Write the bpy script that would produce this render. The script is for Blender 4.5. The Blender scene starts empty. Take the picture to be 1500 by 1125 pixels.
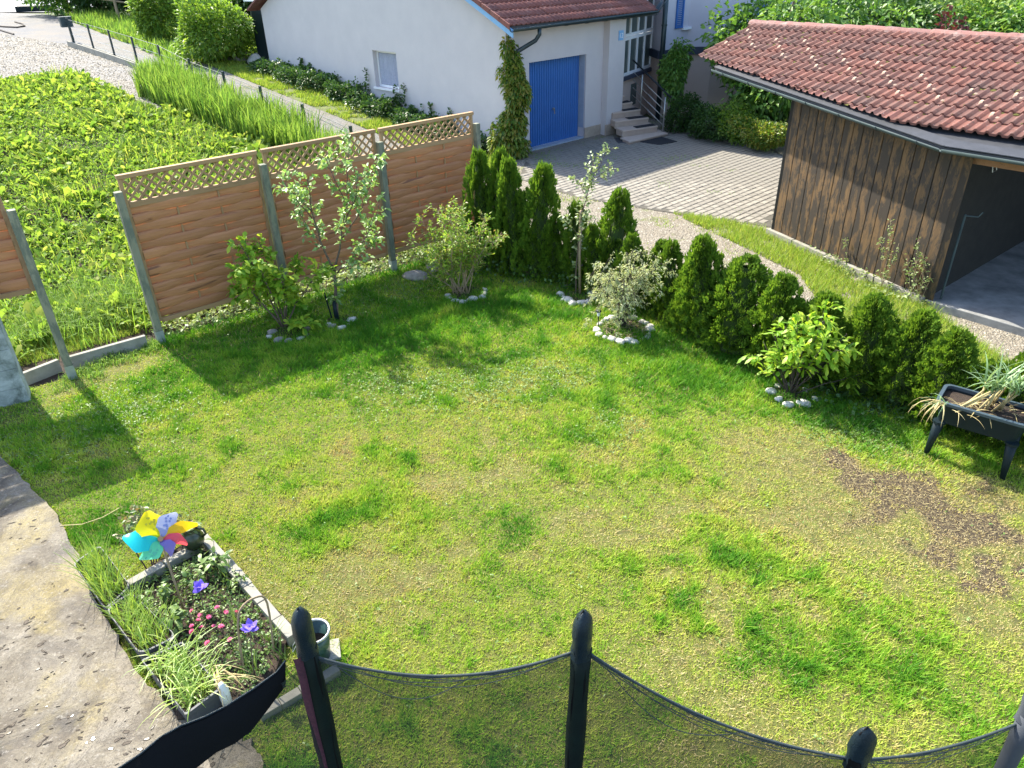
import bpy, bmesh, math, random
import numpy as np
from mathutils import Vector, Matrix
random.seed(7)
RNG = np.random.default_rng(11)
sc = bpy.context.scene
C = sc.collection
PI = math.pi
def R(d): return math.radians(d)

# ------------------------------------------------------------------ camera
F_PX, VPX, VPY, CAM_H = 1080.0, 48.0, 1850.0, 4.5
_down = np.array([VPX, VPY, F_PX]); _down /= np.linalg.norm(_down)
_up = -_down
_fy = np.array([0, 0, 1.0]) - _up*_up[2]; _fy /= np.linalg.norm(_fy)
_fx = np.cross(_fy, _up)
RM = np.array([_fx, _fy, _up])
cam_d = bpy.data.cameras.new('camera'); cam = bpy.data.objects.new('camera', cam_d); C.objects.link(cam)
rx, uy, bz = RM@np.array([1, 0, 0]), RM@np.array([0, -1, 0]), RM@np.array([0, 0, -1])
m = Matrix(((rx[0], uy[0], bz[0], 0), (rx[1], uy[1], bz[1], 0), (rx[2], uy[2], bz[2], CAM_H), (0, 0, 0, 1)))
cam.matrix_world = m
cam_d.lens = F_PX/1500*36; cam_d.sensor_width = 36; cam_d.clip_end = 2000; cam_d.clip_start = 0.05
sc.camera = cam
# ------------------------------------------------------------------ sky, sun, exposure
SUN_EL, SUN_AZ = 46.0, 133.0         # azimuth of the sun measured from +X
w = bpy.data.worlds.new('World'); sc.world = w; w.use_nodes = True
nt = w.node_tree; nt.nodes.clear()
sky = nt.nodes.new('ShaderNodeTexSky'); sky.sky_type = 'NISHITA'; sky.sun_disc = False
sky.sun_elevation = R(SUN_EL); sky.sun_rotation = R((90-SUN_AZ) % 360)
sky.air_density = 1.0; sky.dust_density = 1.4; sky.ozone_density = 1.0
bg = nt.nodes.new('ShaderNodeBackground'); bg.inputs[1].default_value = 0.15
wo = nt.nodes.new('ShaderNodeOutputWorld'); nt.links.new(sky.outputs[0], bg.inputs[0]); nt.links.new(bg.outputs[0], wo.inputs[0])
sd = bpy.data.lights.new('sun', 'SUN'); sd.energy = 4.0; sd.angle = R(0.6); sd.color = (1.0, 0.94, 0.80)
sun = bpy.data.objects.new('sun', sd); C.objects.link(sun)
sdir = Vector((math.cos(R(SUN_EL))*math.cos(R(SUN_AZ)), math.cos(R(SUN_EL))*math.sin(R(SUN_AZ)), math.sin(R(SUN_EL))))
sun.rotation_euler = sdir.to_track_quat('Z', 'Y').to_euler(); sun.location = (-20, 20, 30)
sc.view_settings.view_transform = 'Standard'; sc.view_settings.look = 'None'
sc.view_settings.gamma = 1; sc.view_settings.exposure = 1.68
sc.render.engine = 'CYCLES'

# ------------------------------------------------------------------ places on the ground
G0 = np.array([0.06, 19.11, 0.0]); DG = np.array([math.cos(R(43.5)), math.sin(R(43.5)), 0]); UG = np.array([-DG[1], DG[0], 0])
NG = -UG.copy()                                  # from the garage front towards the yard
def hz(x, y):
    L = (np.asarray(x)-G0[0])*UG[0] + (np.asarray(y)-G0[1])*UG[1]
    s = np.log1p(np.exp(np.clip((L-0.4)*2, -30, 30)))/2
    s = np.where(L > 14, L-0.4, s)
    return 2.3*(1-np.exp(-s/15))
CO = np.array([0, 0, CAM_H])
def ray(x, y): return RM@np.array([x-750, y-562.5, F_PX])
def G(x, y, z=0.0):
    d = ray(x, y); return CO+d*((z-CAM_H)/d[2])
def T(x, y, dz=0.0):
    z = 0.0
    for _ in range(25):
        p = G(x, y, z+dz); z = 0.5*z+0.5*float(hz(p[0], p[1]))
    return p
def V(x, y, P):
    d = ray(x, y); t = (d[0]*P[0]+d[1]*P[1])/(d[0]**2+d[1]**2); return CAM_H+d[2]*t
def ONP(x, y, P, n):
    d = ray(x, y); return CO+d*((np.dot(P-CO, n))/np.dot(d, n))
def v3(p): return Vector((float(p[0]), float(p[1]), float(p[2])))

# ------------------------------------------------------------------ noise
def vnoise(x, y, seed=0):
    x = np.asarray(x, float); y = np.asarray(y, float)
    xi = np.floor(x).astype(np.int64); yi = np.floor(y).astype(np.int64); fx = x-xi; fy = y-yi
    fx = fx*fx*(3-2*fx); fy = fy*fy*(3-2*fy)
    def h(a, b):
        n = (a*374761393 + b*668265263 + seed*974634777) & 0x7fffffff
        n = ((n ^ (n >> 13))*1274126177) & 0x7fffffff
        return ((n ^ (n >> 16)) & 0xffff)/65535.0
    return (h(xi, yi)*(1-fx)+h(xi+1, yi)*fx)*(1-fy)+(h(xi, yi+1)*(1-fx)+h(xi+1, yi+1)*fx)*fy
def fbm(x, y, s, seed=0, o=4):
    r = 0; a = 1; t = 0
    for i in range(o):
        r = r+a*vnoise(x*s, y*s, seed+i*17); t += a; a *= .55; s *= 2.1
    return r/t
def inpoly(x, y, poly):
    ins = np.zeros(len(x), bool); n = len(poly); j = n-1
    for i in range(n):
        xi, yi = poly[i][:2]; xj, yj = poly[j][:2]
        c = ((yi > y) != (yj > y)) & (x < (xj-xi)*(y-yi)/(yj-yi+1e-12)+xi)
        ins ^= c; j = i
    return ins
def dist_seg(x, y, a, b):
    ax, ay = a[:2]; bx, by = b[:2]; l = (bx-ax)**2+(by-ay)**2+1e-9
    t = np.clip(((x-ax)*(bx-ax)+(y-ay)*(by-ay))/l, 0, 1)
    return np.hypot(x-ax-t*(bx-ax), y-ay-t*(by-ay))

# ------------------------------------------------------------------ materials
class NT:
    def __init__(s, name):
        s.m = bpy.data.materials.new(name); s.m.use_nodes = True; s.t = s.m.node_tree
        s.b = s.t.nodes['Principled BSDF']; s.o = s.t.nodes['Material Output']
    def n(s, k, **kw):
        nd = s.t.nodes.new(k)
        for a, b in kw.items():
            if hasattr(nd, a): setattr(nd, a, b)
            else: nd.inputs[a].default_value = b
        return nd
    def l(s, a, b): s.t.links.new(a, b)
    def coord(s, kind='Object', scale=(1, 1, 1), rot=(0, 0, 0)):
        if kind == 'Position': o = s.n('ShaderNodeNewGeometry').outputs['Position']
        else: o = s.n('ShaderNodeTexCoord').outputs[kind]
        mp = s.n('ShaderNodeMapping'); mp.inputs['Scale'].default_value = scale; mp.inputs['Rotation'].default_value = rot
        s.l(o, mp.inputs[0]); return mp.outputs[0]
    def noise(s, co, sc_, det=4, rough=.6, dist=0):
        x = s.n('ShaderNodeTexNoise'); x.inputs['Scale'].default_value = sc_; x.inputs['Detail'].default_value = det
        x.inputs['Roughness'].default_value = rough; x.inputs['Distortion'].default_value = dist
        s.l(co, x.inputs['Vector']); return x.outputs['Fac']
    def ramp(s, f, stops, interp='LINEAR'):
        r = s.n('ShaderNodeValToRGB'); cr = r.color_ramp; cr.interpolation = interp
        while len(cr.elements) < len(stops): cr.elements.new(.5)
        for e, (p, c) in zip(cr.elements, stops):
            e.position = p; e.color = (*c, 1) if len(c) == 3 else c
        s.l(f, r.inputs[0]); return r.outputs[0]
    def mix(s, f, a, b, mode='MIX'):
        x = s.n('ShaderNodeMix', data_type='RGBA', blend_type=mode)
        for i, v in ((0, f), (6, a), (7, b)):
            if isinstance(v, (int, float)): x.inputs[i].default_value = v
            elif isinstance(v, tuple): x.inputs[i].default_value = (*v, 1)
            else: s.l(v, x.inputs[i])
        return x.outputs[2]
    def math(s, op, a, b=0.0):
        x = s.n('ShaderNodeMath', operation=op)
        for i, v in ((0, a), (1, b)):
            if isinstance(v, (int, float)): x.inputs[i].default_value = v
            else: s.l(v, x.inputs[i])
        return x.outputs[0]
    def bump(s, h, st=.3, d=.01):
        b = s.n('ShaderNodeBump'); b.inputs['Strength'].default_value = st; b.inputs['Distance'].default_value = d
        s.l(h, b.inputs['Height']); s.l(b.outputs[0], s.b.inputs['Normal']); return b
    def col(s, c):
        if isinstance(c, tuple): s.b.inputs['Base Color'].default_value = (*c, 1)
        else: s.l(c, s.b.inputs['Base Color'])
    def rough(s, r):
        if isinstance(r, (int, float)): s.b.inputs['Roughness'].default_value = r
        else: s.l(r, s.b.inputs['Roughness'])

def m_plain(name, a, b=None, scale=8, rough=.7, bump=.15, metal=0, coord='Object', spec=.5, bd=.004):
    t = NT(name); b = b or tuple(x*.75 for x in a)
    co = t.coord(coord); f = t.noise(co, scale, 6, .65)
    t.col(t.mix(t.ramp(f, [(.3, (0, 0, 0)), (.7, (1, 1, 1))]), a, b)); t.rough(rough)
    t.b.inputs['Metallic'].default_value = metal; t.b.inputs['Specular IOR Level'].default_value = spec
    if bump: t.bump(t.noise(co, scale*9, 4), bump, bd)
    return t.m
def m_leaf(name, cols, trans=.45, gloss=.25, tint=False, rough=.45):
    t = NT(name); t.t.nodes.remove(t.b)
    if tint:
        f = t.n('ShaderNodeAttribute', attribute_name='tint').outputs['Fac']
    else:
        f = t.n('ShaderNodeNewGeometry').outputs['Random Per Island']
    n = len(cols)
    c = t.ramp(f, [(i/(n-1), cols[i]) for i in range(n)])
    d = t.n('ShaderNodeBsdfDiffuse'); tr = t.n('ShaderNodeBsdfTranslucent'); gl = t.n('ShaderNodeBsdfGlossy'); gl.inputs['Roughness'].default_value = rough
    gl.inputs['Color'].default_value = (.9, .9, .9, 1)
    t.l(c, d.inputs[0])
    t.l(t.mix(1.0, c, (1.2, 1.15, .7), 'MULTIPLY'), tr.inputs[0])
    m1 = t.n('ShaderNodeMixShader'); m1.inputs[0].default_value = trans; t.l(d.outputs[0], m1.inputs[1]); t.l(tr.outputs[0], m1.inputs[2])
    fr = t.n('ShaderNodeLayerWeight'); fr.inputs[0].default_value = .5
    m2 = t.n('ShaderNodeMixShader'); t.l(t.math('ADD', t.math('MULTIPLY', t.math('POWER', fr.outputs['Facing'], 3.0), gloss*.9), gloss*.12), m2.inputs[0]); t.l(m1.outputs[0], m2.inputs[1]); t.l(gl.outputs[0], m2.inputs[2])
    t.l(m2.outputs[0], t.o.inputs[0]); return t.m
def m_wood(name, a, b, dark, axis='X', rough=.75, grain=1.0, weather=None, wcol=(0.02, .018, .015)):
    t = NT(name)
    sx = {'X': (1.2, 22, 22), 'Z': (22, 22, 1.2), 'Y': (22, 1.2, 22)}[axis]
    co = t.coord('Object', sx)
    oi = t.n('ShaderNodeObjectInfo')
    va = t.n('ShaderNodeVectorMath', operation='ADD'); t.l(co, va.inputs[0])
    cm = t.n('ShaderNodeCombineXYZ'); r9 = t.math('MULTIPLY', oi.outputs['Random'], 37.0)
    for i in range(3): t.l(r9, cm.inputs[i])
    t.l(cm.outputs[0], va.inputs[1]); cv = va.outputs[0]
    f = t.noise(cv, 1.0*grain, 6, .7, .25)
    c = t.mix(t.ramp(f, [(.3, (0, 0, 0)), (.72, (1, 1, 1))]), a, b)
    k = t.noise(cv, .8, 2, .5, .6)
    c = t.mix(t.ramp(k, [(.66, (0, 0, 0)), (.74, (1, 1, 1))]), c, dark)
    c = t.mix(t.math('MULTIPLY', oi.outputs['Random'], .35), c, dark)
    if weather:
        c2_ = t.coord('Object', (7, 7, 2.4)); vb_ = t.n('ShaderNodeVectorMath', operation='ADD'); t.l(c2_, vb_.inputs[0]); t.l(cm.outputs[0], vb_.inputs[1]); w1 = t.noise(vb_.outputs[0], weather*.4, 6, .72, .3)
        c = t.mix(t.ramp(w1, [(.43, (0, 0, 0)), (.53, (.88, .88, .88))]), c, wcol)
    t.col(c); t.rough(rough); t.bump(f, .35, .004); return t.m

M = {}
M['soil'] = m_plain('soil', (.055, .035, .022), (.02, .013, .009), 14, .95, .8, coord='Position', bd=.02)
t_ = NT('lawn_soil'); po = t_.coord('Position'); f_ = t_.noise(po, 9, 6, .7)
c_ = t_.mix(t_.ramp(f_, [(.35, (0, 0, 0)), (.65, (1, 1, 1))]), (.075, .075, .02), (.16, .19, .03))  # soil colour darkened to stand for shadow in the gaps between blades
g_ = t_.noise(po, 38, 5, .75); cs_ = t_.ramp(g_, [(.40, (.022, .015, .008)), (.52, (.085, .06, .03)), (.66, (.26, .21, .10))])
at_ = t_.n('ShaderNodeAttribute', attribute_name='bare').outputs['Fac']
rg_ = t_.noise(po, 7, 5, .75); at_ = t_.ramp(t_.math('SUBTRACT', t_.math('MULTIPLY', at_, 1.25), rg_), [(.0, (0, 0, 0)), (.4, (1, 1, 1))]); t_.col(t_.mix(at_, c_, cs_)); t_.rough(.95); t_.bump(g_, .9, .03); M['lawn_soil'] = t_.m
M['ground'] = m_plain('ground', (.09, .12, .03), (.05, .06, .02), 2, .95, .5, coord='Position')
M['verge_soil'] = m_plain('verge_soil', (.14, .17, .045), (.09, .1, .035), 6, .95, .6, coord='Position', bd=.02)
def m_gravel(name, a, b, c_, sc_=60, weed=None, bump=.9):
    t = NT(name); co = t.coord('Position')
    vo = t.n('ShaderNodeTexVoronoi'); vo.inputs['Scale'].default_value = sc_; t.l(co, vo.inputs['Vector'])
    r = t.n('ShaderNodeSeparateColor'); t.l(vo.outputs['Color'], r.inputs[0])
    c = t.ramp(r.outputs[0], [(0, a), (.5, b), (1, c_)])
    big = t.noise(co, .9, 4, .6)
    c = t.mix(t.ramp(big, [(.4, (0, 0, 0)), (.65, (.5, .5, .5))]), c, (.2, .165, .12))
    if weed:
        wn = t.noise(co, 1.6, 5, .7)
        c = t.mix(t.ramp(wn, [(.56, (0, 0, 0)), (.64, (.8, .8, .8))]), c, weed)
    t.col(c); t.rough(.9); t.bump(t.math('SUBTRACT', 1.0, vo.outputs['Distance']), bump, .02); return t.m
M['gravel'] = m_gravel('gravel', (.13, .127, .122), (.185, .18, .172), (.24, .232, .225), 30)
M['drive'] = m_gravel('driveway_gravel', (.14, .12, .09), (.20, .175, .135), (.27, .24, .19), 40, (.12, .14, .04))
M['path'] = m_gravel('path_gravel', (.15, .145, .14), (.2, .195, .18), (.26, .25, .24), 60, (.12, .14, .05))
M['asphalt'] = m_gravel('asphalt', (.095, .095, .1), (.12, .12, .125), (.145, .145, .15), 120, bump=.3)
M['road'] = m_plain('road', (.11, .125, .155), (.09, .105, .13), 3, .7, .2, coord='Position')
def m_patio():
    t = NT('weathered_concrete'); co = t.coord('Position')
    f = t.noise(co, 2.2, 7, .68, .6)
    c = t.ramp(f, [(.36, (.045, .036, .026)), (.44, (.10, .08, .055)), (.53, (.16, .135, .095)), (.64, (.225, .195, .15))])
    y = t.noise(co, 1.4, 5, .6, .3)
    c = t.mix(t.ramp(y, [(.5, (0, 0, 0)), (.66, (.6, .6, .6))]), c, (.30, .235, .07))
    g = t.noise(co, 4.5, 6, .75)
    c = t.mix(t.ramp(g, [(.56, (0, 0, 0)), (.68, (.75, .75, .75))]), c, (.13, .115, .09))
    sp = t.noise(co, 70, 4, .8)
    c = t.mix(t.ramp(sp, [(.38, (.75, .75, .75)), (.52, (0, 0, 0))]), c, (.07, .055, .04))
    sq = t.noise(co, 24, 5, .8)
    c = t.mix(t.ramp(sq, [(.56, (0, 0, 0)), (.66, (.5, .5, .5))]), c, (.33, .3, .25))
    t.col(c); t.rough(t.ramp(t.noise(co, 1.1, 3), [(.42, (.5, .5, .5)), (.6, (.85, .85, .85))]))
    t.bump(t.math('ADD', f, t.math('ADD', t.math('MULTIPLY', sp, .16), t.math('MULTIPLY', sq, .12))), .8, .06); return t.m
M['patio'] = m_patio()
M['pit'] = m_plain('pit', (.11, .085, .06), (.05, .038, .027), 30, .8, .4)
M['water'] = m_plain('puddle_water', (.07, .06, .045), (.05, .045, .035), 5, .1, 0, spec=.3)
M['render'] = m_plain('white_render', (.55, .515, .515), (.50, .47, .475), 1.6, .9, .35, coord='Position', bd=.01)
M['render_house'] = m_plain('house_render', (.5, .48, .53), (.46, .44, .49), 1.2, .9, .35, coord='Position', bd=.01)
M['render_beige'] = m_plain('beige_render', (.56, .44, .38), (.5, .39, .34), 1.4, .9, .35, coord='Position', bd=.01)
M['plinth'] = m_plain('plinth_render', (.47, .38, .3), (.3, .25, .2), 4, .85, .4, coord='Position')
M['blue_door'] = m_plain('blue_paint', (.03, .145, .43), (.024, .115, .36), 1.3, .42, 0)
M['blue_trim'] = m_plain('light_blue_paint', (.2, .42, .68), (.17, .36, .6), 5, .5, .1)
M['blue_sill'] = m_plain('blue_grey_paint', (.33, .4, .5), (.25, .31, .4), 4, .6, .1)
M['white_paint'] = m_plain('white_paint', (.8, .8, .8), (.74, .75, .77), 3, .45, 0)
M['dark_metal'] = m_plain('dark_coated_metal', (.028, .05, .06), (.02, .035, .042), 4, .35, .05, .3)
M['zinc'] = m_plain('zinc', (.055, .08, .085), (.035, .055, .06), 5, .6, .05, .1, spec=.3)
M['steel'] = m_plain('steel', (.5, .5, .48), (.4, .4, .39), 9, .35, 0, .8)
M['flashing'] = m_plain('lead_flashing', (.045, .048, .058), (.026, .029, .036), 7, .6, .3)
M['slate_band'] = m_plain('dark_blue_band', (.035, .045, .075), (.03, .038, .06), 6, .6, .1)
M['glass'] = m_plain('window_glass', (.09, .12, .11), (.06, .08, .075), 1.5, .08, 0)
M['curtain'] = m_plain('lace_curtain', (.4, .42, .5), (.3, .32, .4), 22, .9, .3)
M['mat_black'] = m_plain('rubber_mat', (.012, .014, .02), (.008, .009, .013), 40, .8, .3)
M['rust'] = m_plain('red_oxide', (.17, .045, .03), (.1, .03, .025), 9, .7, .2)
M['step'] = m_plain('beige_stone_step', (.55, .44, .36), (.46, .36, .3), 5, .6, .15)
M['riser'] = m_plain('riser_tile', (.43, .34, .28), (.36, .28, .23), 5, .6, .1)
def m_tile(name, base, dk, pale):
    t = NT(name); oi = t.n('ShaderNodeObjectInfo'); po = t.coord('Position')
    c = t.mix(oi.outputs['Random'], base, dk)
    f = t.noise(po, 3.0, 6, .7)
    c = t.mix(t.ramp(f, [(.5, (0, 0, 0)), (.7, (.55, .55, .55))]), c, pale)
    s = t.noise(po, 34, 3, .6)
    c = t.mix(t.ramp(s, [(.66, (0, 0, 0)), (.72, (.7, .7, .7))]), c, (.5, .46, .42))
    s2 = t.noise(po, 22, 4, .7)
    c = t.mix(t.ramp(s2, [(.56, (0, 0, 0)), (.7, (.8, .8, .8))]), c, (.04, .035, .028))
    t.col(c); t.rough(.8); t.bump(s2, .3, .006); return t.m
M['roof_tile'] = m_tile('terracotta_tile', (.205, .072, .050), (.11, .047, .038), (.17, .108, .088))
M['roof_tile_b'] = m_tile('brown_red_tile', (.22, .07, .05), (.15, .055, .045), (.27, .14, .12))
M['ridge_tile'] = m_tile('lichened_ridge_tile', (.25, .11, .09), (.2, .095, .085), (.36, .32, .29))
M['snow_guard'] = m_plain('snow_guard', (.5, .36, .26), (.4, .28, .2), 20, .8, .3)
M['moss'] = m_plain('moss', (.13, .12, .02), (.06, .06, .012), 40, 1, .8, bd=.01)
M['slat'] = m_wood('fence_slat_wood', (.52, .235, .105), (.40, .165, .07), (.19, .075, .035), 'X')
M['frame_wood'] = m_wood('fence_frame_wood', (.42, .26, .13), (.34, .2, .09), (.17, .09, .045), 'X')
M['frame_wood_v'] = m_wood('fence_frame_wood_upright', (.42, .26, .13), (.34, .2, .09), (.17, .09, .045), 'Z')
M['post'] = m_wood('greenish_post_wood', (.27, .26, .18), (.2, .2, .14), (.11, .115, .08), 'Z', weather=3, wcol=(.12, .135, .10))
M['plank'] = m_wood('weathered_plank', (.175, .098, .036), (.095, .055, .022), (.03, .019, .012), 'Z', .8, 1.0, 2.6, (.022, .018, .014))
M['beam'] = m_wood('brown_beam', (.3, .15, .07), (.22, .11, .05), (.1, .05, .03), 'X')
M['dark_wood'] = m_plain('dark_shed_wood', (.022, .02, .016), (.012, .011, .009), 6, .9, .3)
M['concrete'] = m_plain('concrete', (.36, .34, .31), (.22, .21, .18), 5, .9, .4, coord='Position')
M['kerb'] = m_plain('kerb_concrete', (.31, .295, .25), (.2, .19, .155), 7, .9, .4, coord='Position')
M['slab'] = m_plain('shed_floor_concrete', (.30, .30, .29), (.12, .12, .12), 2.6, .85, .4, coord='Position')
def m_stain():
    t = NT('blotchy_grey_render'); co = t.coord('Position', (1, 1, 1)); f = t.noise(co, 5, 7, .7, .4)
    t.col(t.ramp(f, [(.33, (.1, .12, .1)), (.45, (.24, .27, .25)), (.62, (.42, .45, .43))])); t.rough(.9); t.bump(f, .4, .01); return t.m
M['pillar'] = m_stain()
M['galv'] = m_plain('galvanised_steel', (.45, .48, .5), (.33, .36, .38), 12, .45, .1, .6)
M['stone_w'] = m_plain('white_stone', (.62, .6, .56), (.38, .36, .32), 11, .85, .4, bd=.01)
M['stone_g'] = m_plain('grey_stone', (.34, .31, .27), (.17, .15, .13), 9, .9, .5, bd=.015)
M['stone_r'] = m_plain('reddish_stone', (.36, .22, .15), (.24, .15, .11), 9, .9, .5, bd=.015)
M['bark'] = m_plain('bark', (.17, .12, .085), (.07, .05, .04), 30, .9, .6)
M['bark_dark'] = m_plain('dark_bark', (.07, .055, .045), (.035, .028, .024), 30, .9, .6)
M['stake'] = m_plain('wooden_stake', (.36, .27, .17), (.22, .16, .1), 20, .85, .4)
M['plastic_black'] = m_plain('black_plastic', (.016, .022, .028), (.011, .016, .02), 10, .42, .05, spec=.2)
M['plastic_grey'] = m_plain('grey_plastic', (.085, .09, .1), (.06, .065, .072), 10, .5, .05, spec=.2)
M['plastic_anth'] = m_plain('anthracite_plastic', (.009, .018, .023), (.006, .013, .017), 10, .5, .08, spec=.2)
M['rim_grey'] = m_plain('planter_rim', (.05, .075, .095), (.04, .06, .075), 10, .4, .05)
M['vinyl'] = m_plain('black_vinyl', (.012, .022, .03), (.007, .014, .02), 20, .3, .5, bd=.006, spec=.2)
M['sleeve'] = m_plain('dark_green_sleeve', (.003, .011, .009), (.002, .006, .006), 14, .7, .4, spec=.2)
M['sleeve_black'] = m_plain('black_sleeve', (.0015, .002, .003), (.001, .0015, .002), 14, .85, .4, spec=.2)
M['velcro'] = m_plain('purple_foam', (.13, .035, .055), (.07, .02, .035), 60, .95, .8, bd=.01)
M['cord'] = m_plain('net_cord', (.03, .045, .05), (.02, .03, .035), 60, .8, .4)
M['lit_sleeve'] = m_plain('sleeve_painted_lit', (.05, .057, .07), (.04, .045, .055), 12, .8, .2)  # nearest pole's sleeve: the light on it is put into this greyer colour
def m_net():
    t = NT('fine_black_net'); t.b.inputs['Base Color'].default_value = (.012, .022, .02, 1); t.b.inputs['Roughness'].default_value = .6
    tr = t.n('ShaderNodeBsdfTransparent'); mx = t.n('ShaderNodeMixShader')
    co = t.coord('Object', (1, 1, 1)); f = t.noise(co, 5, 3)
    t.l(t.ramp(f, [(.3, (.58, .58, .58)), (.7, (.72, .72, .72))]), mx.inputs[0])
    t.l(tr.outputs[0], mx.inputs[1]); t.l(t.b.outputs[0], mx.inputs[2]); t.l(mx.outputs[0], t.o.inputs[0]); return t.m
M['net'] = m_net()
M['ivory'] = m_plain('white_label', (.7, .72, .72), (.6, .62, .63), 10, .5, 0)
M['vase'] = m_plain('green_glazed_clay', (.045, .055, .03), (.025, .035, .02), 6, .25, .1)
M['straw'] = m_leaf('dry_straw', [(.42, .34, .16), (.55, .47, .25), (.30, .23, .11)], .2, .03)
# leaves
M['lawn_grass'] = m_leaf('lawn_grass', [(.44, .32, .17), (.54, .49, .17), (.46, .53, .09), (.33, .48, .05), (.17, .36, .025), (.08, .24, .018)], .45, .05, tint=True)
M['clover'] = m_leaf('clover_leaf', [(.1, .19, .04), (.16, .26, .06), (.22, .32, .1)], .3, .2)
M['verge_grass'] = m_leaf('verge_grass', [(.30, .42, .06), (.22, .37, .045), (.42, .44, .12), (.15, .30, .03)], .45, .05)
M['long_grass'] = m_leaf('long_grass', [(.10, .22, .04), (.17, .30, .05), (.25, .36, .08), (.13, .25, .045)], .5, .06)
M['field_leaf'] = m_leaf('field_leaf', [(.19, .33, .05), (.31, .42, .07), (.12, .24, .035), (.42, .47, .12)], .5, .06)
M['thuja'] = m_leaf('thuja_spray', [(.065, .14, .02), (.115, .22, .024), (.19, .30, .03), (.08, .17, .02)], .4, .05)
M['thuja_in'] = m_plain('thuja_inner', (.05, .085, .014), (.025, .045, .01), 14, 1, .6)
M['apple'] = m_leaf('apple_leaf', [(.16, .31, .07), (.27, .44, .11), (.42, .54, .22), (.12, .25, .05)], .4, .3)
M['magnolia'] = m_leaf('broad_glossy_leaf', [(.14, .31, .025), (.25, .43, .035), (.36, .52, .05), (.48, .57, .06)], .5, .14)
M['blueberry'] = m_leaf('small_shrub_leaf', [(.2, .38, .04), (.32, .5, .05), (.14, .3, .03), (.42, .52, .08), (.36, .26, .1)], .45, .2)
M['sapling'] = m_leaf('sapling_leaf', [(.15, .23, .08), (.28, .36, .15), (.4, .46, .25)], .4, .3)
M['willow'] = m_leaf('variegated_leaf', [(.3, .38, .14), (.52, .56, .3), (.66, .68, .48), (.38, .46, .2)], .35, .1)
M['ivy'] = m_leaf('ivy_leaf', [(.03, .085, .02), (.06, .13, .03), (.1, .19, .045)], .3, .25)
M['creeper'] = m_leaf('creeper_leaf', [(.06, .15, .02), (.12, .22, .025), (.24, .3, .04), (.32, .28, .06)], .45, .2)
M['bush'] = m_leaf('bush_leaf', [(.15, .29, .03), (.24, .38, .05), (.08, .19, .025), (.32, .44, .07)], .45, .2)
M['hedge_dark'] = m_leaf('dark_hedge_leaf', [(.02, .06, .015), (.045, .1, .02), (.07, .15, .03)], .3, .15)
M['tree_leaf'] = m_leaf('tree_leaf', [(.07, .18, .025), (.12, .26, .04), (.2, .34, .06), (.05, .13, .025)], .4, .2)
M['tree_light'] = m_leaf('light_tree_leaf', [(.14, .25, .05), (.22, .34, .08), (.28, .38, .12)], .45, .15)
M['purple_leaf'] = m_leaf('purple_leaf', [(.09, .02, .025), (.14, .04, .04), (.1, .05, .03)], .3, .15)
M['conifer'] = m_leaf('conifer_needle', [(.02, .06, .025), (.035, .09, .035), (.06, .12, .05)], .2, .1)
M['weed'] = m_leaf('weed_leaf', [(.16, .25, .07), (.26, .34, .12), (.36, .42, .2)], .4, .2)
M['onion'] = m_leaf('onion_leaf', [(.2, .34, .05), (.3, .45, .06), (.38, .48, .1), (.15, .3, .05)], .4, .25)
M['leek'] = m_leaf('leek_leaf', [(.12, .24, .1), (.2, .33, .14), (.3, .42, .2), (.09, .19, .08)], .35, .3)
M['bed_leaf'] = m_leaf('bed_plant_leaf', [(.07, .15, .03), (.14, .24, .05), (.22, .32, .08), (.12, .2, .06)], .35, .25)
M['rose'] = m_leaf('rose_leaf', [(.08, .16, .04), (.14, .22, .07), (.24, .16, .07), (.25, .3, .14)], .35, .3)
M['pink'] = m_leaf('pink_petal', [(.7, .12, .28), (.8, .22, .4), (.6, .08, .22)], .3, .1)
M['violet'] = m_leaf('violet_fabric', [(.16, .1, .62), (.22, .15, .75), (.12, .07, .5)], .3, .1)
M['white_flower'] = m_leaf('white_flower', [(.7, .72, .55), (.8, .8, .7)], .3, .05)
M['red_stem'] = m_plain('red_stem', (.25, .02, .02), None, 10, .6, 0)

# ------------------------------------------------------------------ objects
def link(name, me, mat=None, parent=None, smooth=False):
    o = bpy.data.objects.new(name, me); C.objects.link(o)
    if mat is not None and not me.materials: me.materials.append(mat)
    if parent is not None: o.parent = parent
    if smooth: me.polygons.foreach_set('use_smooth', [True]*len(me.polygons))
    return o
def tag(o, label=None, cat=None, group=None, kind=None):
    if label: o['label'] = label
    if cat: o['category'] = cat
    if group: o['group'] = group
    if kind: o['kind'] = kind
    return o
def thing(name, label, cat, loc=(0, 0, 0), group=None, rz=0.0):
    o = bpy.data.objects.new(name, None); C.objects.link(o); o.empty_display_size = .1
    o.location = v3(loc); o.rotation_euler = (0, 0, rz); return tag(o, label, cat, group)
def copy_tree(o, parent=None):
    c = o.copy(); C.objects.link(c)
    if parent is not None: c.parent = parent
    for ch in list(o.children): copy_tree(ch, c)
    return c
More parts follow.
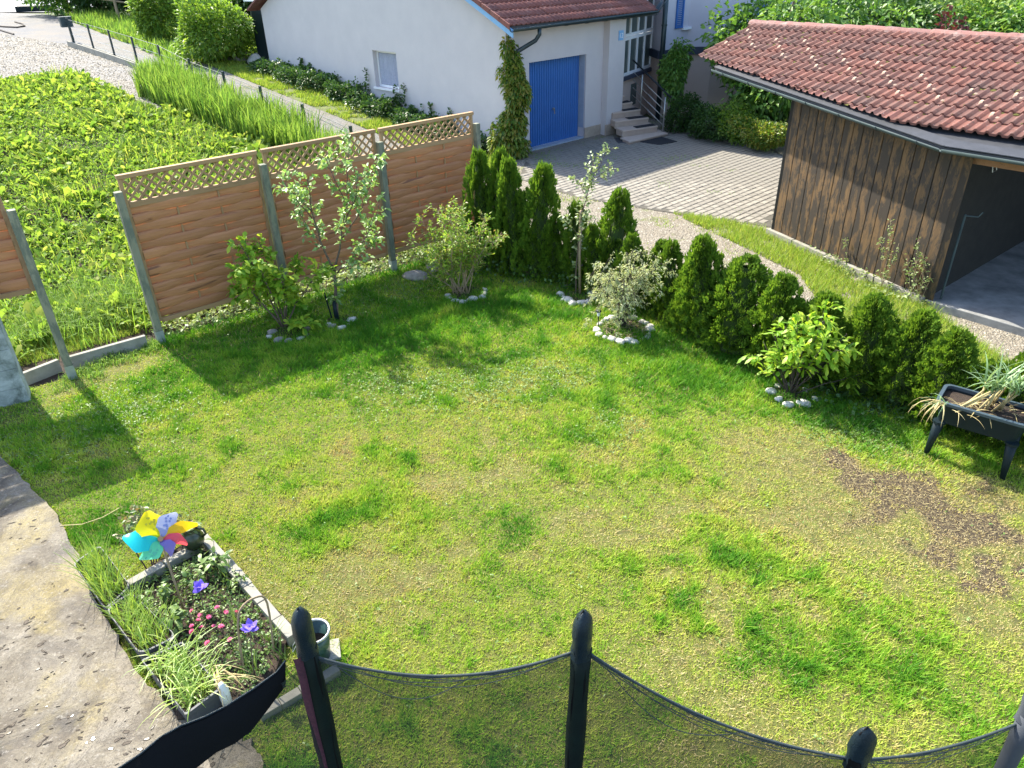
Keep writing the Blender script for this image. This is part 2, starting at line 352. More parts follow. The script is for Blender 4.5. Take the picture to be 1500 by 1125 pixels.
class MB:
    """collects simple solids into one mesh"""
    def __init__(s): s.v = []; s.f = []
    def add(s, vs, fs):
        b = len(s.v); s.v += [tuple(map(float, p)) for p in vs]; s.f += [[i+b for i in f] for f in fs]; return s
    def box(s, c, d, rz=0.0, rot=None):
        hx, hy, hz_ = d[0]/2, d[1]/2, d[2]/2
        M_ = (rot if rot is not None else Matrix.Rotation(rz, 3, 'Z'))
        vs = [Vector(c)+M_@Vector((x*hx, y*hy, z*hz_)) for z in (-1, 1) for x, y in ((-1, -1), (1, -1), (1, 1), (-1, 1))]
        return s.add(vs, [[3, 2, 1, 0], [4, 5, 6, 7], [0, 1, 5, 4], [1, 2, 6, 5], [2, 3, 7, 6], [3, 0, 4, 7]])
    def prism(s, poly, z0, z1):
        """poly: list of (x,y[,z]); vertical prism; z0/z1 numbers or lists"""
        n = len(poly); a = z0 if hasattr(z0, '__len__') else [z0]*n; b = z1 if hasattr(z1, '__len__') else [z1]*n
        ar = sum(poly[i][0]*poly[(i+1) % n][1]-poly[(i+1) % n][0]*poly[i][1] for i in range(n))
        idx = list(range(n)) if ar > 0 else list(range(n))[::-1]
        vs = [(poly[i][0], poly[i][1], a[i]) for i in idx]+[(poly[i][0], poly[i][1], b[i]) for i in idx]
        return s.add(vs, [list(range(n))[::-1], list(range(n, 2*n))]+[[i, (i+1) % n, (i+1) % n+n, i+n] for i in range(n)])
    def wallbox(s, a, b, z0, z1, th, n):
        """vertical slab from a to b (xy), thickness th going along -n"""
        a = np.array(a[:2]); b = np.array(b[:2]); n = np.array(n[:2])*th
        return s.prism([a, b, b-n, a-n], z0, z1)
    def tube(s, pts, r, seg=6, caps=True):
        pts = [Vector(map(float, p)) for p in pts]; k = len(pts); rs = r if hasattr(r, '__len__') else [r]*k
        rings = []; prev = None
        for i, p in enumerate(pts):
            d = (pts[min(i+1, k-1)]-pts[max(i-1, 0)]).normalized()
            if prev is None:
                a = d.orthogonal().normalized()
            else:
                a = (prev-d*prev.dot(d)); a = a.normalized() if a.length > 1e-6 else d.orthogonal().normalized()
            prev = a; b = d.cross(a)
            rings.append([p+(a*math.cos(2*PI*j/seg)+b*math.sin(2*PI*j/seg))*rs[i] for j in range(seg)])
        vs = [q for rg in rings for q in rg]
        fs = [[i*seg+j, i*seg+(j+1) % seg, (i+1)*seg+(j+1) % seg, (i+1)*seg+j] for i in range(k-1) for j in range(seg)]
        if caps: fs += [list(range(seg))[::-1], [(k-1)*seg+j for j in range(seg)]]
        return s.add(vs, fs)
    def lathe(s, prof, c=(0, 0, 0), seg=20):
        vs = [(c[0]+r*math.cos(2*PI*j/seg), c[1]+r*math.sin(2*PI*j/seg), c[2]+z) for r, z in prof for j in range(seg)]
        k = len(prof)
        return s.add(vs, [[i*seg+j, i*seg+(j+1) % seg, (i+1)*seg+(j+1) % seg, (i+1)*seg+j] for i in range(k-1) for j in range(seg)])
    def mesh(s, name):
        me = bpy.data.meshes.new(name); me.from_pydata(s.v, [], s.f); me.update(); return me
    def build(s, name, mat, parent=None, bevel=0, smooth=False):
        me = s.mesh(name)
        if bevel:
            bm = bmesh.new(); bm.from_mesh(me); bmesh.ops.bevel(bm, geom=bm.edges[:], offset=bevel, segments=2, affect='EDGES', profile=.6); bm.to_mesh(me); bm.free()
        return link(name, me, mat, parent, smooth)
def fast_mesh(name, verts, faces_n, tint=None, k=3):
    """verts (N*k,3); each face uses k consecutive verts"""
    me = bpy.data.meshes.new(name); nv = len(verts); nf = nv//k
    me.vertices.add(nv); me.vertices.foreach_set('co', np.asarray(verts, np.float32).ravel())
    me.loops.add(nv); me.loops.foreach_set('vertex_index', np.arange(nv, dtype=np.int32))
    me.polygons.add(nf); me.polygons.foreach_set('loop_start', np.arange(0, nv, k, dtype=np.int32))
    try: me.polygons.foreach_set('loop_total', np.full(nf, k, dtype=np.int32))
    except Exception: pass
    if tint is not None:
        a = me.attributes.new('tint', 'FLOAT', 'POINT'); a.data.foreach_set('value', np.repeat(np.asarray(tint, np.float32), k))
    me.update(calc_edges=True); return me
def idx_mesh(name, verts, faces, tint=None, per=None):
    me = bpy.data.meshes.new(name); faces = np.asarray(faces, np.int32); k = faces.shape[1]
    me.vertices.add(len(verts)); me.vertices.foreach_set('co', np.asarray(verts, np.float32).ravel())
    me.loops.add(faces.size); me.loops.foreach_set('vertex_index', faces.ravel())
    me.polygons.add(len(faces)); me.polygons.foreach_set('loop_start', np.arange(0, faces.size, k, dtype=np.int32))
    if tint is not None:
        a = me.attributes.new('tint', 'FLOAT', 'POINT'); a.data.foreach_set('value', np.repeat(np.asarray(tint, np.float32), per))
    me.update(calc_edges=True); return me
def blades(name, x, y, z, h, wd, lean, mat, parent=None, tint=None, az=None, segs=1, smooth=False):
    """grass blades; segs=1: one triangle; segs=2: bent quad and a tip"""
    n = len(x); az = RNG.uniform(0, 2*PI, n) if az is None else az
    fa = az+RNG.uniform(-.6, .6, n)+PI/2
    dx, dy = np.cos(az), np.sin(az); wx, wy = np.cos(fa)*wd/2, np.sin(fa)*wd/2
    bl = np.stack([x-wx, y-wy, z], 1); br = np.stack([x+wx, y+wy, z], 1)
    if segs == 1:
        tip = np.stack([x+dx*lean, y+dy*lean, z+h], 1)
        vs = np.stack([bl, br, tip], 1).reshape(-1, 3)
        me = idx_mesh(name, vs, np.arange(n*3).reshape(-1, 3), tint, 3 if tint is not None else None)
    else:
        m1 = np.stack([x+dx*lean*.35-wx*.8, y+dy*lean*.35-wy*.8, z+h*.62], 1); m2 = np.stack([x+dx*lean*.35+wx*.8, y+dy*lean*.35+wy*.8, z+h*.62], 1)
        tip = np.stack([x+dx*lean, y+dy*lean, z+h*(1-.35*np.clip(lean/(h+1e-6), 0, 1))], 1)
        vs = np.stack([bl, br, m2, m1, tip], 1).reshape(-1, 3); b = np.arange(n)[:, None]*5
        fs = np.concatenate([b+np.array([[0, 1, 2]]), b+np.array([[0, 2, 3]]), b+np.array([[3, 2, 4]])])
        me = idx_mesh(name, vs, fs, tint, 5 if tint is not None else None)
    return link(name, me, mat, parent)
def unit(a): return a/(np.linalg.norm(a, axis=1, keepdims=True)+1e-9)
def leaves_mesh(name, P, D, L, W, droop=.15, N=None):
    """two-triangle folded leaves: P base (n,3), D axis direction (n,3)"""
    n = len(P); D = unit(D); L = np.broadcast_to(L, (n,))[:, None]; W = np.broadcast_to(W, (n,))[:, None]
    if N is None: N = RNG.normal(size=(n, 3))*.45+np.array([0, 0, 1.0])
    S = unit(np.cross(D, N)); U = np.cross(S, D)
    tip = P+D*L-np.array([0, 0, 1])*L*droop
    mid = P+D*L*.48
    a = mid+S*W*.5+U*W*.16; b = mid-S*W*.5+U*W*.16
    vs = np.stack([P, a, tip, b], 1).reshape(-1, 3); k = np.arange(n)[:, None]*4
    fs = np.concatenate([k+np.array([[0, 1, 2]]), k+np.array([[0, 2, 3]])])
    return idx_mesh(name, vs, fs)
def lumpy(n, c, rad, lumps=9, seed=0, fill=.35, flat=0.0):
    """random points on/in a lumpy ellipsoid, with outward direction"""
    g = np.random.default_rng(seed); d = unit(g.normal(size=(n, 3)))
    lc = unit(g.normal(size=(lumps, 3))); r = np.full(n, .64)
    for q in lc: r += .42*np.exp(-((1-d@q)/.10))*g.uniform(.6, 1.1)
    r *= 1+.10*np.sin(d[:, 0]*13+seed)*np.sin(d[:, 1]*11)*np.cos(d[:, 2]*12)
    depth = np.where(g.random(n) < fill, g.uniform(.45, 1, n), g.uniform(.80, 1.08, n))
    P = d*(r*depth)[:, None]*np.array(rad)+np.array(c)
    return P, d
def bush(name, label, cat, x, y, rad, h, n, leaf, wid, mat, seed, group=None, z=None, stem='bark_dark', lumps=10, kids=('foliage', 'stem'), dr=.2):
    z = float(hz(x, y)) if z is None else z
    t = thing(name, label, cat, (x, y, z), group)
    P, d = lumpy(n, (0, 0, h*.52), (rad, rad, h*.56), lumps, seed)
    k = P[:, 2] > .01; P, d = P[k], d[k]
    me = leaves_mesh(kids[0], P, d+RNG.normal(size=d.shape)*.6+np.array([0, 0, .25]), RNG.uniform(.7, 1.2, len(P))*leaf, RNG.uniform(.7, 1.2, len(P))*wid, dr)
    link(kids[0], me, M[mat], t)
    sb = MB()
    for i in range(6):
        a = 2*PI*i/6+seed; sb.tube([(0, 0, -.03), (math.cos(a)*rad*.25, math.sin(a)*rad*.25, h*.4), (math.cos(a)*rad*.55, math.sin(a)*rad*.55, h*.75)], [.02+.01*h, .012+.005*h, .006], 5)
    sb.build(kids[1], M[stem], t); return t
def curve_pts(a, b, sag, n=10):
    a, b = np.array(a, float), np.array(b, float)
    return [a+(b-a)*t-np.array([0, 0, 1])*sag*4*t*(1-t) for t in np.linspace(0, 1, n)]
def sheet(name, poly, dz, mat, step=.5, kind='structure'):
    bm = bmesh.new(); vs = [bm.verts.new((p[0], p[1], 0)) for p in poly]; f = bm.faces.new(vs)
    if f.normal.z < 0 or f.calc_area() < 0: pass
    xs = [p[0] for p in poly]; ys = [p[1] for p in poly]
    for ax, lo, hi in ((0, min(xs), max(xs)), (1, min(ys), max(ys))):
        k = math.ceil(lo/step)
        while k*step < hi:
            co = (k*step, 0, 0) if ax == 0 else (0, k*step, 0); no = (1, 0, 0) if ax == 0 else (0, 1, 0)
            bmesh.ops.bisect_plane(bm, geom=bm.verts[:]+bm.edges[:]+bm.faces[:], plane_co=co, plane_no=no); k += 1
    bmesh.ops.triangulate(bm, faces=[f for f in bm.faces if len(f.verts) > 4])
    X = np.array([v.co[:] for v in bm.verts]); Z = hz(X[:, 0], X[:, 1])
    for v, zz in zip(bm.verts, Z): v.co.z = zz+dz
    bmesh.ops.recalc_face_normals(bm, faces=bm.faces)
    bm.normal_update()
    if sum(f.normal.z for f in bm.faces) < 0: bmesh.ops.reverse_faces(bm, faces=bm.faces)
    me = bpy.data.meshes.new(name); bm.to_mesh(me); bm.free()
    o = link(name, me, mat, None, True); return tag(o, kind=kind)
# ================================================================== THE GROUND
FD = np.array([math.cos(R(40.6)), math.sin(R(40.6)), 0]); FN = np.array([FD[1], -FD[0], 0])     # fence direction and its lawn-side normal
P0 = np.array([-5.58, 8.18, 0]); P1 = np.array([-4.82, 9.12, 0])
def along(L, off): return G0+UG*L-DG*off
big = [(-140, -20), (120, -20), (120, 220), (-140, 220)]
sheet('ground', big, -.06, M['ground'], 4)
sheet('field_soil', [T(-220, 126), T(0, 122), T(110, 112), T(232, 168), along(11.5, 3.45), along(3.3, 3.45), along(-1, 3.4), (-.7, 15.2), P1+FD*5.7, P1-FD*.2, P0, (-6.3, 7.7), (-12, 5)], -.012, M['soil'], 1)
sheet('gravel_yard', [T(-220, 126), T(0, 122), T(110, 112), T(232, 168), along(11.5, 3.45), along(21.3, 3.45), T(105, 66), T(0, 50), T(-220, 40)], -.008, M['gravel'], .5)
sheet('asphalt_lane', [T(-220, 40), T(0, 50), T(105, 66), along(21.3, 3.45), along(21.3, 1.5), along(27, .8), T(70, 21), T(0, 18), T(-240, 18)], -.004, M['asphalt'], .5)
sheet('road', [T(-240, 17.6), T(66, 17.6), (-23, 70), (-40, 110), (-130, 110)], 0.0, M['road'], 2)
sheet('gravel_path', [along(21.3, 3.45), along(21.3, 1.5), along(17.3, 1.15), along(8.8, 1.6), along(4.2, 1.6), along(1.5, 1.55), along(-1, 1.5), along(-1, 3.4), along(11, 3.45)], -.006, M['path'], .5)
sheet('grass_verge', [along(27, .8), along(21.3, 1.5), along(17.3, 1.15), along(8.8, 1.6), along(4.2, 1.6), along(1.5, 1.55), along(-1, 1.5), along(-.6, .4), along(0, 0), along(12, 0), along(12, -3), along(27, -3)], -.003, M['verge_soil'], .5)
DRIVE = [(-.55, 13.0), along(-1, 3.4)[:2], along(-1, 1.5)[:2], (-.15, 18.6), (.3, 19.6), (4, 23.5), (9, 25), (14, 20), (14, 6), (9, 3), (6.2, 5.0), (5.0, 7.0), (3.6, 8.6), (2.4, 10.1), (1.3, 11.6), (.2, 12.2)]
sheet('driveway', DRIVE, -.01, M['drive'], .5)
PATIO_PX = [(-260, 560), (0, 672), (45, 712), (80, 752), (108, 800), (128, 855), (158, 915), (200, 985), (262, 1052), (330, 1075), (372, 1095), (392, 1130), (430, 1250), (520, 1700), (-900, 1700)]
PATIO = [G(x, y)[:2] for x, y in PATIO_PX]
LAWN = [(-7.5, 6.6), (-6.0, 7.85), tuple(P0[:2]), tuple((P1-FD*.1)[:2]), tuple((P1+FD*5.67)[:2]), (.2, 12.2), (1.3, 11.6), (2.4, 10.1), (3.6, 8.6), (5.0, 7.0), (6.2, 5.0), (9, 3), (8, -2), (-7, -2)]
lawn_sheet = sheet('lawn', LAWN, 0.0, M['lawn_soil'], .13)
mb = MB(); pp = []
for i in range(len(PATIO)):                                  # broken, slightly wavy edge
    a = PATIO[i]; b = PATIO[(i+1) % len(PATIO)]
    n = 6 if i < 12 else 1
    for k in range(n):
        q = a+(b-a)*k/n
        if 0 < i < 12 or k: q = q+np.array([RNG.normal()*.012, RNG.normal()*.012])
        pp.append(q)
mb.prism(pp, -.08, .035); o = mb.build('patio', M['patio']); tag(o, kind='structure')
# pits and broken flakes in the old concrete of the patio: a raised lip each, the shadow inside painted as dark brown
pm, wm = MB(), MB()
for k in range(620):
    px, py = RNG.uniform(-40, 330), RNG.uniform(740, 1200)
    p = G(px, py, .035)
    dens = .25+.75*vnoise(p[0]*1.7+3, p[1]*1.7, 5)+(.3 if py > 900 else 0)
    if not inpoly(np.array([p[0]]), np.array([p[1]]), PATIO)[0] or RNG.random() > dens: continue
    if min(dist_seg(np.array([p[0]]), np.array([p[1]]), PATIO[i], PATIO[i+1])[0] for i in range(11)) < .14: continue
    ln = RNG.uniform(.008, .031)*RNG.uniform(.6, 1.1); wd = ln*RNG.uniform(.22, .6); a = R(35)+RNG.normal()*.55; nn = 6
    ring = []
    for j in range(nn):
        t_ = 2*PI*j/nn; rr = RNG.uniform(.6, 1.35); ex, ey = math.cos(t_)*ln*rr, math.sin(t_)*wd*rr
        ring.append((p[0]+ex*math.cos(a)-ey*math.sin(a), p[1]+ex*math.sin(a)+ey*math.cos(a)))
    c = np.mean(ring, 0); vs = []
    for f, z in ((1.2, .0353), (1.0, .0378), (.8, .0358)):
        vs += [(c[0]+(q[0]-c[0])*f, c[1]+(q[1]-c[1])*f, z+RNG.uniform(0, .001)) for q in ring]
    fs = [[r*nn+j, r*nn+(j+1) % nn, (r+1)*nn+(j+1) % nn, (r+1)*nn+j] for r in range(2) for j in range(nn)]+[[2*nn+j for j in range(nn)]]
    wet = RNG.random() < (.13 if py > 860 and px < 220 else .04)
    pm.add(vs, fs)
    if wet: wm.add([(c[0]+(q[0]-c[0])*.78, c[1]+(q[1]-c[1])*.78, .0385) for q in ring], [list(range(nn))])
pits = pm.build('patio_pits', M['pit']); tag(pits, kind='stuff')
wat = wm.build('puddles', M['water']); tag(wat, kind='stuff')

# block paving in front of the garage: every block raised on a darker bed
PAVE = [ONP(774, 224, G0+NG*.02, NG)[:2]*1.0, G(760, 262)[:2], G(850, 290)[:2], G(960, 308)[:2], G(1060, 322)[:2], G(1131, 333)[:2], (5.0, 13.6), (6.9, 17.2), (6.9, 19.9), (5.6, 21.4), (4.6, 21.6), (3.2, 21.9), (2.2, 21.1)]
PAVE = [np.array(p[:2]) for p in PAVE]
bed = MB(); bed.prism(PAVE, -.03, .0); pb = bed.build('paving_bed', m_plain('joint_sand', (.1, .09, .07), (.06, .055, .045), 12, .95, .4, coord='Position')); tag(pb, kind='structure')
t_ = NT('concrete_paver'); oi = t_.n('ShaderNodeObjectInfo'); po = t_.coord('Position')
c_ = t_.mix(oi.outputs['Random'], (.27, .245, .205), (.19, .172, .145)); ff = t_.noise(po, 1.3, 6, .7); c_ = t_.mix(t_.ramp(ff, [(.5, (0, 0, 0)), (.68, (.6, .6, .6))]), c_, (.2, .185, .155))
t_.col(c_); t_.rough(.9); t_.bump(t_.noise(po, 50, 3), .3, .004); M['paver'] = t_.m
pv = bmesh.new(); bmesh.ops.create_cube(pv, size=1); bmesh.ops.scale(pv, vec=(.205, .135, .05), verts=pv.verts)
bmesh.ops.bevel(pv, geom=[e for e in pv.edges if e.verts[0].co.z > 0 and e.verts[1].co.z > 0], offset=.012, segments=1, affect='EDGES')
pme = bpy.data.meshes.new('paver'); pv.to_mesh(pme); pv.free(); pme.materials.append(M['paver'])
cells = []
pa = R(43.5); ca, sa = math.cos(pa), math.sin(pa)
for i in range(-45, 60):
    for j in range(-60, 60):
        u_, v_ = (i+(.5 if j % 2 else 0))*.222, j*.150
        x = 3+u_*ca-v_*sa; y = 17+u_*sa+v_*ca; cells.append((x, y))
cx = np.array(cells); ins = inpoly(cx[:, 0], cx[:, 1], PAVE)
for i in range(len(PAVE)): ins &= dist_seg(cx[:, 0], cx[:, 1], PAVE[i], PAVE[(i+1) % len(PAVE)]) > .085
cx = cx[ins]; cx = cx[np.argsort(cx[:, 0]**2+cx[:, 1]**2)]
for p in cx[:290]:
    o = bpy.data.objects.new('paver', pme); C.objects.link(o); o.parent = pb; o.location = (p[0], p[1], -.017+RNG.normal()*.002)
    o.rotation_euler = (RNG.normal()*.008, RNG.normal()*.008, pa+RNG.normal()*.008)
pmv = np.array([v.co[:] for v in pme.vertices]); pmf = [list(f.vertices) for f in pme.polygons]; mb = MB()
for p in cx[290:]:
    a = pa+RNG.normal()*.008; q = pmv@np.array([[math.cos(a), math.sin(a), 0], [-math.sin(a), math.cos(a), 0], [0, 0, 1]])+[p[0], p[1], -.017+RNG.normal()*.002]; mb.add(q, pmf)
o = mb.build('pavers', M['paver'], pb); tag(o, kind='stuff')

# ================================================================== GARAGE WITH ENTRANCE
gar = thing('garage', 'white rendered garage with blue ribbed door, red tiled roof and glazed porch', 'garage')
GW = 11.8
def gp(s, n_, z=0): return np.array([*(G0+DG*s+NG*n_)[:2], z])
w_ = MB()
def gtop(L): return 3.05+.46*min(L+.1, GW-L+.1)
Ls = [0, GW/2, GW]
# gable wall with the window opening (L 4.42-5.55, z 1.24-2.18): pieces round the hole
def gablepiece(L0, L1, z0, z1):
    a, b = along(L0, 0), along(L1, 0); ia, ib = a+DG*.3, b+DG*.3
    za = z1 if z1 is not None else gtop(L0); zb = z1 if z1 is not None else gtop(L1)
    w_.prism([a, b, ib, ia], z0, [za, zb, zb, za] if (a[0]*b[1]-b[0]*a[1]+b[0]*ib[1]-ib[0]*b[1]+ib[0]*ia[1]-ia[0]*ib[1]+ia[0]*a[1]-a[0]*ia[1]) > 0 else [za, za, zb, zb][::1])
def vpoly(pts_Lz, th=.3):
    """polygon given in (L, z) on the gable plane, made th thick"""
    o_ = [along(L, 0)*[1, 1, 0]+[0, 0, z] for L, z in pts_Lz]; i_ = [p+DG*th for p in o_]; n = len(o_)
    w_.add(o_+i_, [list(range(n)), list(range(n, 2*n))[::-1]]+[[i, i+n, (i+1) % n+n, (i+1) % n] for i in range(n)])
WL0, WL1, WZ0, WZ1 = 4.42, 5.55, 1.22, 2.2
vpoly([(0, -.1), (WL0, -.1), (WL0, gtop(WL0)), (0, gtop(0))]); vpoly([(WL0, -.1), (WL1, -.1), (WL1, WZ0), (WL0, WZ0)])
vpoly([(WL0, WZ1), (WL1, WZ1), (WL1, gtop(WL1)), (WL0, gtop(WL0))]); vpoly([(WL1, -.1), (GW, -.1), (GW, gtop(GW)), (GW/2, gtop(GW/2)), (WL1, gtop(WL1))])
# front wall round the door (s .8-2.95, z to 2.17) and the back and far walls
D0, D1, DZ = .78, 2.93, 2.17
for s0, s1, z0, z1 in ((.3, D0, .0, 3.06), (D1, 3.62, .0, 3.06), (D0, D1, DZ, 3.06)):
    w_.wallbox(gp(s0, 0), gp(s1, 0), z0, z1, .3, NG)
w_.wallbox(gp(3.62, .2), gp(4.3, .2), 0, 3.06, .5, NG)
w_.wallbox(gp(0.3, -GW+.3), gp(5.4, -GW+.3), 0, 3.06, .3, NG)
w_.wallbox(gp(.31, -.34), gp(5.2, -.34), 2.6, 3.05, .02, NG)
w_.build('wall', M['render'], gar)
for s0, s1, n_ in ((.0, D0, .012), (D1-.0, 3.615, .012), (3.61, 4.31, .212)): pl = MB(); pl.wallbox(gp(s0, n_), gp(s1, n_), -.02, .3, .05, NG); pl.build('plinth', M['plinth'], gar)
mb = MB(); mb.wallbox(gp(D1-.005, -.05), gp(D1+.003, -.05), .3, DZ, .25, NG); mb.build('door_reveal', M['blue_sill'], gar)
# ribbed up-and-over door
n_r = 25; w1 = (D1-D0)/n_r; vs = []; fs = []
for k in range(n_r):
    for f, d in ((0, -.25), (.16, -.225), (.62, -.225), (.78, -.25)):
        vs.append(gp(D0+(k+f)*w1, d, .06)); vs.append(gp(D0+(k+f)*w1, d, DZ-.02))
vs += [gp(D1, -.25, .06), gp(D1, -.25, DZ-.02)]
for i in range(len(vs)//2-1): fs.append([2*i, 2*i+2, 2*i+3, 2*i+1])
d_ = MB(); d_.add(vs, fs); door = d_.build('garage_door', M['blue_door'], gar)
h_ = MB(); q = gp(1.86, -.2, .93); h_.tube([q, q+NG*.05], .028, 8); h_.tube([q+NG*.05, q+NG*.05+DG*.02-[0, 0, .13]], .012, 6); h_.build('handle', M['steel'], door)
mb = MB(); mb.wallbox(gp(D0, -.02), gp(D1, -.02), -.02, .058, .26, NG); mb.build('threshold', M['blue_sill'], gar)
# window in the gable wall
wf = MB(); 
def wb(L0, L1, z0, z1, d0, d1, target):
    a, b = along(L0, -d0), along(L1, -d0); target.prism([a, b, b+DG*(d1-d0), a+DG*(d1-d0)], z0, z1)
for L0, L1, z0, z1 in ((WL0, WL0+.06, WZ0, WZ1), (WL1-.06, WL1, WZ0, WZ1), (WL0+.06, WL1-.06, WZ0, WZ0+.06), (WL0+.06, WL1-.06, WZ1-.06, WZ1)): wb(L0, L1, z0, z1, .14, .2, wf)
win = wf.build('window', M['white_paint'], gar)
mb = MB(); wb(WL0+.06, WL1-.06, WZ0+.06, WZ1-.06, .17, .176, mb); pane = mb.build('pane', M['glass'], win)
vs, fs = [], []
for k in range(41):
    L = WL0+.07+(WL1-WL0-.14)*k/40; q = along(L, -.15-.012*math.sin(k*1.9)); vs += [(q[0], q[1], WZ0+.07), (q[0], q[1], WZ1-.07)]
for k in range(40): fs.append([2*k, 2*k+2, 2*k+3, 2*k+1])
mb = MB(); mb.add(vs, fs); mb.build('curtain', M['curtain'], win)
mb = MB(); wb(WL0-.05, WL1+.05, WZ0-.05, WZ0-.003, -.06, .13, mb); mb.build('sill', M['white_paint'], win)
# roof: deck, tiles, bargeboard, gutter
RSL = .46; rp_ = math.atan(RSL)
def roofp(s, L, up=0): return np.array([*(G0+DG*s+UG*L)[:2], 3.10+RSL*(L+.45)+up])
deck = MB()
for (s0, s1, L0, L1, up) in ((-.3, 5.5, -.42, GW/2, -.03),):
    a = [roofp(s0, L0, up), roofp(s1, L0, up), roofp(s1, L1, up), roofp(s0, L1, up)]; b = [p-[0, 0, .06] for p in a]
    deck.add(b+a, [[0, 1, 2, 3][::-1], [4, 5, 6, 7], [0, 1, 5, 4], [1, 2, 6, 5], [2, 3, 7, 6], [3, 0, 4, 7]])
far = [roofp(-.3, GW/2, -.03), roofp(5.5, GW/2, -.03), roofp(5.5, GW/2, -.03)+UG*6.3-[0, 0, 2.9], roofp(-.3, GW/2, -.03)+UG*6.3-[0, 0, 2.9]]
deck.add(far+[p-[0, 0, .06] for p in far], [[0, 1, 2, 3], [7, 6, 5, 4], [0, 4, 5, 1], [1, 5, 6, 2], [2, 6, 7, 3], [3, 7, 4, 0]])
roof = deck.build('roof', M['roof_tile_b'], gar)
def tile_mesh(name, wt, ln, mat, waves=2, amp=.026, th=.022):
    """interlocking tile: x across (width wt), y up the slope (length ln), rolls"""
    nx = waves*6; vs = []; 
    for j, (y, zo) in enumerate(((0, .028), (ln, 0.0))):
        for i in range(nx+1):
            f = i/nx*waves % 1.0
            if i == nx: f = 1.0
            z = amp*max(0, math.sin(PI*min(f/.5, 1)))**.8 if f < .5 else 0
            vs.append((i/nx*wt, y, z+zo+th))
    base = len(vs)
    fs = [[i, i+1, nx+1+i+1, nx+1+i] for i in range(nx)]
    for i in range(nx+1): vs.append((i/nx*wt, 0, vs[i][2]-th))
    fs += [[base+i, base+i+1, i+1, i] for i in range(nx)]
    me = bpy.data.meshes.new(name); me.from_pydata(vs, [], fs); me.materials.append(mat)
    me.update(); me.polygons.foreach_set('use_smooth', [True]*nx+[False]*nx); return me
tm = tile_mesh('tile_b', .31, .40, M['roof_tile_b'])
def frame3(o, ax, ay):
    ax, ay = Vector(ax).normalized(), Vector(ay).normalized(); az_ = ax.cross(ay)
    return Matrix(((ax.x, ay.x, az_.x, o[0]), (ax.y, ay.y, az_.y, o[1]), (ax.z, ay.z, az_.z, o[2]), (0, 0, 0, 1)))
ay_ = Vector((UG[0], UG[1], RSL)).normalized(); course = .34/math.sqrt(1+RSL**2)
for j in range(7):
    for i in range(18):
        o = bpy.data.objects.new('roof_tile', tm); C.objects.link(o); o.parent = roof
        o.matrix_local = frame3(roofp(-.33+i*.31, -.5+j*course, -.025+RNG.normal()*.002), DG, ay_)@Matrix.Rotation(RNG.normal()*.006, 4, 'Z')
mb = MB(); tv = np.array([v.co[:] for v in tm.vertices]); tf = [list(f.vertices) for f in tm.polygons]
for j in range(7, 19):
    for i in range(18):
        m4 = frame3(roofp(-.33+i*.31, -.5+j*course, -.025), DG, ay_); mb.add([m4@Vector(q) for q in tv], tf)
o = mb.build('upper_tiles', M['roof_tile_b'], roof); tag(o, kind='stuff')
vt = MB()       # verge tiles along the gable edge
for j in range(8):
    a = roofp(-.36, -.5+j*course, -.07); b = roofp(-.36, -.5+(j+1)*course+.03, -.07); dz = np.array([0, 0, .105+.0])
    vt = MB(); vt.add([a, b, b+DG*.03, a+DG*.03, a+dz+[0, 0, .012], b+dz, b+dz+DG*.03, a+dz+DG*.03+[0, 0, .012]], [[3, 2, 1, 0], [4, 5, 6, 7], [0, 1, 5, 4], [1, 2, 6, 5], [2, 3, 7, 6], [3, 0, 4, 7]]); vt.build('verge_tile', M['roof_tile_b'], roof)
for (d0, zt, th, nm, o_) in ((-.30, -.05, .17, 'bargeboard', -.30), (-.325, -.04, .07, 'bargeboard_trim', -.33)):
    a = roofp(d0, -.55, zt); b = roofp(d0, GW/2, zt); k = MB()
    k.add([a-[0, 0, th], b-[0, 0, th], b-[0, 0, th]+DG*.025, a-[0, 0, th]+DG*.025, a, b, b+DG*.025, a+DG*.025], [[3, 2, 1, 0], [4, 5, 6, 7], [0, 1, 5, 4], [1, 2, 6, 5], [2, 3, 7, 6], [3, 0, 4, 7]]); k.build(nm, M['blue_trim'], roof)
# rafter end under the verge
mb = MB(); q = roofp(-.14, .25, -.16); mb.box(q, (.26, .12, .12), math.atan2(DG[1], DG[0])); mb.build('purlin', M['frame_wood'], roof)
def half_pipe(a, b, r=.065, seg=8, th=.006, target=None, up=(0, 0, 1)):
    a, b = Vector(map(float, a)), Vector(map(float, b)); d = (b-a).normalized(); sd_ = d.cross(Vector(up)).normalized(); u_ = sd_.cross(d)
    vs = []
    for p in (a, b):
        for rr in (r, r-th):
            for j in range(seg+1):
                t = PI*j/seg; vs.append(p+sd_*math.cos(t)*rr-u_*math.sin(t)*rr)
    k = seg+1; fs = []
    for j in range(seg):
        fs += [[j, j+1, 2*k+j+1, 2*k+j], [k+j+1, k+j, 3*k+j, 3*k+j+1]]
    fs += [[0, 2*k, 3*k, k], [k-1, 2*k-1, 4*k-1, 3*k-1]]
    fs += [[0, k]+[k+j for j in range(1, seg+1)]+[j for j in range(seg, 0, -1)]]
    target.add(vs, fs)
gu = MB(); ge0 = gp(-.36, .58, 3.03); ge1 = gp(5.1, .58, 3.09); half_pipe(ge0, ge1, target=gu, r=.075); half_pipe(ge1, gp(5.75, .35, 3.32), target=gu, r=.075)
gutter = gu.build('gutter', M['dark_metal'], gar, smooth=True)
fa = MB(); fa.wallbox(gp(-.28, .47), gp(5.3, .47), 2.96, 3.07, .03, NG); fa.build('fascia', M['flashing'], gar)
dp = MB(); q = gp(.55, .58, 2.97)
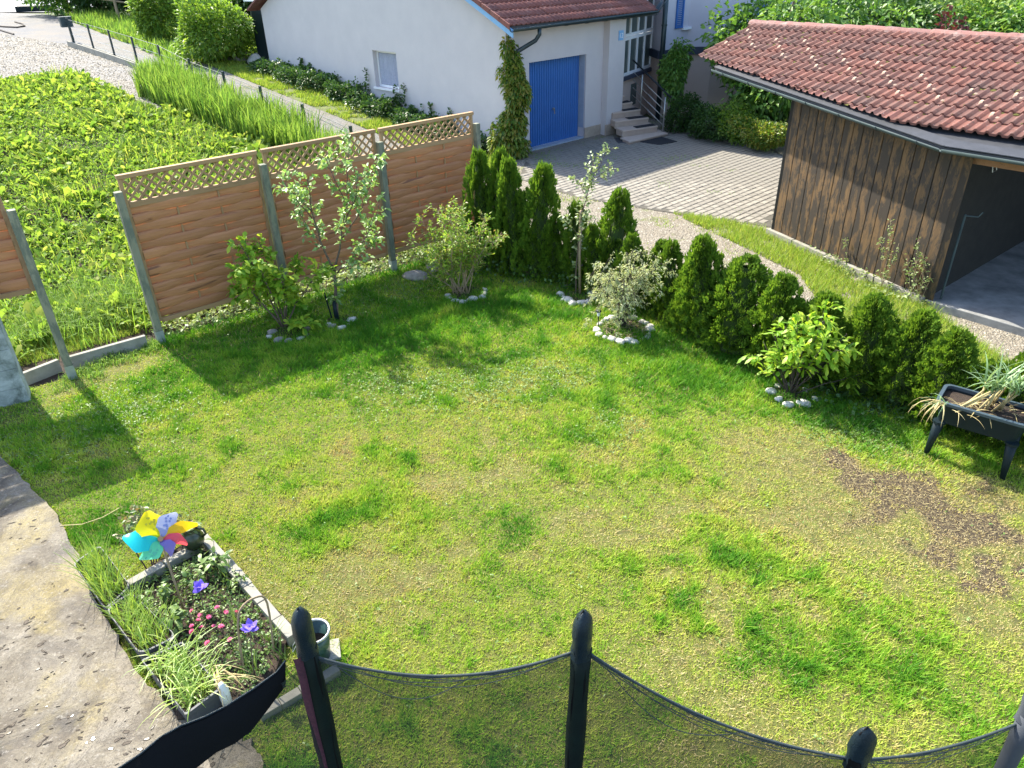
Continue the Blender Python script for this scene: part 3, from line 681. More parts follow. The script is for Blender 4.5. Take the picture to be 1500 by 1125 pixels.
dp.tube([q, q+[0, 0, -.12], gp(.5, .5, 2.72), gp(.2, .17, 2.48), gp(.14, .1, 2.3), gp(.14, .1, .75)], .05, 10); dp.build('downpipe', M['dark_metal'], gar, smooth=True)
dp = MB(); dp.tube([gp(.14, .1, .75), gp(.14, .1, .0)], .058, 10); dp.build('downpipe_shoe', M['rust'], gar, smooth=True)
for s in np.arange(.9, 5.1, .75):
    mb = MB(); mb.box(gp(s, .25, 3.0), (.09, .42, .1), math.atan2(DG[1], DG[0])); mb.build('rafter_end', M['dark_wood'], gar)
# house number plate on the pillar
a, b = gp(3.99, .215), gp(4.19, .215)
mb = MB(); mb.wallbox(a, b, 2.42, 2.66, .012, NG); np_ = mb.build('number_plate', M['blue_trim'], gar)
fc = bpy.data.curves.new('digits', 'FONT'); fc.body = '12'; fc.size = .17; fc.extrude = .002
to = bpy.data.objects.new('tmp', fc); C.objects.link(to); dg_ = bpy.context.evaluated_depsgraph_get(); me = bpy.data.meshes.new_from_object(to.evaluated_get(dg_)); bpy.data.objects.remove(to)
o = link('number', me, M['white_paint'], np_); o.matrix_local = frame3(gp(4.0, .221, 2.48), DG, (0, 0, 1))
# glazed porch
QP = np.array([3.25, 22.3, 0]); QD = np.array([math.cos(R(60)), math.sin(R(60)), 0]); QN = np.array([QD[1], -QD[0], 0])
def qp(t, n_, z): return np.array([*(QP+QD*t+QN*n_)[:2], z])
mb = MB(); mb.wallbox(qp(-.3, .0, 0), qp(2.95, 0, 0), 0, 1.3, .25, QN); mb.build('porch_wall', M['render_beige'], gar); mb = MB(); mb.wallbox(qp(-.3, .0, 0), qp(2.95, 0, 0), 3.5, 5.2, .25, QN); mb.build('porch_wall', M['render_beige'], gar)
mb = MB(); mb.wallbox(qp(-.3, .12, 0), qp(2.95, .12, 0), 1.302, 1.4, .37, QN); mb.build('porch_sill', M['slate_band'], gar)
fr = MB()
cols_ = [0.04, .62, 1.22, 1.82, 2.42]
for i, t0 in enumerate(cols_): fr.wallbox(qp(t0, .03, 0), qp(t0+.07, .03, 0), 1.40, 3.5, .08, QN)
for z0 in (1.40, 2.33, 2.42, 3.42):
    for i in range(4): fr.wallbox(qp(cols_[i]+.07, .026, 0), qp(cols_[i+1], .026, 0), z0, z0+.075, .07, QN)
pw = fr.build('porch_window', M['white_paint'], gar)
for i in range(4):
    for z0, z1 in ((1.475, 2.33), (2.495, 3.42)):
        mb = MB(); mb.wallbox(qp(cols_[i]+.07, -.01, 0), qp(cols_[i+1], -.01, 0), z0, z1, .01, QN); mb.build('pane', M['glass'], pw)
mb = MB(); mb.wallbox(qp(2.5, .06, 0), qp(2.95, .06, 0), 1.405, 4.4, .1, QN); mb.build('porch_panel', M['render'], gar)
mb = MB(); mb.wallbox(qp(.95, .012, 0), qp(1.4, .012, 0), .5, 1.1, .05, QN); mb.build('cellar_window', M['glass'], gar)
# entrance steps, each with its rubber mat, and risers faced with tiles
STP = [((3.30, 20.28), (4.52, 21.23)), ((3.2, 20.86), (4.26, 21.42)), ((3.05, 21.3), (4.05, 21.72)), ((3.0, 21.57), (3.86, 22.04)), ((2.98, 21.75), (3.65, 22.22)), ((2.98, 21.95), (3.43, 22.3))]
st = thing('entrance_steps', 'beige tiled steps with black rubber treads rising to the glazed porch', 'steps', (3.8, 21.2, 0))
STL = np.array([3.8, 21.2, 0])
def loc(p): return np.array(p)-STL[:len(p)]
BK = np.array([-.3, .95])
for i, (a, b) in enumerate(STP):
    a, b = np.array(a), np.array(b); z = .08+.17*i; tdir = (b-a)/np.linalg.norm(b-a); nn = np.array([tdir[1], -tdir[0]])
    a0 = a; mb = MB(); mb.prism([loc(a+nn*.02), loc(b+nn*.02), loc(b+BK*.55), loc(a+BK*.55)], z-.035, z); s_o = mb.build('tread', M['step'], st, bevel=.006)
    L = np.linalg.norm(b-a); k = 5
    if i: 
        for q in range(k):
            p, r_ = a+tdir*L*(q+.01)/k, a+tdir*L*(q+.99)/k
            mb = MB(); mb.prism([loc(p), loc(r_), loc(r_+BK*.4), loc(p+BK*.4)], z-.17+.003, z-.037); mb.build('riser_tile', M['riser'], s_o)
    else:
        mb = MB(); mb.prism([loc(a), loc(b), loc(b+BK*.4), loc(a+BK*.4)], -.01, z-.037); mb.build('riser', M['riser'], s_o)
for i, (a, b) in enumerate(STP[1:5]):
    a, b = np.array(a), np.array(b); z = .08+.17*(i+1); td = (b-a); L = np.linalg.norm(td); td /= L
    p, r_ = a+td*L*.42+BK*.03, b-td*.04+BK*.03
    mb = MB(); mb.prism([p, r_, r_+BK*.24, p+BK*.24], z+.002, z+.016); o = mb.build('step_mat', M['mat_black'], bevel=.003)
    tag(o, ['black rubber mat on the lowest matted entrance step', 'black rubber mat on the second matted entrance step', 'black rubber mat on the third matted entrance step', 'black rubber mat on the topmost matted entrance step'][i], 'mat', 'rubber mats on the entrance steps')
mb = MB(); mb.prism([G(935, 208)[:2], G(962, 199)[:2], G(992, 208)[:2], G(966, 213)[:2]], .002, .02); o = mb.build('door_mat', M['mat_black'], bevel=.003); tag(o, 'flat black doormat on the paving at the foot of the steps', 'mat')
mb = MB(); mb.prism([G(899, 202)[:2], G(918, 203)[:2], G(926, 210)[:2], G(905, 210)[:2]], .002, .014); o = mb.build('drain_cover', M['flashing']); tag(o, 'small dark drain cover on the paving beside the bottom step', 'drain cover')
rl = thing('stair_railing', 'steel stair railing with dark handrail beside the entrance steps', 'railing', (4.42, 21.42, .08))
A_, B_ = np.array([4.42, 21.42, 0]), np.array([3.72, 22.2, 0]); off_ = np.array([4.42, 21.42, .08])
def rr_(t, z): return A_+(B_-A_)*t+np.array([0, 0, z])-off_
mb = MB(); mb.tube([rr_(0, .08), rr_(0, 1.0)], .02, 8); mb.build('baluster', M['steel'], rl, smooth=True)
mb = MB(); mb.tube([rr_(.8, .6), rr_(.8, 1.5)], .02, 8); mb.build('baluster', M['steel'], rl, smooth=True)
mb = MB(); mb.tube([rr_(-.18, 1.0), rr_(1.15, 1.86)], .024, 8); mb.build('handrail', M['plastic_black'], rl, smooth=True)
for k in range(4):
    mb = MB(); mb.tube([rr_(-.05, .22+k*.2), rr_(1.1, .94+k*.2)], .009, 6); mb.build('rod', M['steel'], rl, smooth=True)

# ================================================================== HOUSE BEHIND
ho = thing('house', 'pale lilac house with angled bay, dark blue band and beige base', 'house', (6.35, 24.38, 0))
HO = np.array([6.35, 24.38, 0]); F2 = np.array([math.cos(R(172)), math.sin(R(172)), 0]); F3 = np.array([math.cos(R(33)), math.sin(R(33)), 0]); F1 = DG
c1 = HO+F2*.78; c0 = c1-F1*1.35; c3 = HO+F3*3.4; c4 = c3+np.array([.8, .6, 0])*4; bk = np.array([-.5, 4.2, 0])
poly = [p-HO for p in (c0, c1, HO, c3, c4, c4+bk, c0+bk)]
def grow(P, e):
    cc = np.mean(P, 0); return [p+(p-cc)/np.linalg.norm(p-cc)*e for p in P]
mb = MB(); mb.prism(poly, -.1, 1.72); mb.build('base_wall', M['render_beige'], ho)
mb = MB(); mb.prism(grow(poly, .09), 1.722, 1.93); mb.build('band', M['slate_band'], ho)
mb = MB(); mb.prism(poly, 1.932, 6.5); mb.build('wall', M['render_house'], ho)
hn1 = np.array([F1[1], -F1[0], 0]); hn3 = np.array([F3[1], -F3[0], 0])
def shutter(a, d, nrm, z0, z1, wd):
    fr = MB(); a = a-HO
    for (x0, x1, y0, y1) in ((0, .05, z0, z1), (wd-.05, wd, z0, z1), (.05, wd-.05, z0, z0+.06), (.05, wd-.05, z1-.06, z1)):
        fr.wallbox(a+d*x0+nrm*.05, a+d*x1+nrm*.05, y0, y1, .045, nrm)
    f = fr.build('shutter', M['blue_door'], ho); sl = MB(); z = z0+.07
    while z < z1-.07: sl.wallbox(a+d*.05+nrm*.035, a+d*(wd-.05)+nrm*.035, z, z+.03, .02, nrm); z += .05
    o = sl.build('louvres', M['blue_door'], f); tag(o, kind='stuff')
S1 = ONP(988, 42, c0, hn1); shutter(np.array([S1[0], S1[1], 0]), F1, hn1, S1[2], S1[2]+1.4, .36)
mb = MB(); q = np.array([S1[0], S1[1], 0])-HO; mb.wallbox(q+F1*.36+hn1*.1, q+F1*.75+hn1*.1, S1[2]-.06, S1[2]-.0, .1, hn1); mb.build('window_sill', M['white_paint'], ho)
S3 = ONP(1107, 30, HO, hn3); shutter(np.array([S3[0], S3[1], 0]), F3, hn3, S3[2], S3[2]+1.4, .4)
q = np.array([S3[0], S3[1], 0])-HO; mb = MB(); mb.wallbox(q+F3*.4+hn3*.02, q+F3*1.1+hn3*.02, S3[2], S3[2]+1.35, .03, hn3); wn = mb.build('window', M['glass'], ho)
dpb = thing('drainpipe', 'dark drainpipe between the white porch and the lilac house', 'drainpipe', tuple(c0-F1*.05+hn1*.12))
mb = MB(); mb.tube([(0, 0, 0), (0, 0, 4.6)], .075, 10); mb.build('pipe', M['dark_metal'], dpb, smooth=True)
for z in (1.0, 2.6): mb = MB(); mb.tube([(0, 0, z), (0, 0, z+.05)], .085, 10); mb.build('bracket', M['dark_metal'], dpb)

# ================================================================== WOODEN SHED
sh = thing('shed', 'open wooden shed of dark weathered planks under a mossy red tile roof', 'shed', (5.95, 9.65, 0))
SL = np.array([4.76, 12.75, 0]); SR = np.array([5.95, 9.65, 0]); SO = SR.copy()
sw = (SL-SR)/np.linalg.norm(SL-SR); swn = np.array([-abs(sw[1]), -abs(sw[0]), 0]); swn = np.array([-sw[1], sw[0], 0]); 
if swn[0] > 0: swn = -swn
RD = np.array([math.cos(R(-51)), math.sin(R(-51)), 0]); RMm = np.array([-math.sin(R(51)), -math.cos(R(51)), 0]); 
if RMm[0] > 0: RMm = -RMm
A_R = np.array([5.02, 16.10, 3.16]); SLOPE = math.tan(R(14.1))
def roofz(x, y):
    off = (np.array([x, y])-A_R[:2])@RMm[:2]; return A_R[2]-SLOPE*off
def sl_(p): return np.array(p, float)-SO
Ls_ = np.linalg.norm(SL-SR); NP_ = 17; pw_ = Ls_/NP_
for k in range(NP_):
    a = SR+sw*(k*pw_+.007); b = SR+sw*((k+1)*pw_-.007); proud = RNG.uniform(0, .005)
    pass
    a, b = a+swn*proud, b+swn*proud
    zt = [roofz(*a[:2])-.1, roofz(*b[:2])-.1]; z0 = .13+RNG.uniform(-.015, .015)
    mb = MB(); pa_, pb_ = sl_(a), sl_(b); ia, ib = pa_-swn*.02, pb_-swn*.02
    v = [(*pa_[:2], z0), (*pb_[:2], z0), (*ib[:2], z0), (*ia[:2], z0), (*pa_[:2], zt[0]), (*pb_[:2], zt[1]), (*ib[:2], zt[1]), (*ia[:2], zt[0])]
    c = np.mean(np.array(v), 0); v = [np.array(q)-c for q in v]
    mb.add(v, [[0, 1, 2, 3], [7, 6, 5, 4], [0, 4, 5, 1], [1, 5, 6, 2], [2, 6, 7, 3], [3, 7, 4, 0]]); o = mb.build('plank', M['plank'], sh); o.location = v3(c)
bwk = MB(); bwk.wallbox(sl_(SR-swn*.025), sl_(SL-swn*.025), .12, 2.1, .03, swn); bwk.build('backing', M['dark_wood'], sh)
# kerb under the planks in separate slabs
kc = [0, .9, 1.95, 2.75, 3.45]
for k in range(4):
    a, b = SR+sw*(kc[k]+.01)+swn*.07, SR+sw*(kc[k+1]-.01)+swn*.07
    mb = MB(); mb.prism([sl_(a), sl_(b), sl_(b)-swn*.12, sl_(a)-swn*.12], -.1, .12); mb.build('kerb_slab', M['kerb'], sh, bevel=.008)
BL = SL-RMm*3.2                              # back corners under the ridge
FRr = SR+RD*4.2; 
it = MB(); 
for a, b, nn in ((SL, BL, RD), (BL, BL+RD*7.5, RMm)):
    ta, tb = [A_R[2]-SLOPE*abs((q_[:2]-A_R[:2])@RMm[:2])-.14 for q_ in (a, b)]; pa_, pb_ = sl_(a)[:2], sl_(b)[:2]; n_ = np.array(nn[:2])*.05
    it.add([(*pa_, 0), (*pb_, 0), (*(pb_-n_), 0), (*(pa_-n_), 0), (*pa_, ta), (*pb_, tb), (*(pb_-n_), tb), (*(pa_-n_), ta)], [[3, 2, 1, 0], [4, 5, 6, 7], [0, 1, 5, 4], [1, 2, 6, 5], [2, 3, 7, 6], [3, 0, 4, 7]])
it.build('back_wall', M['dark_wood'], sh)
iw = MB(); iw.wallbox(sl_(SR-RMm*.1), sl_(SR-RMm*3.6), .0, 1.95, .05, RD); iw.build('inner_wall', M['dark_wood'], sh)
fl = MB(); fl.prism([sl_(SR+RMm*.02-sw*.05), sl_(FRr+RMm*.02), sl_(FRr-RMm*4), sl_(SL-RMm*3)], -.2, .1); fl.build('floor', M['slab'], sh, bevel=.01)
bm_ = MB(); a, b = SR-RMm*.05, FRr-RMm*.05; zt = roofz(*a[:2]); bm_.wallbox(sl_(a), sl_(b), zt-.32, zt-.14, .1, RMm); bm_.build('beam', M['beam'], sh)
mb = MB(); mb.prism([sl_(SR+sw*.09), sl_(SR), sl_(SR+RD*.1), sl_(SR+RD*.1+sw*.1)], .1, roofz(*SR[:2])-.14); mb.build('corner_post', M['plank'], sh)
mb = MB(); q = sl_(SR+RD*.16-RMm*.1); mb.tube([q+[0, 0, .12], q+[0, 0, 1.35]], .016, 6); mb.tube([q+[0, 0, 1.33], q+[0, 0, 1.35]-RMm*.0+RD*.16, q+RD*.2+[0, 0, 1.42]], .01, 5); mb.build('gate_rod', M['zinc'], sh)
mb = MB(); q = sl_(SR+RD*.04-RMm*.9+[0, 0, 1.75]); mb.tube([q+[0, 0, .14], q+RD*.03, q+RD*.03-RMm*.14, q-RMm*.14+[0, 0, .1]], .008, 5); mb.build('hook', M['steel'], sh)
# roof: plane from ridge to the slanting cut along the gutter
def rp2(x, y, up=0): return np.array([x, y, roofz(x, y)+up])
cutA, cutB = np.array([3.83, 14.36]), np.array([5.63, 9.63])       # gutter line before the kink
KD = RD[:2]; cutC = cutB+KD*4.2
rdR = (A_R[:2]+RD[:2]*7.6)
dk = MB(); PL = [A_R[:2], cutA, cutB, cutC, rdR]
top = [sl_(rp2(p[0], p[1], -.03)) for p in PL]; bot = [q-[0, 0, .05] for q in top]; n5 = 5
dk.add(top+bot, [list(range(5)), list(range(5, 10))[::-1]]+[[i, i+5, (i+1) % 5+5, (i+1) % 5] for i in range(5)]); sroof = dk.build('roof', M['flashing'], sh)
bk2 = [A_R[:2], rdR, rdR-RMm[:2]*2.4, A_R[:2]-RMm[:2]*2.4]; zz = [A_R[2]-.03]*2+[A_R[2]-.03-2.4*SLOPE]*2
dk = MB(); q1 = [sl_((p[0], p[1], z)) for p, z in zip(bk2, zz)]; dk.add(q1+[q-[0, 0, .05] for q in q1], [[0, 1, 2, 3], [7, 6, 5, 4], [0, 4, 5, 1], [1, 5, 6, 2], [2, 6, 7, 3], [3, 7, 4, 0]]); dk.build('rear_slope', M['roof_tile'], sh)
upv = Vector((-RMm[0], -RMm[1], SLOPE)).normalized(); rdv = Vector((RD[0], RD[1], 0)); TW, TC = .285, .335
ts = tile_mesh('tile_s', TW+.004, TC+.06, M['roof_tile'], 2, .036, .032)
cs = math.cos(math.atan(SLOPE))
# tile rows: row 0 directly under the ridge; y runs up the slope
def half_planes():
    inner = .13
    d1 = (cutB-cutA)/np.linalg.norm(cutB-cutA); n1 = np.array([-d1[1], d1[0]]);  n1 = n1 if n1@(A_R[:2]-cutA) > 0 else -n1
    n2 = -RMm[:2]
    return [(cutA+n1*.035, n1), (cutB+n2*.035, n2)]
HP = half_planes(); tile_ct = 0; guards = MB()
for r_ in range(1, 11):
    for i in range(0, 27):
        dsl = r_*TC; org = A_R+RD*(i*TW)+np.array(RMm)*dsl*cs-np.array([0, 0, 1])*dsl*cs*SLOPE
        org = org+np.array([0, 0, .004+RNG.normal()*.003])
        corners = [org[:2]+RD[:2]*a-RMm[:2]*cs*b for a in (0, TW) for b in (0, TC)]
        sd = [[(c-p)@n for c in corners] for p, n in HP]
        inside_all = all(min(s) >= 0 for s in sd); out = any(max(s) <= 0.02 for s in sd)
        # left part uses the oblique cut, right part the parallel cut: the roof is their intersection
        if out: continue
        m4 = frame3(org-SO, rdv, upv)@Matrix.Rotation(RNG.normal()*.008, 4, 'Z')
        if inside_all: me = ts
        else:
            me = ts.copy(); bm = bmesh.new(); bm.from_mesh(me); inv = m4.inverted()
            for (p, n), s in zip(HP, sd):
                if min(s) < 0:
                    pc = inv@Vector((p[0]-SO[0], p[1]-SO[1], org[2])); pn = inv.to_3x3()@Vector((n[0], n[1], 0))
                    bmesh.ops.bisect_plane(bm, geom=bm.verts[:]+bm.edges[:]+bm.faces[:], plane_co=pc, plane_no=pn, clear_inner=True)
            if sum(f.calc_area() for f in bm.faces) < .03: bm.free(); continue
            bm.to_mesh(me); bm.free()
        o = bpy.data.objects.new('roof_tile', me); C.objects.link(o); o.parent = sroof; o.matrix_local = m4; tile_ct += 1
        # snow guards: stepped rows that follow the eave
        lim = min((corners[0]-HP[0][0])@HP[0][1], (corners[0]-HP[1][0])@HP[1][1])
        if .45 < lim < 1.25 and inside_all and (i+r_) % 2 == 0 and RNG.random() < .93:
            g = MB(); g.add([(.14, .08, .03), (.19, .08, .03), (.19, .11, .03), (.14, .11, .03), (.145, .14, .10), (.185, .14, .10), (.18, .19, .10), (.15, .19, .10)], [[3, 2, 1, 0], [4, 5, 6, 7], [0, 1, 5, 4], [1, 2, 6, 5], [2, 3, 7, 6], [3, 0, 4, 7]])
            g.add([(.19, .10, .045), (.27, .12, .045), (.26, .18, .045), (.21, .20, .045), (.23, .14, .065)], [[0, 1, 4], [1, 2, 4], [2, 3, 4], [3, 0, 4]])
            go = g.build('snow_guard', M['snow_guard'], sroof); go.matrix_local = m4
# ridge caps
for k in range(19):
    cap = MB(); L_ = .42; sg = 7; vs = []
    for (x, r0) in ((0, .115), (.05, .118), (L_, .1)):
        for j in range(sg+1): t = PI*(.04+.92*j/sg); vs.append((x, math.cos(t)*r0*1.1, math.sin(t)*r0*.8))
    kk = sg+1; fs = [[a*kk+j, (a+1)*kk+j, (a+1)*kk+j+1, a*kk+j+1] for a in range(2) for j in range(sg)]+[list(range(kk))]
    cap.add(vs, fs); o = cap.build('ridge_tile', M['ridge_tile'], sroof, smooth=False)
    o.matrix_local = frame3(A_R-SO+RD*(k*.39-.12)+np.array([0, 0, .012+RNG.normal()*.004]), rdv, upv.cross(rdv).cross(rdv)*-1 if False else Vector((-RMm[0], -RMm[1], 0)))
# moss cushions lodged in the joints
ms = MB()
for k in range(1500):
    i_, r_ = RNG.integers(0, 26), RNG.integers(1, 10); wgt = vnoise(i_*.31+r_*.2, r_*.4, 3)
    dsl = r_*TC-RNG.uniform(.0, .1); q = A_R+RD*(i_*TW+RNG.choice([.1, .22, .28]))+RMm*dsl*cs-np.array([0, 0, dsl*cs*SLOPE])+[0, 0, .035]
    if any((q[:2]-p)@n < .05 for p, n in HP) or RNG.random() > wgt**1.6*1.1: continue
    s = RNG.uniform(.015, .05); ms.add([q-SO+np.array(e)*s for e in ((1.6, 0, 0), (.4, 1.2, 0), (-1.3, .7, 0), (-1, -.9, 0), (.7, -1.2, 0), (.1, 0, .7))], [[0, 1, 5], [1, 2, 5], [2, 3, 5], [3, 4, 5], [4, 0, 5]])
o = ms.build('moss', M['moss'], sroof, smooth=True); tag(o, kind='stuff')
# gutters: slanting run, then the run along the opening
def rz3(p, up): return sl_((p[0], p[1], roofz(*p)+up))
n1 = HP[0][1]; n2 = HP[1][1]
ga = MB(); half_pipe(rz3(cutA-n1*.04, -.025), rz3(cutB-n1*.04, -.025), target=ga, r=.055); ga.build('gutter', M['zinc'], sh, smooth=True)
ga = MB(); half_pipe(rz3(cutB-n2*.04, -.025), rz3(cutC-n2*.04, -.025), target=ga, r=.055); ga.build('gutter', M['zinc'], sh, smooth=True)
for k in range(7):
    p = cutA+(cutB-cutA)*(k+.5)/7-n1*.04; ga = MB(); q = rz3(p, -.025); ga.tube([q-[*n1*.061, 0], q-[*n1*.043, .043], q-[0, 0, .061], q+[*n1*.043, -.043], q+[*n1*.061, 0]], .007, 4); ga.build('gutter_bracket', M['dark_metal'], sh)
for a, b, n in ((cutA, cutB, n1), (cutB, cutC, n2)):
    f = MB(); q = [rz3(a-n*.03, .004), rz3(b-n*.03, .004), rz3(b+n*.14, .012), rz3(a+n*.14, .012)]; f.add(q+[x-[0, 0, .01] for x in q], [[0, 1, 2, 3], [7, 6, 5, 4], [0, 4, 5, 1], [3, 2, 6, 7]]); f.build('flashing', M['flashing'], sh)
vb = MB(); a, b = A_R[:2]-RD[:2]*.03, cutA-RD[:2]*.03; q = [sl_((*p, roofz(*p)+u)) for p in (a, b) for u in (.0, -.13)]; q += [x+RD*.025 for x in q]
vb.add(q, [[0, 2, 3, 1], [5, 7, 6, 4], [0, 1, 5, 4], [2, 6, 7, 3], [0, 4, 6, 2], [1, 3, 7, 5]]); vb.build('verge_board', M['dark_wood'], sh)
# ================================================================== PRIVACY FENCE
def slat_mesh(name, L, h, ph, amp=.020, th=.012):
    """woven board: weaves round the battens, front face bulging so that its upper half faces the sky"""
    n = 16; vs = []; prof = [(-.5, .012), (-.5, .006), (-.42, -.008), (-.1, -.018), (.25, -.018), (.46, -.004), (.5, .012)]; m = len(prof)
    for i in range(n+1):
        x = L*i/n; y = amp*math.cos(PI*3*i/n+ph)
        vs += [(x-L/2, y+q, p*h) for p, q in prof]
    fs = [[m*i+a, m*i+(a+1) % m, m*(i+1)+(a+1) % m, m*(i+1)+a] for i in range(n) for a in range(m)]+[list(range(m))[::-1], [m*n+a for a in range(m)]]
    me = bpy.data.meshes.new(name); me.from_pydata(vs, [], [f[::-1] for f in fs]); me.materials.append(M['slat']); return me
PWID = 1.79; NSL = 13; SH = 1.53/NSL
SM = [slat_mesh('slat_a', PWID-.09, SH*1.14, 0), slat_mesh('slat_b', PWID-.09, SH*1.14, PI)]
def put(name, me, parent, loc, rot=(0, 0, 0)):
    o = bpy.data.objects.new(name, me); C.objects.link(o); o.parent = parent; o.location = loc; o.rotation_euler = rot; return o
def fence_panel(parent, x0, z0, lattice=True):
    """panel in the fence's own frame: x along, -y towards the lawn; z0 = underside"""
    fm = MB(); xc = x0+PWID/2
    ht = 1.92 if lattice else 1.62; fm.box((x0+.022, 0, z0+.02+ht/2), (.045, .045, ht)); pf = fm.build('frame_stile', M['frame_wood_v'], parent)
    fm = MB(); fm.box((x0+PWID-.022, 0, z0+.02+ht/2), (.045, .045, ht)); fm.build('second_stile', M['frame_wood_v'], pf)
    r = MB(); r.box((xc, -.004, z0+(1.97 if lattice else 1.675)), (PWID+.03, .075, .05)); r.build('top_rail', M['frame_wood'], pf, bevel=.006)
    r = MB(); r.box((xc, -.002, z0+1.615), (PWID-.092, .05, .07)); r.build('middle_rail', M['frame_wood'], pf, bevel=.004)
    r = MB(); r.box((xc, -.002, z0+.03), (PWID-.092, .05, .06)); r.build('bottom_rail', M['frame_wood'], pf, bevel=.004)
    for f in (1/3, 2/3):
        r = MB(); r.box((x0+.045+(PWID-.09)*f, -.008, z0+.82), (.022, .014, 1.51)); r.build('upright_batten', M['frame_wood_v'], pf)
    for k in range(NSL):
        put('slat', SM[k % 2], pf, (xc, RNG.normal()*.0015, z0+.07+SH*(k+.5)), (RNG.normal()*.012, 0, RNG.normal()*.002))
    if not lattice: return pf
    # lattice of crossed slats
    zb, zt = z0+1.652, z0+1.943; hh = zt-zb; sp = .132
    for sgn, yo in ((1, -.007), (-1, .007)):
        x = x0+.05-(hh if sgn > 0 else 0)*0
        k = -3
        while True:
            bx = x0+.05+k*sp; k += 1
            if bx > x0+PWID-.05+(0 if sgn > 0 else hh): break
            # slat rises from (bx, zb) to (bx+sgn*hh, zt), clipped to the panel
            xa, xb, za, zc = bx, bx+sgn*hh, zb, zt; lo, hi = x0+.047, x0+PWID-.047
            if sgn > 0:
                if xb <= lo+.02 or xa >= hi-.02: continue
                if xa < lo: za += lo-xa; xa = lo
                if xb > hi: zc -= xb-hi; xb = hi
            else:
                if xb >= hi-.02 or xa <= lo+.02: continue
                if xa > hi: za += xa-hi; xa = hi
                if xb < lo: zc -= lo-xb; xb = lo
            ln = math.hypot(xb-xa, zc-za)
            if ln < .03: continue
            m_ = MB(); m_.box((0, 0, 0), (ln+.012, .011, .03)); o = m_.build('lattice_slat', M['frame_wood'], pf); o.location = ((xa+xb)/2, yo, (za+zc)/2); o.rotation_euler = (0, -math.atan2(zc-za, xb-xa), 0)
    return pf
fe = thing('privacy_fence', 'brown wooden privacy fence of three woven panels with lattice tops behind the lawn', 'fence', tuple(P1), rz=R(40.6))
for k in range(3): fence_panel(fe, .03+k*1.89+.02, .27)
def post(parent, x, y, z1, z0=.12):
    m_ = MB(); m_.box((x, y, (z0+z1)/2), (.09, .09, z1-z0)); m_.build('post', M['post'], parent, bevel=.006)
    m_ = MB()
    m_.add([(x-.05, y-.05, -.03), (x+.05, y-.05, -.03), (x+.05, y+.05, -.03), (x-.05, y+.05, -.03), (x-.05, y-.05, .19), (x+.05, y-.05, .19), (x+.05, y+.05, .19), (x-.05, y+.05, .19)], [[3, 2, 1, 0], [0, 1, 5, 4], [1, 2, 6, 5], [2, 3, 7, 6], [3, 0, 4, 7]]); m_.build('post_anchor', M['galv'], parent)
for k in range(4): post(fe, k*1.89, -.055, 2.08)
FE2 = thing('fence_end_panel', 'single raised woven fence panel on a grey post at the left edge', 'fence', tuple(P0), rz=R(32.3))
fence_panel(FE2, -PWID-.03, 1.17, False); post(FE2, .02, -.055, 2.16)
# concrete edging board between the two fences
kb = thing('edging_boards', 'low concrete edging boards between lawn and vegetable field', 'edging', tuple(P0))
ka, kb_, kc_ = G(32, 548, .16), G(110, 523, .14), G(213, 492, .16)
for a, b in ((ka, G(86, 528, .15)), (G(92, 527, .15), kc_)):
    a, b = a-P0, b-P0; d = (b-a)[:2]; d = d/np.linalg.norm(d); n = np.array([d[1], -d[0]])
    m_ = MB(); m_.prism([a[:2], b[:2], b[:2]-n*.06, a[:2]-n*.06], -.1, .16); m_.build('board', M['kerb'], kb, bevel=.006)
# blotchy rendered wall whose end shows at the left edge
wp = thing('garden_wall', 'blotchy grey rendered garden wall ending at the left edge', 'wall', tuple(G(45, 587)))
we = G(45, 587); wd_ = np.array([math.cos(R(208)), math.sin(R(208)), 0]); wn_ = np.array([-math.cos(R(118)), -math.sin(R(118)), 0]); wn_ = np.array([math.sin(R(208)), -math.cos(R(208)), 0])
if wn_[1] > 0: wn_ = -wn_
for k in range(6):
    m_ = MB(); m_.prism([(0, 0), wd_[:2]*1.3, wd_[:2]*1.3-wn_[:2]*.24, -wn_[:2]*.24], -.05+k*.25 if k else -.05, .2+k*.25-.004); m_.build('course', M['pillar'], wp, bevel=.004)

# ================================================================== GREEN WIRE FENCE ON THE SLOPE
gf = thing('wire_fence', 'low wire mesh fence with dark green posts climbing beside the gravel path', 'fence', tuple(along(12.3, 3.4)))
GO = along(12.3, 3.4)
def gfp(L, z, off=3.4): p = along(L, off); return np.array([p[0], p[1], float(hz(p[0], p[1]))+z])-GO
posts_L = [21.0, 18.8, 16.7, 14.6, 12.45, 10.3, 8.1, 6.0, 3.9, 1.8]
for i, L in enumerate(posts_L):
    m_ = MB(); s = .05 if i == 0 else .035; q = gfp(L, 0); m_.box((q[0], q[1], q[2]+.48), (s*2, s*1.6, 1.08 if i == 0 else (1.0 if i < 5 else .8)), R(133.5)); m_.build('post', M['dark_metal'], gf, bevel=.006)
wz = MB(); 
for z in (.96,): 
    m_ = MB()
    for a, b in zip(posts_L[:-1], posts_L[1:]): m_.tube([gfp(a, z if a > 12 else .8), gfp(b, z if b > 12 else .8)], .008, 5)
    m_.build('top_wire', M['zinc'], gf)
m_ = MB()
for a, b in zip(posts_L[:-1], posts_L[1:]):
    for z in (.22, .45, .7): m_.tube([gfp(a, z), gfp(b, z)], .007, 4)
    n = int((a-b)/.11)
    for k in range(1, n):
        L = a+(b-a)*k/n; p0_, p1_ = gfp(L, .06), gfp(L, .95 if L > 12 else .78); d = np.array([UG[0], UG[1], 0])*.0022; m_.add([p0_-d, p0_+d, p1_+d, p1_-d], [[0, 1, 2, 3]])
o = m_.build('mesh', M['galv'], gf); tag(o, kind='stuff')
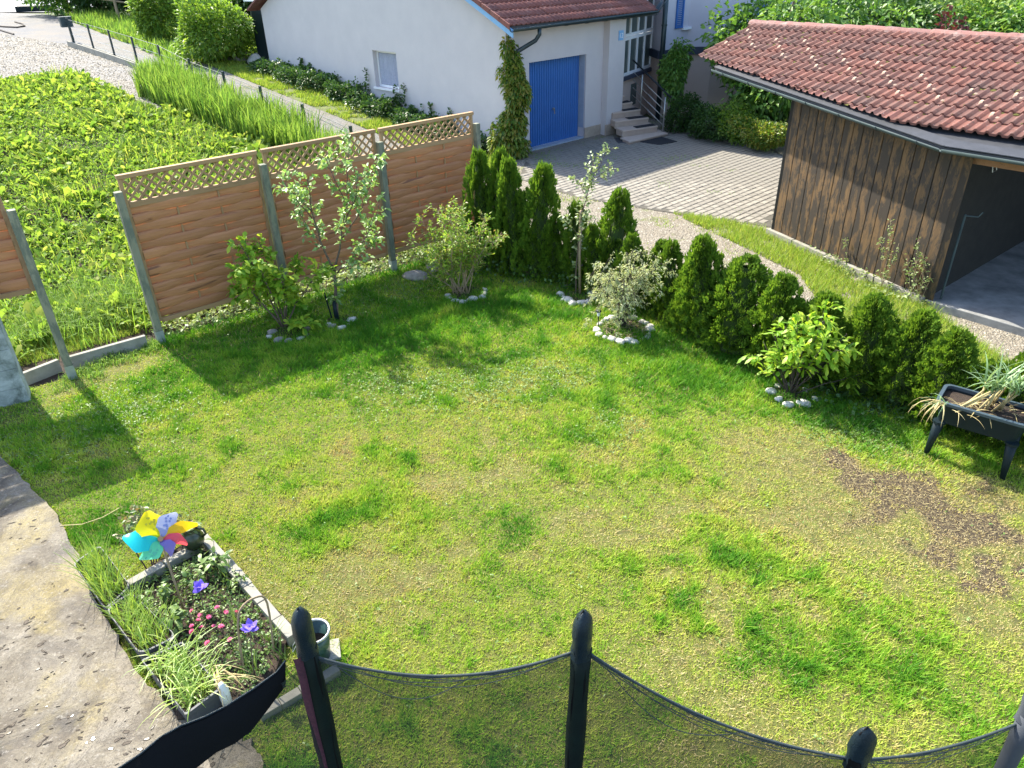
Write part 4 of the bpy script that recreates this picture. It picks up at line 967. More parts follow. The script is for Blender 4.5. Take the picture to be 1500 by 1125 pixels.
for off, hgt, nm in ((3.52, .2, 'kerb_slab'), (3.32, .16, 'kerb_slab')):
    L = 21.2 if off > 3.4 else 20.7
    while L > 9.5:
        q = [gfp(L, 0, off), gfp(L-.97, 0, off), gfp(L-.97, 0, off+.07), gfp(L, 0, off+.07)]
        m_ = MB(); m_.add([p-[0, 0, .1] for p in q]+[p+[0, 0, hgt] for p in q], [[0, 1, 2, 3], [7, 6, 5, 4], [0, 4, 5, 1], [1, 5, 6, 2], [2, 6, 7, 3], [3, 7, 4, 0]]); m_.build(nm, M['kerb'], gf); L -= 1.0
mbx = thing('letter_box', 'grey blue letter box on the first green fence post', 'letter box', tuple(GO+gfp(21.25, .75)))
m_ = MB(); m_.box((0, 0, .1), (.42, .22, .34), R(43)); m_.build('box', M['zinc'], mbx, bevel=.02); m_ = MB(); m_.box((0, 0, .285), (.46, .26, .03), R(43)); m_.build('lid', M['zinc'], mbx, bevel=.01)

# ================================================================== FAR TOP LEFT
sp_ = T(60, 14); po_ = thing('sign_post', 'thin grey metal post standing by the road at top left', 'post', tuple(sp_)); m_ = MB(); m_.tube([(0, 0, 0), (0, 0, 3)], .06, 8); m_.build('pole', M['galv'], po_); m_ = MB(); m_.tube([(0, 0, -.05), (0, 0, .12)], .16, 8); m_.build('foot', M['concrete'], po_)
sb_ = T(52, 16); bx_ = thing('salt_box', 'low dark box lying by the road near the metal post', 'box', tuple(sb_)); m_ = MB(); m_.box((0, 0, .14), (1.9, .8, .3), R(10)); m_.build('body', M['plastic_anth'], bx_, bevel=.05); m_ = MB(); m_.box((-.2, 0, .31), (1.3, .6, .05), R(10)); m_.build('lid', M['steel'], bx_, bevel=.02)
rp0 = T(176, 34); rt = thing('rail_fence', 'wooden pole fence with one long rail in front of the dark hedge', 'fence', tuple(rp0))
m_ = MB(); m_.tube([(0, 0, -.1), (0, 0, 1.9)], .07, 8); m_.build('post', M['stake'], rt)
m_ = MB(); a = ONP(150, -1, rp0, np.array([.3, -1, 0])/1.044)-rp0; b = ONP(222, 9, rp0, np.array([.3, -1, 0])/1.044)-rp0; m_.tube([a+(a-b), b+(b-a)*.5], .04, 6); m_.build('rail', M['stake'], rt)
hs = thing('garden_hose', 'dark hose curled on the asphalt lane at top left', 'hose', tuple(T(5, 38)))
m_ = MB(); o0 = T(5, 38); m_.tube([T(x, y, .03)-o0 for x, y in ((-20, 36), (5, 39), (25, 40), (36, 38), (33, 35), (22, 32))], .035, 6); m_.build('loop', M['bark_dark'], hs)
m_ = MB(); m_.tube([T(x, y, .03)-o0 for x, y in ((-20, 38), (0, 44), (20, 50))], .035, 6); m_.build('end', M['bark_dark'], hs)
# dark tarpaulin cover leaning at the far corner of the garage
tc = along(12.6, -1.0); tp = thing('covered_woodpile', 'tall dark green tarpaulin cover at the far corner of the garage', 'cover', (tc[0], tc[1], float(hz(tc[0], tc[1]))))
m_ = MB(); m_.prism([(-.9, -.2), (.7, -1.0), (1.3, .6), (-.4, 1.2)], -.1, 1.9); m_.build('sheet', M['plastic_anth'], tp, bevel=.12, smooth=True)
m_ = MB(); m_.box((.2, .1, 2.02), (2.0, 1.6, .05), R(-30)); m_.build('top_board', M['white_paint'], tp)

# ================================================================== VEGETATION BEHIND
def spot(px, py): p = T(px, py); return p[0], p[1]
x, y = spot(240, 64); bush('round_bush', 'bright green rounded bush left of two beside the path at top left', 'bush', x, y, 1.1, 2.3, 5500, .17, .1, 'bush', 3)
x, y = spot(325, 90); bush('spreading_bush', 'wide bright green bush beside the path just left of the garage', 'bush', x, y, 1.6, 1.95, 8500, .16, .09, 'bush', 5)
x, y = spot(285, 72); bush('pale_shrub', 'small pale leaved shrub between the two bright bushes', 'shrub', x, y, .5, .9, 900, .13, .09, 'weed', 8)
hx = [(95, 24, 'dark hedge section above the metal post'), (140, 26, 'dark hedge section left of the wooden pole'), (190, 30, 'dark hedge section behind the wooden pole'), (232, 34, 'dark hedge section behind the round bright bush'), (300, 30, 'tall dark shrub behind both bright bushes'), (350, 36, 'dark shrub behind the wide bright bush'), (385, 55, 'dark shrub beside the tarpaulin cover')]
for i, (px, py, lb) in enumerate(hx):
    p = T(px, py); q = p+np.array([-.5, 1.6, 0]); bush('hedge_shrub', lb, 'hedge', q[0], q[1], 2.3 if i < 5 else 1.4, 3.6 if i < 5 else 2.6, 5200, .26, .15, 'hedge_dark' if i else 'tree_leaf', 20+i, 'dark shrubs at the top left')
# grass/weed mounds beneath the hedge are part of the verge; big trees beyond the shed
TR = [(1150, 30, 9, 2.6, 'tree_leaf', 'dark green tree right behind the lilac house corner'), (1215, 40, 12, 3.1, 'tree_leaf', 'dense green tree above the left end of the shed ridge'), (1290, 45, 15, 3.2, 'hedge_dark', 'darker tree above the middle of the shed ridge'),
      (1360, 40, 17, 3.3, 'tree_light', 'pale green tree above the shed ridge beside the purple shrub'), (1440, 35, 19, 3.4, 'tree_light', 'bright tree above the right part of the shed ridge'), (1510, 40, 18, 3.0, 'tree_leaf', 'green tree at the top right corner'), (1300, 10, 30, 5.0, 'tree_leaf', 'distant tree between the crowns behind the shed'), (1180, 5, 26, 4.0, 'tree_light', 'distant pale tree behind the lilac house corner'), (1420, 5, 31, 5.2, 'hedge_dark', 'distant dark tree at the top right')]
def big_tree(name, label, x, y, r, h, mat, seed, n=6500, leaf=.24):
    t = thing(name, label, 'tree', (x, y, -.3), 'trees beyond the shed'); g = np.random.default_rng(seed); Ps, Ds = [], []
    sb = MB(); sb.tube([(0, 0, 0), (.1, 0, h*.3), (0, .1, h*.6), (.1, 0, h*.9)], [.2, .15, .1, .04], 7)
    for k in range(9):
        a = g.uniform(0, 2*PI); rr = r*g.uniform(.25, .62); c = (math.cos(a)*rr, math.sin(a)*rr, h*g.uniform(.35, .85)); 
        P, D = lumpy(n//9, c, (r*.5, r*.5, h*.24), 6, seed*10+k, .45); Ps.append(P); Ds.append(D)
        sb.tube([(0, 0, h*.25), (c[0]*.5, c[1]*.5, c[2]*.75), c], [.08, .05, .02], 5)
    P = np.concatenate(Ps); D = np.concatenate(Ds)
    link('crown', leaves_mesh('crown', P, D+RNG.normal(size=D.shape)*.7, RNG.uniform(.6, 1.2, len(P))*leaf, RNG.uniform(.6, 1.2, len(P))*leaf*.6, .25), M[mat], t); sb.build('trunk', M['bark'], t)
for i, (px, py, far, r, mt, lb) in enumerate(TR):
    d = ray(px, 60); d = d/np.hypot(d[0], d[1]); D_ = 17+far*.62
    hh = CAM_H+(ray(px, py)/np.hypot(*ray(px, py)[:2]))[2]*D_+.9
    big_tree('broadleaf_tree', lb, d[0]*D_, d[1]*D_, r, max(hh, 3.2)+.3, mt, 40+i, 6500 if i < 6 else 5000, .2 if i < 6 else .3)
d = ray(1405, 58); d /= np.hypot(*d[:2]); bush('purple_shrub', 'dark red leaved shrub peeping over the shed ridge', 'shrub', d[0]*18.5, d[1]*18.5, .9, 3.3, 2200, .13, .08, 'purple_leaf', 61, z=-.2)
# shrubs between paving and house
SHB = [(1008, 196, .65, .95, 'hedge_dark', 'dark green shrub beside the foot of the stair railing', 'dark'), (1045, 208, .75, .8, 'hedge_dark', 'dark low shrub right of the railing shrub', 'dark'), (1085, 212, .8, .85, 'bush', 'bright green shrub below the beige house base', ''),
       (1128, 226, .75, .7, 'creeper', 'yellowish spreading shrub touching the shed corner', ''), (1105, 190, .9, 1.15, 'tree_leaf', 'leafy shrub behind the yellowish one by the shed', ''), (1160, 205, 1.0, 1.2, 'ivy', 'green shrub half hidden by the shed wall', '')]
for i, (px, py, r, h, mt, lb, _) in enumerate(SHB):
    p = G(px, py); bush('garden_shrub', lb, 'shrub', p[0], p[1]+r*.5, r, h, 3800, .085, .045, mt, 70+i, 'shrubs between paving and house')
p = G(983, 192); t = thing('climbing_vine', 'tall green vine climbing beside the stairs to the lilac house', 'vine', (p[0]+.1, p[1]+.6, 0))
P, D = lumpy(2600, (0, 0, 1.55), (.42, .4, .85), 9, 81, .5); link('foliage', leaves_mesh('foliage', P, D+RNG.normal(size=D.shape)*.5-[0, 0, .4], RNG.uniform(.7, 1.2, len(P))*.11, RNG.uniform(.7, 1.2, len(P))*.075, .3), M['tree_leaf'], t)
m_ = MB(); m_.tube([(0, 0, 0), (.05, 0, .8), (-.05, .05, 1.6), (0, 0, 2.2)], [.035, .03, .02, .01], 6); m_.build('stem', M['bark'], t)
p = G(1125, 172); t = thing('fir_tree', 'dark conifer with drooping boughs behind the left end of the shed', 'tree', (7.6, 21.6, -.1)); Ps, Ds = [], []
m_ = MB(); m_.tube([(0, 0, 0), (0, 0, 3.0)], [.09, .02], 7); m_.build('trunk', M['bark_dark'], t)
for k in range(60):
    z = .3+2.6*(k/60)**.9; a = k*2.4; L = 1.35*(1-z/3.5)+.2; n = 60; tt = RNG.random(n); side = RNG.choice([-1, 1], n)
    bx = np.stack([math.cos(a)*L*tt, math.sin(a)*L*tt, z-.25*L*tt**2], 1); dr_ = np.stack([math.cos(a)-math.sin(a)*side*1.0, math.sin(a)+math.cos(a)*side*1.0, np.full(n, -.15)], 1); Ps.append(bx); Ds.append(dr_)
link('crown', leaves_mesh('crown', np.concatenate(Ps), np.concatenate(Ds), .15, .045, .1), M['conifer'], t)
p = G(1112, 185); t = thing('rose_shrub', 'tall loose rose shrub with pale blossoms near the shed gutter', 'shrub', (p[0], p[1], 0)); Ps, Ds, Fl = [], [], []; m_ = MB()
for k in range(9):
    a = RNG.uniform(0, 2*PI); L = RNG.uniform(1.1, 1.7); q = [(0, 0, 0), (math.cos(a)*.12, math.sin(a)*.12, L*.5), (math.cos(a)*.35, math.sin(a)*.35, L)]; m_.tube(q, [.012, .008, .004], 4)
    for j in range(60): s = RNG.uniform(.3, 1); Ps.append([math.cos(a)*.35*s**2+RNG.normal()*.07, math.sin(a)*.35*s**2+RNG.normal()*.07, L*s]); Ds.append(RNG.normal(size=3))
    for j in range(5): Fl.append([math.cos(a)*.35+RNG.normal()*.08, math.sin(a)*.35+RNG.normal()*.08, L-RNG.uniform(0, .3)])
m_.build('stems', M['bark'], t); link('foliage', leaves_mesh('foliage', np.array(Ps), np.array(Ds), .08, .05), M['bush'], t)
Fl = np.repeat(np.array(Fl), 5, 0); link('blossom', leaves_mesh('blossom', Fl, RNG.normal(size=Fl.shape), .05, .045), M['white_flower'], t)

# creeper on the garage corner and ivy along the gable wall
t = thing('virginia_creeper', 'yellow green creeper wrapped round the garage corner and downpipe', 'vine', tuple(G0)); q0 = gp(.12, .12)-G0
Ps, Ds = [], []
for z0_, z1_, rr, n, dx in ((.0, .7, .62, 1500, -.22), (.5, 1.3, .42, 1500, -.05), (1.2, 2.0, .36, 1500, .05), (1.7, 2.45, .27, 1000, .0), (2.3, 2.75, .13, 300, -.12)):
    P, D = lumpy(n, (q0[0]+dx, q0[1], (z0_+z1_)/2), (rr, rr*.8, (z1_-z0_)*.72), 8, int(z0_*100)+5, .5); Ps.append(P); Ds.append(D)
P = np.concatenate(Ps); D = np.concatenate(Ds); ok = ((P+G0-G0)@NG > .02) | ((P@DG) < -.02); ok &= P[:, 2] > .0; P, D = P[ok], D[ok]
link('foliage', leaves_mesh('foliage', P, D*.7+RNG.normal(size=D.shape)*.4-[0, 0, .7], RNG.uniform(.7, 1.2, len(P))*.12, RNG.uniform(.7, 1.2, len(P))*.07, .25), M['creeper'], t)
m_ = MB()
for k in range(4): m_.tube([q0+[k*.04-.06, 0, 0], q0+[.05-k*.03, .02, 1.0], q0+[k*.03-.05, 0, 2.3]], [.02, .015, .006], 5)
m_.tube([q0+[-.2, -.1, 2.1], q0+[-.38, -.15, 2.2], q0+[-.45, -.15, 2.0]], .006, 4); m_.build('stem', M['bark'], t)
Ps, Ds = [], []
for k in range(150):
    L = RNG.uniform(.6, 12); p = along(L, RNG.uniform(.05, .75)); z = float(hz(p[0], p[1])); hgt = (.28+.32*vnoise(L*1.3, 2, 4))*(.6 if p[1] < 0 else 1); rr = RNG.uniform(.16, .34)
    P, D = lumpy(110, (p[0], p[1], z+hgt*.4), (rr, rr, hgt*.75), 5, 300+k, .4); Ps.append(P); Ds.append(D)
for k in range(13):                                   # shoots that climb the render
    L = RNG.choice([1.6, 2.2, 3.0, 4.2, 4.3, 5.9, 7.2, 8.4, 9.5, 10.6, 11.2])+RNG.normal()*.1; n = 60; b0 = along(L, .04); zz = float(hz(b0[0], b0[1]))+RNG.uniform(.2, 1)**1.2*RNG.uniform(.6, 1.35)*np.linspace(0, 1, n)
    Ps.append(np.stack([b0[0]+UG[0]*RNG.normal(size=n)*.05, b0[1]+UG[1]*RNG.normal(size=n)*.05, zz], 1)); Ds.append(np.tile(-DG, (n, 1)))
P = np.concatenate(Ps); D = np.concatenate(Ds)
o = link('ivy', leaves_mesh('ivy', P, D+RNG.normal(size=D.shape)*.4+[0, 0, .2], RNG.uniform(.7, 1.2, len(P))*.09, RNG.uniform(.7, 1.2, len(P))*.085, .2), M['ivy']); tag(o, 'dark green ivy creeping along the foot of the white gable wall', 'ivy', kind='stuff')

# stones
def rock(name, c, r, mat, seed, flat=.65, parent=None, el=1.0):
    bm = bmesh.new(); bmesh.ops.create_icosphere(bm, subdivisions=2, radius=1); g = np.random.default_rng(seed); ang = g.uniform(0, PI); k = g.normal(size=(5, 3))
    for v in bm.verts:
        d = np.array(v.co); f = 1+.16*math.sin(d@k[0]*2)+.12*math.sin(d@k[1]*3+1)+.05*math.sin(d@k[2]*7); v.co = Vector(d*f)
        x_, y_ = v.co.x*r*el, v.co.y*r/el**.5; v.co = Vector((x_*math.cos(ang)-y_*math.sin(ang), x_*math.sin(ang)+y_*math.cos(ang), v.co.z*r*flat))
    me = bpy.data.meshes.new(name); bm.to_mesh(me); bm.free(); o = link(name, me, M[mat], parent, True); o.location = v3(c); return o
for i, (px, py, r, lb) in enumerate([(263, 66, .3, 'grey boulder below the round bright bush'), (352, 88, .4, 'pale boulder right of the wide bright bush'), (378, 92, .32, 'boulder between the wide bush and the tarpaulin cover'), (418, 95, .35, 'white stone at the far foot of the garage wall'), (600, 168, .22, 'whitish stone in the ivy right of the gable window'), (490, 120, .2, 'small stone in the ivy left of the gable window'), (720, 205, .3, 'grey stone at the foot of the creeper')]):
    p = T(px, py); tag(rock('boulder', p+[0, 0, r*.3], r, 'stone_g' if i % 2 else 'stone_w', 400+i), lb, 'stone', 'stones along the garage bank')

# ================================================================== GRASS, FIELD, GRAVEL
def pts_in(poly, dens, margin=None):
    P = np.array([p[:2] for p in poly]); lo, hi = P.min(0), P.max(0); n = int(np.prod(hi-lo)*dens); x = RNG.uniform(lo[0], hi[0], n); y = RNG.uniform(lo[1], hi[1], n)
    k = inpoly(x, y, P); return x[k], y[k]
def visible(x, y, z=0, pad=60):
    P = np.stack([x, y, np.broadcast_to(z, x.shape)-CAM_H], 1)@RM; u_ = P[:, 0]/P[:, 2]*F_PX+750; v_ = P[:, 1]/P[:, 2]*F_PX+562.5
    return (P[:, 2] > .5) & (u_ > -pad-200) & (u_ < 1500+pad+200) & (v_ > -pad-100) & (v_ < 1125+pad+260)
BED = [G(176, 868)[:2], G(296, 785)[:2], G(430, 922)[:2], G(385, 1045)[:2], G(262, 1060)[:2]]
def blob(x, y, px, py, r, el=1.0, ang=0):
    c = G(px, py); dx, dy = x-c[0], y-c[1]; a = R(ang); u_ = (dx*math.cos(a)+dy*math.sin(a))/el; v_ = -dx*math.sin(a)+dy*math.cos(a); return np.exp(-(u_*u_+v_*v_)/(r*r))
LUSH = [(530, 745, .36, 1.8, 20), (600, 690, .28, 1.6, 60), (470, 765, .25, 1.5, 0), (590, 660, .2, 1, 0), (840, 650, .45, 1.6, 30), (1170, 850, .32, 1.8, -40), (1270, 920, .38, 1.6, -60), (1235, 990, .25, 1.4, 0), (1040, 850, .16, 1.2, 0), (1000, 545, .6, 2.4, -35), (1230, 615, .5, 2.2, -35), (880, 580, .4, 2, 0), (430, 520, .8, 2.4, 35), (560, 500, .6, 2, 30), (650, 460, .6, 2, 20), (100, 640, .6, 1.6, 30), (1150, 790, .3, 1.5, -30), (1400, 660, .5, 1.4, -30), (760, 450, .5, 2, 0), (620, 1060, .2, 1.5, 0), (1380, 1000, .2, 1.4, 30), (960, 500, .4, 1.6, -20), (1080, 800, .25, 1.4, -30)]
DRY = [(730, 695, .42, 1.7, 20), (690, 640, .22, 1.3, 0), (830, 775, .3, 1.6, 10), (880, 655, .25, 1.6, 0), (1180, 665, .45, 1.5, -30), (1160, 740, .5, 1.2, -30), (1220, 690, .6, 1.3, -30), (1240, 800, .4, 1.4, -30), (1300, 770, .6, 1.5, -30), (1430, 790, .6, 1.3, -30), (1100, 900, .3, 1.4, 0), (1080, 1050, .3, 1.5, 0), (930, 800, .25, 1.5, 0), (1000, 960, .3, 1.5, 0), (170, 545, .3, 2, 40), (450, 880, .4, 1.5, 0), (1440, 900, .35, 1.4, 0), (620, 835, .3, 1.5, 0), (1000, 740, .25, 1.4, 0)]
SOIL = [(1290, 700, .36, 1.8, -25), (1350, 735, .42, 1.6, -30), (1420, 775, .36, 1.6, -30), (1250, 720, .15, 1.4, -20), (1450, 850, .15, 2, 0), (700, 640, .06, 1.4, 0), (1330, 760, .25, 1.4, 0), (1380, 720, .18, 1.4, 0)]
def lawn_fields(x, y):
    n1_ = fbm(x, y, 1.1, 3); n2_ = fbm(x, y, 4.5, 9); n3_ = fbm(x, y, 14, 21, 2)
    lush = np.zeros(len(x)); dry = np.zeros(len(x)); soil = np.zeros(len(x))
    wx_, wy_ = x+(fbm(x, y, 2.2, 31)-.5)*1.5, y+(fbm(x, y, 2.2, 37)-.5)*1.5
    for b in LUSH: lush = np.maximum(lush, blob(wx_, wy_, *b))
    for b in DRY: dry = np.maximum(dry, blob(wx_, wy_, *b))
    for b in SOIL: soil = np.maximum(soil, blob(wx_, wy_, *b))
    far = np.clip((y-7.2+.25*x)/2.2, 0, 1)
    lush = np.maximum(lush, np.clip((fbm(x, y, 2.6, 77)-.56)*5.5, 0, .75)*(1-np.clip(dry+soil, 0, 1)))
    tint = .57+.65*(n1_-.5)+.60*(n2_-.5)+.45*(n3_-.5)+.27*lush*(.25+1.5*n2_)-.36*dry*(.3+1.4*n2_)+.15*far-.25*soil
    return tint, lush, dry, soil, far, n2_, n3_
lv = np.array([v.co[:2] for v in lawn_sheet.data.vertices]); f6 = lawn_fields(lv[:, 0], lv[:, 1])
ba = lawn_sheet.data.attributes.new('bare', 'FLOAT', 'POINT'); ba.data.foreach_set('value', np.clip(f6[3]*1.15+f6[2]*.2, 0, 1).astype(np.float32))
x, y = pts_in(LAWN, 11000); k = visible(x, y); x, y = x[k], y[k]; D_ = np.hypot(x, y)
k = RNG.random(len(x)) < np.clip(1.25-D_/12.5, .38, 1); x, y = x[k], y[k]
tn, lu, dr_, so_, fa_, n2_, n3_ = lawn_fields(x, y)
k = ~inpoly(x, y, np.array(pp)) & ~inpoly(x, y, BED) & (RNG.random(len(x)) > np.clip(1.35*so_-.28+(fbm(x, y, 9, 88)-.5)*2.2*np.clip(so_*3, 0, 1), 0, .88)) & (RNG.random(len(x)) > dr_*.3*n3_+.08*n3_); x, y, tn, lu, dr_, so_, fa_, n3_ = [a[k] for a in (x, y, tn, lu, dr_, so_, fa_, n3_)]
D_ = np.hypot(x, y)
edge = dist_seg(x, y, P1, P1+FD*5.6); nearf = np.exp(-(edge/.35)**2)
for a, b in zip(LAWN[5:11], LAWN[6:12]): nearf = np.maximum(nearf, .8*np.exp(-(dist_seg(x, y, a, b)/.5)**2))
h = (.024+.016*fa_+.034*np.clip(lu, 0, 1)*(.4+1.2*n3_)+.035*nearf)*(.55+.9*n3_)*RNG.uniform(.6, 1.35, len(x))*(1-.45*dr_)
tt = np.clip(tn+.2*nearf+RNG.normal(size=len(x))*.10, 0, 1); dead = RNG.random(len(x)) < (.07+.3*dr_+.2*so_-.08*lu); tt[dead] = RNG.uniform(0, .22, dead.sum())
o = blades('lawn_grass', x, y, np.full(len(x), -.004), h, (.0068+.0005*D_)*RNG.uniform(.7, 1.3, len(x)), h*RNG.uniform(.25, 1.5, len(x)), M['lawn_grass'], tint=tt); tag(o, 'patchy sunlit lawn grass, lush and dry patches mixed', 'grass', kind='stuff')
x, y = pts_in(LAWN, 1500); k = visible(x, y); x, y = x[k], y[k]; f7 = lawn_fields(x, y); k = (RNG.random(len(x)) < f7[3]*.9+f7[2]*.75) & ~inpoly(x, y, BED) & ~inpoly(x, y, np.array(pp)); x, y = x[k], y[k]; n = len(x); h = RNG.uniform(.004, .012, n)
o = blades('dry_thatch', x, y, RNG.uniform(.0, .012, n), h, RNG.uniform(.0025, .006, n), RNG.uniform(.015, .045, n), M['straw']); tag(o, 'dry straw coloured thatch lying round the bare soil patch', 'thatch', kind='stuff')
x, y = pts_in(LAWN, 700); k = visible(x, y); x, y = x[k], y[k]; f7 = lawn_fields(x, y); k = RNG.random(len(x)) < (f7[3]*.9-.15)*.6; x, y = x[k], y[k]; n = len(x); s = RNG.uniform(.004, .012, n)[:, None]; c = np.stack([x, y, np.zeros(n)], 1); a = RNG.uniform(0, 2*PI, n)
bs = [c+s*np.stack([np.cos(a+t)*RNG.uniform(.6, 1.5, n), np.sin(a+t)*RNG.uniform(.6, 1.5, n), np.zeros(n)], 1) for t in (0, 2.1, 4.2)]; tp_ = c+s*np.stack([RNG.normal(size=n)*.3, RNG.normal(size=n)*.3, RNG.uniform(.5, 1.1, n)], 1); kk = np.arange(n)[:, None]*4
o = link('soil_clods', idx_mesh('soil_clods', np.stack(bs+[tp_], 1).reshape(-1, 3), np.concatenate([kk+np.array([q]) for q in ([0, 1, 3], [1, 2, 3], [2, 0, 3])])), M['soil']); tag(o, 'dark crumbly clods on the bare patch of the lawn', 'soil', kind='stuff')
# clover and small broad leaves
x, y = pts_in(LAWN, 700); k = visible(x, y); x, y = x[k], y[k]; cl = np.zeros(len(x))
for b in [(740, 560, .5, 2.4, 10), (820, 545, .35, 1.6, 0), (100, 640, .5, 1.8, 30), (180, 600, .4, 1.4, 0), (900, 625, .25, 1.4, 0), (600, 560, .3, 2, 0), (420, 440, .5, 2, 40), (1260, 640, .35, 1.6, -30), (560, 440, .5, 2, 40)]: cl = np.maximum(cl, blob(x, y, *b))
k = (RNG.random(len(x)) < cl*.85+.012) & ~inpoly(x, y, np.array(pp)) & ~inpoly(x, y, BED); x, y = x[k], y[k]
x = np.repeat(x, 3)+RNG.normal(size=len(x)*3)*.006; y = np.repeat(y, 3)+RNG.normal(size=len(y)*3)*.006; n = len(x); a = RNG.uniform(0, 2*PI, n)
o = link('clover', leaves_mesh('clover', np.stack([x, y, RNG.uniform(.015, .035, n)], 1), np.stack([np.cos(a), np.sin(a), RNG.uniform(-.1, .4, n)], 1), RNG.uniform(.014, .026, n), RNG.uniform(.012, .024, n), .1), M['clover']); tag(o, 'clover patches growing through the lawn', 'clover', kind='stuff')
def grass_area(name, label, poly, dens, h0, wd, mat, lean=.7, hv=.4, noise=2.0, excl=None, z_off=0, segs=1, thin=.35):
    x, y = pts_in(poly, dens); k = visible(x, y, hz(x, y)); x, y = x[k], y[k]; nn = fbm(x, y, noise, 51); k = nn > thin+RNG.random(len(x))*.12
    if excl is not None: k &= ~inpoly(x, y, excl)
    x, y, nn = x[k], y[k], nn[k]; h = h0*(.5+nn)*RNG.uniform(1-hv, 1+hv, len(x)); dd = np.hypot(x, y)
    o = blades(name, x, y, hz(x, y)+z_off-.01, h, wd*RNG.uniform(.7, 1.3, len(x))*(1+dd*.02), h*RNG.uniform(.2, 1.2, len(x))*lean, M[mat], segs=segs); return tag(o, label, 'grass', kind='stuff')
grass_area('verge_grass', 'short yellow green grass between the gravel path and garage wall', [along(27, .8), along(21.3, 1.5), along(17.3, 1.15), along(8.8, 1.6), along(4.2, 1.6), along(1.5, 1.55), along(-.8, 1.5), along(-.2, .1), along(12, .1), along(12, -3), along(27, -3)], 1500, .09, .016, 'verge_grass')
grass_area('hedge_foot_grass', 'green weeds at the foot of the top left hedge', [T(100, 30), T(180, 62), T(250, 92), T(300, 80), T(240, 40), T(130, 20)], 120, .35, .05, 'long_grass')
grass_area('tall_grass', 'tall bright green grass growing along the wire fence', [along(11.5, 3.5), along(3.2, 3.5), along(1.0, 3.6), along(.8, 4.3), along(3, 4.6), along(6, 4.9), along(10.4, 5.1), along(11.8, 4.2)], 460, .8, .022, 'long_grass', .4, .3, segs=2, thin=.2)
grass_area('shed_grass', 'bright grass strip along the foot of the plank wall', [G(985, 312), G(1060, 322), G(1130, 341), G(1240, 386), G(1350, 444), G(1400, 480), G(1520, 560), G(1500, 600), G(1395, 575), G(1300, 520), G(1220, 470), G(1170, 402), G(1110, 372)], 3000, .1, .009, 'verge_grass', .8, .5, thin=.25)
grass_area('drive_weeds', 'sparse weeds scattered over the gravel driveway', DRIVE, 500, .035, .01, 'verge_grass', 1.2, thin=.58, noise=1.3, excl=np.array(PAVE))
grass_area('paving_weeds', 'tufts of weed in the paving joints', PAVE, 350, .04, .01, 'long_grass', 1.2, thin=.66, noise=1.1)
grass_area('kerb_grass', 'long grass at the edging boards and fence foot', [G(40, 575), G(110, 548), G(215, 497), G(240, 505), G(225, 520), G(110, 575)], 3000, .1, .007, 'long_grass', .9, segs=2, thin=.3)
grass_area('gap_grass', 'long seeding grass in the gap between the two fences', [G(20, 520), G(100, 500), G(215, 470), G(235, 440), P1+FD*.6-FN*.25, P1+FD*.8-FN*2.0, P1-FN*2.8-FD*.5, P0-FN*1.7-FD*.6], 1500, .26, .008, 'long_grass', .9, .6, segs=2, thin=.3)
grass_area('gap_low_grass', 'short pale grass behind the edging boards', [G(20, 540), G(205, 487), G(225, 430), G(60, 430), G(-60, 470)], 3500, .07, .008, 'verge_grass', .9, .5, thin=.3)
# foot of the fence on the lawn side: strip of weeds and white-green ground cover
x, y = pts_in([P1+FN*.05, P1+FD*5.6+FN*.05, P1+FD*5.6-FN*.35, P1-FN*.35], 900); n = len(x); P = np.stack([x, y, RNG.uniform(.0, .16, n)], 1)
o = link('ground_cover', leaves_mesh('ground_cover', P, RNG.normal(size=(n, 3))+[0, 0, .4], RNG.uniform(.04, .08, n), RNG.uniform(.03, .06, n)), M['weed']); tag(o, 'pale green ground cover leaves beneath the fence panels', 'ground cover', kind='stuff')
# the leafy vegetable field: rosettes of upright broad leaves
FIELD = [T(-160, 130), T(0, 123), T(60, 112), T(110, 113), T(180, 142), T(232, 168), T(262, 150), along(8, 4.3), along(5, 4.2), along(1.0, 4.1), (-1.2, 14.4), P1+FD*4.9-FN*.35, P1-FN*.4-FD*.1, P1-FN*1.6-FD*.7, P0-FN*.8-FD*.4, (-9, 8)]
x, y = pts_in(FIELD, 46); k = visible(x, y, hz(x, y)); x, y = x[k], y[k]; nn = fbm(x, y, .8, 71); bare = np.zeros(len(x))
for (px, py, r) in [(140, 275, .5), (110, 215, .5), (60, 200, .4), (150, 220, .4)]:
    c = T(px, py); bare = np.maximum(bare, np.exp(-((x-c[0])**2+(y-c[1])**2)/r**2))
k = (RNG.random(len(x)) > .16+bare*.75); x, y, nn = x[k], y[k], nn[k]
Ps, Ds, Ls_l, Ws = [], [], [], []
for xi, yi, ni in zip(x, y, nn):
    m_n = RNG.integers(7, 13); a = RNG.uniform(0, 2*PI, m_n); s = (.35+1.15*ni)*RNG.uniform(.5, 1.35); up = RNG.uniform(.7, 3.0, m_n)
    Ps.append(np.stack([xi+np.cos(a)*.02, yi+np.sin(a)*.02, np.full(m_n, float(hz(xi, yi)))+RNG.uniform(0, .09*s, m_n)], 1)); Ds.append(np.stack([np.cos(a), np.sin(a), up], 1)); L_ = RNG.uniform(.10, .24, m_n)*s; Ls_l.append(L_); Ws.append(L_*RNG.uniform(.26, .5, m_n))
P = np.concatenate(Ps); D = np.concatenate(Ds); L_ = np.concatenate(Ls_l); W_ = np.concatenate(Ws); D = unit(D)
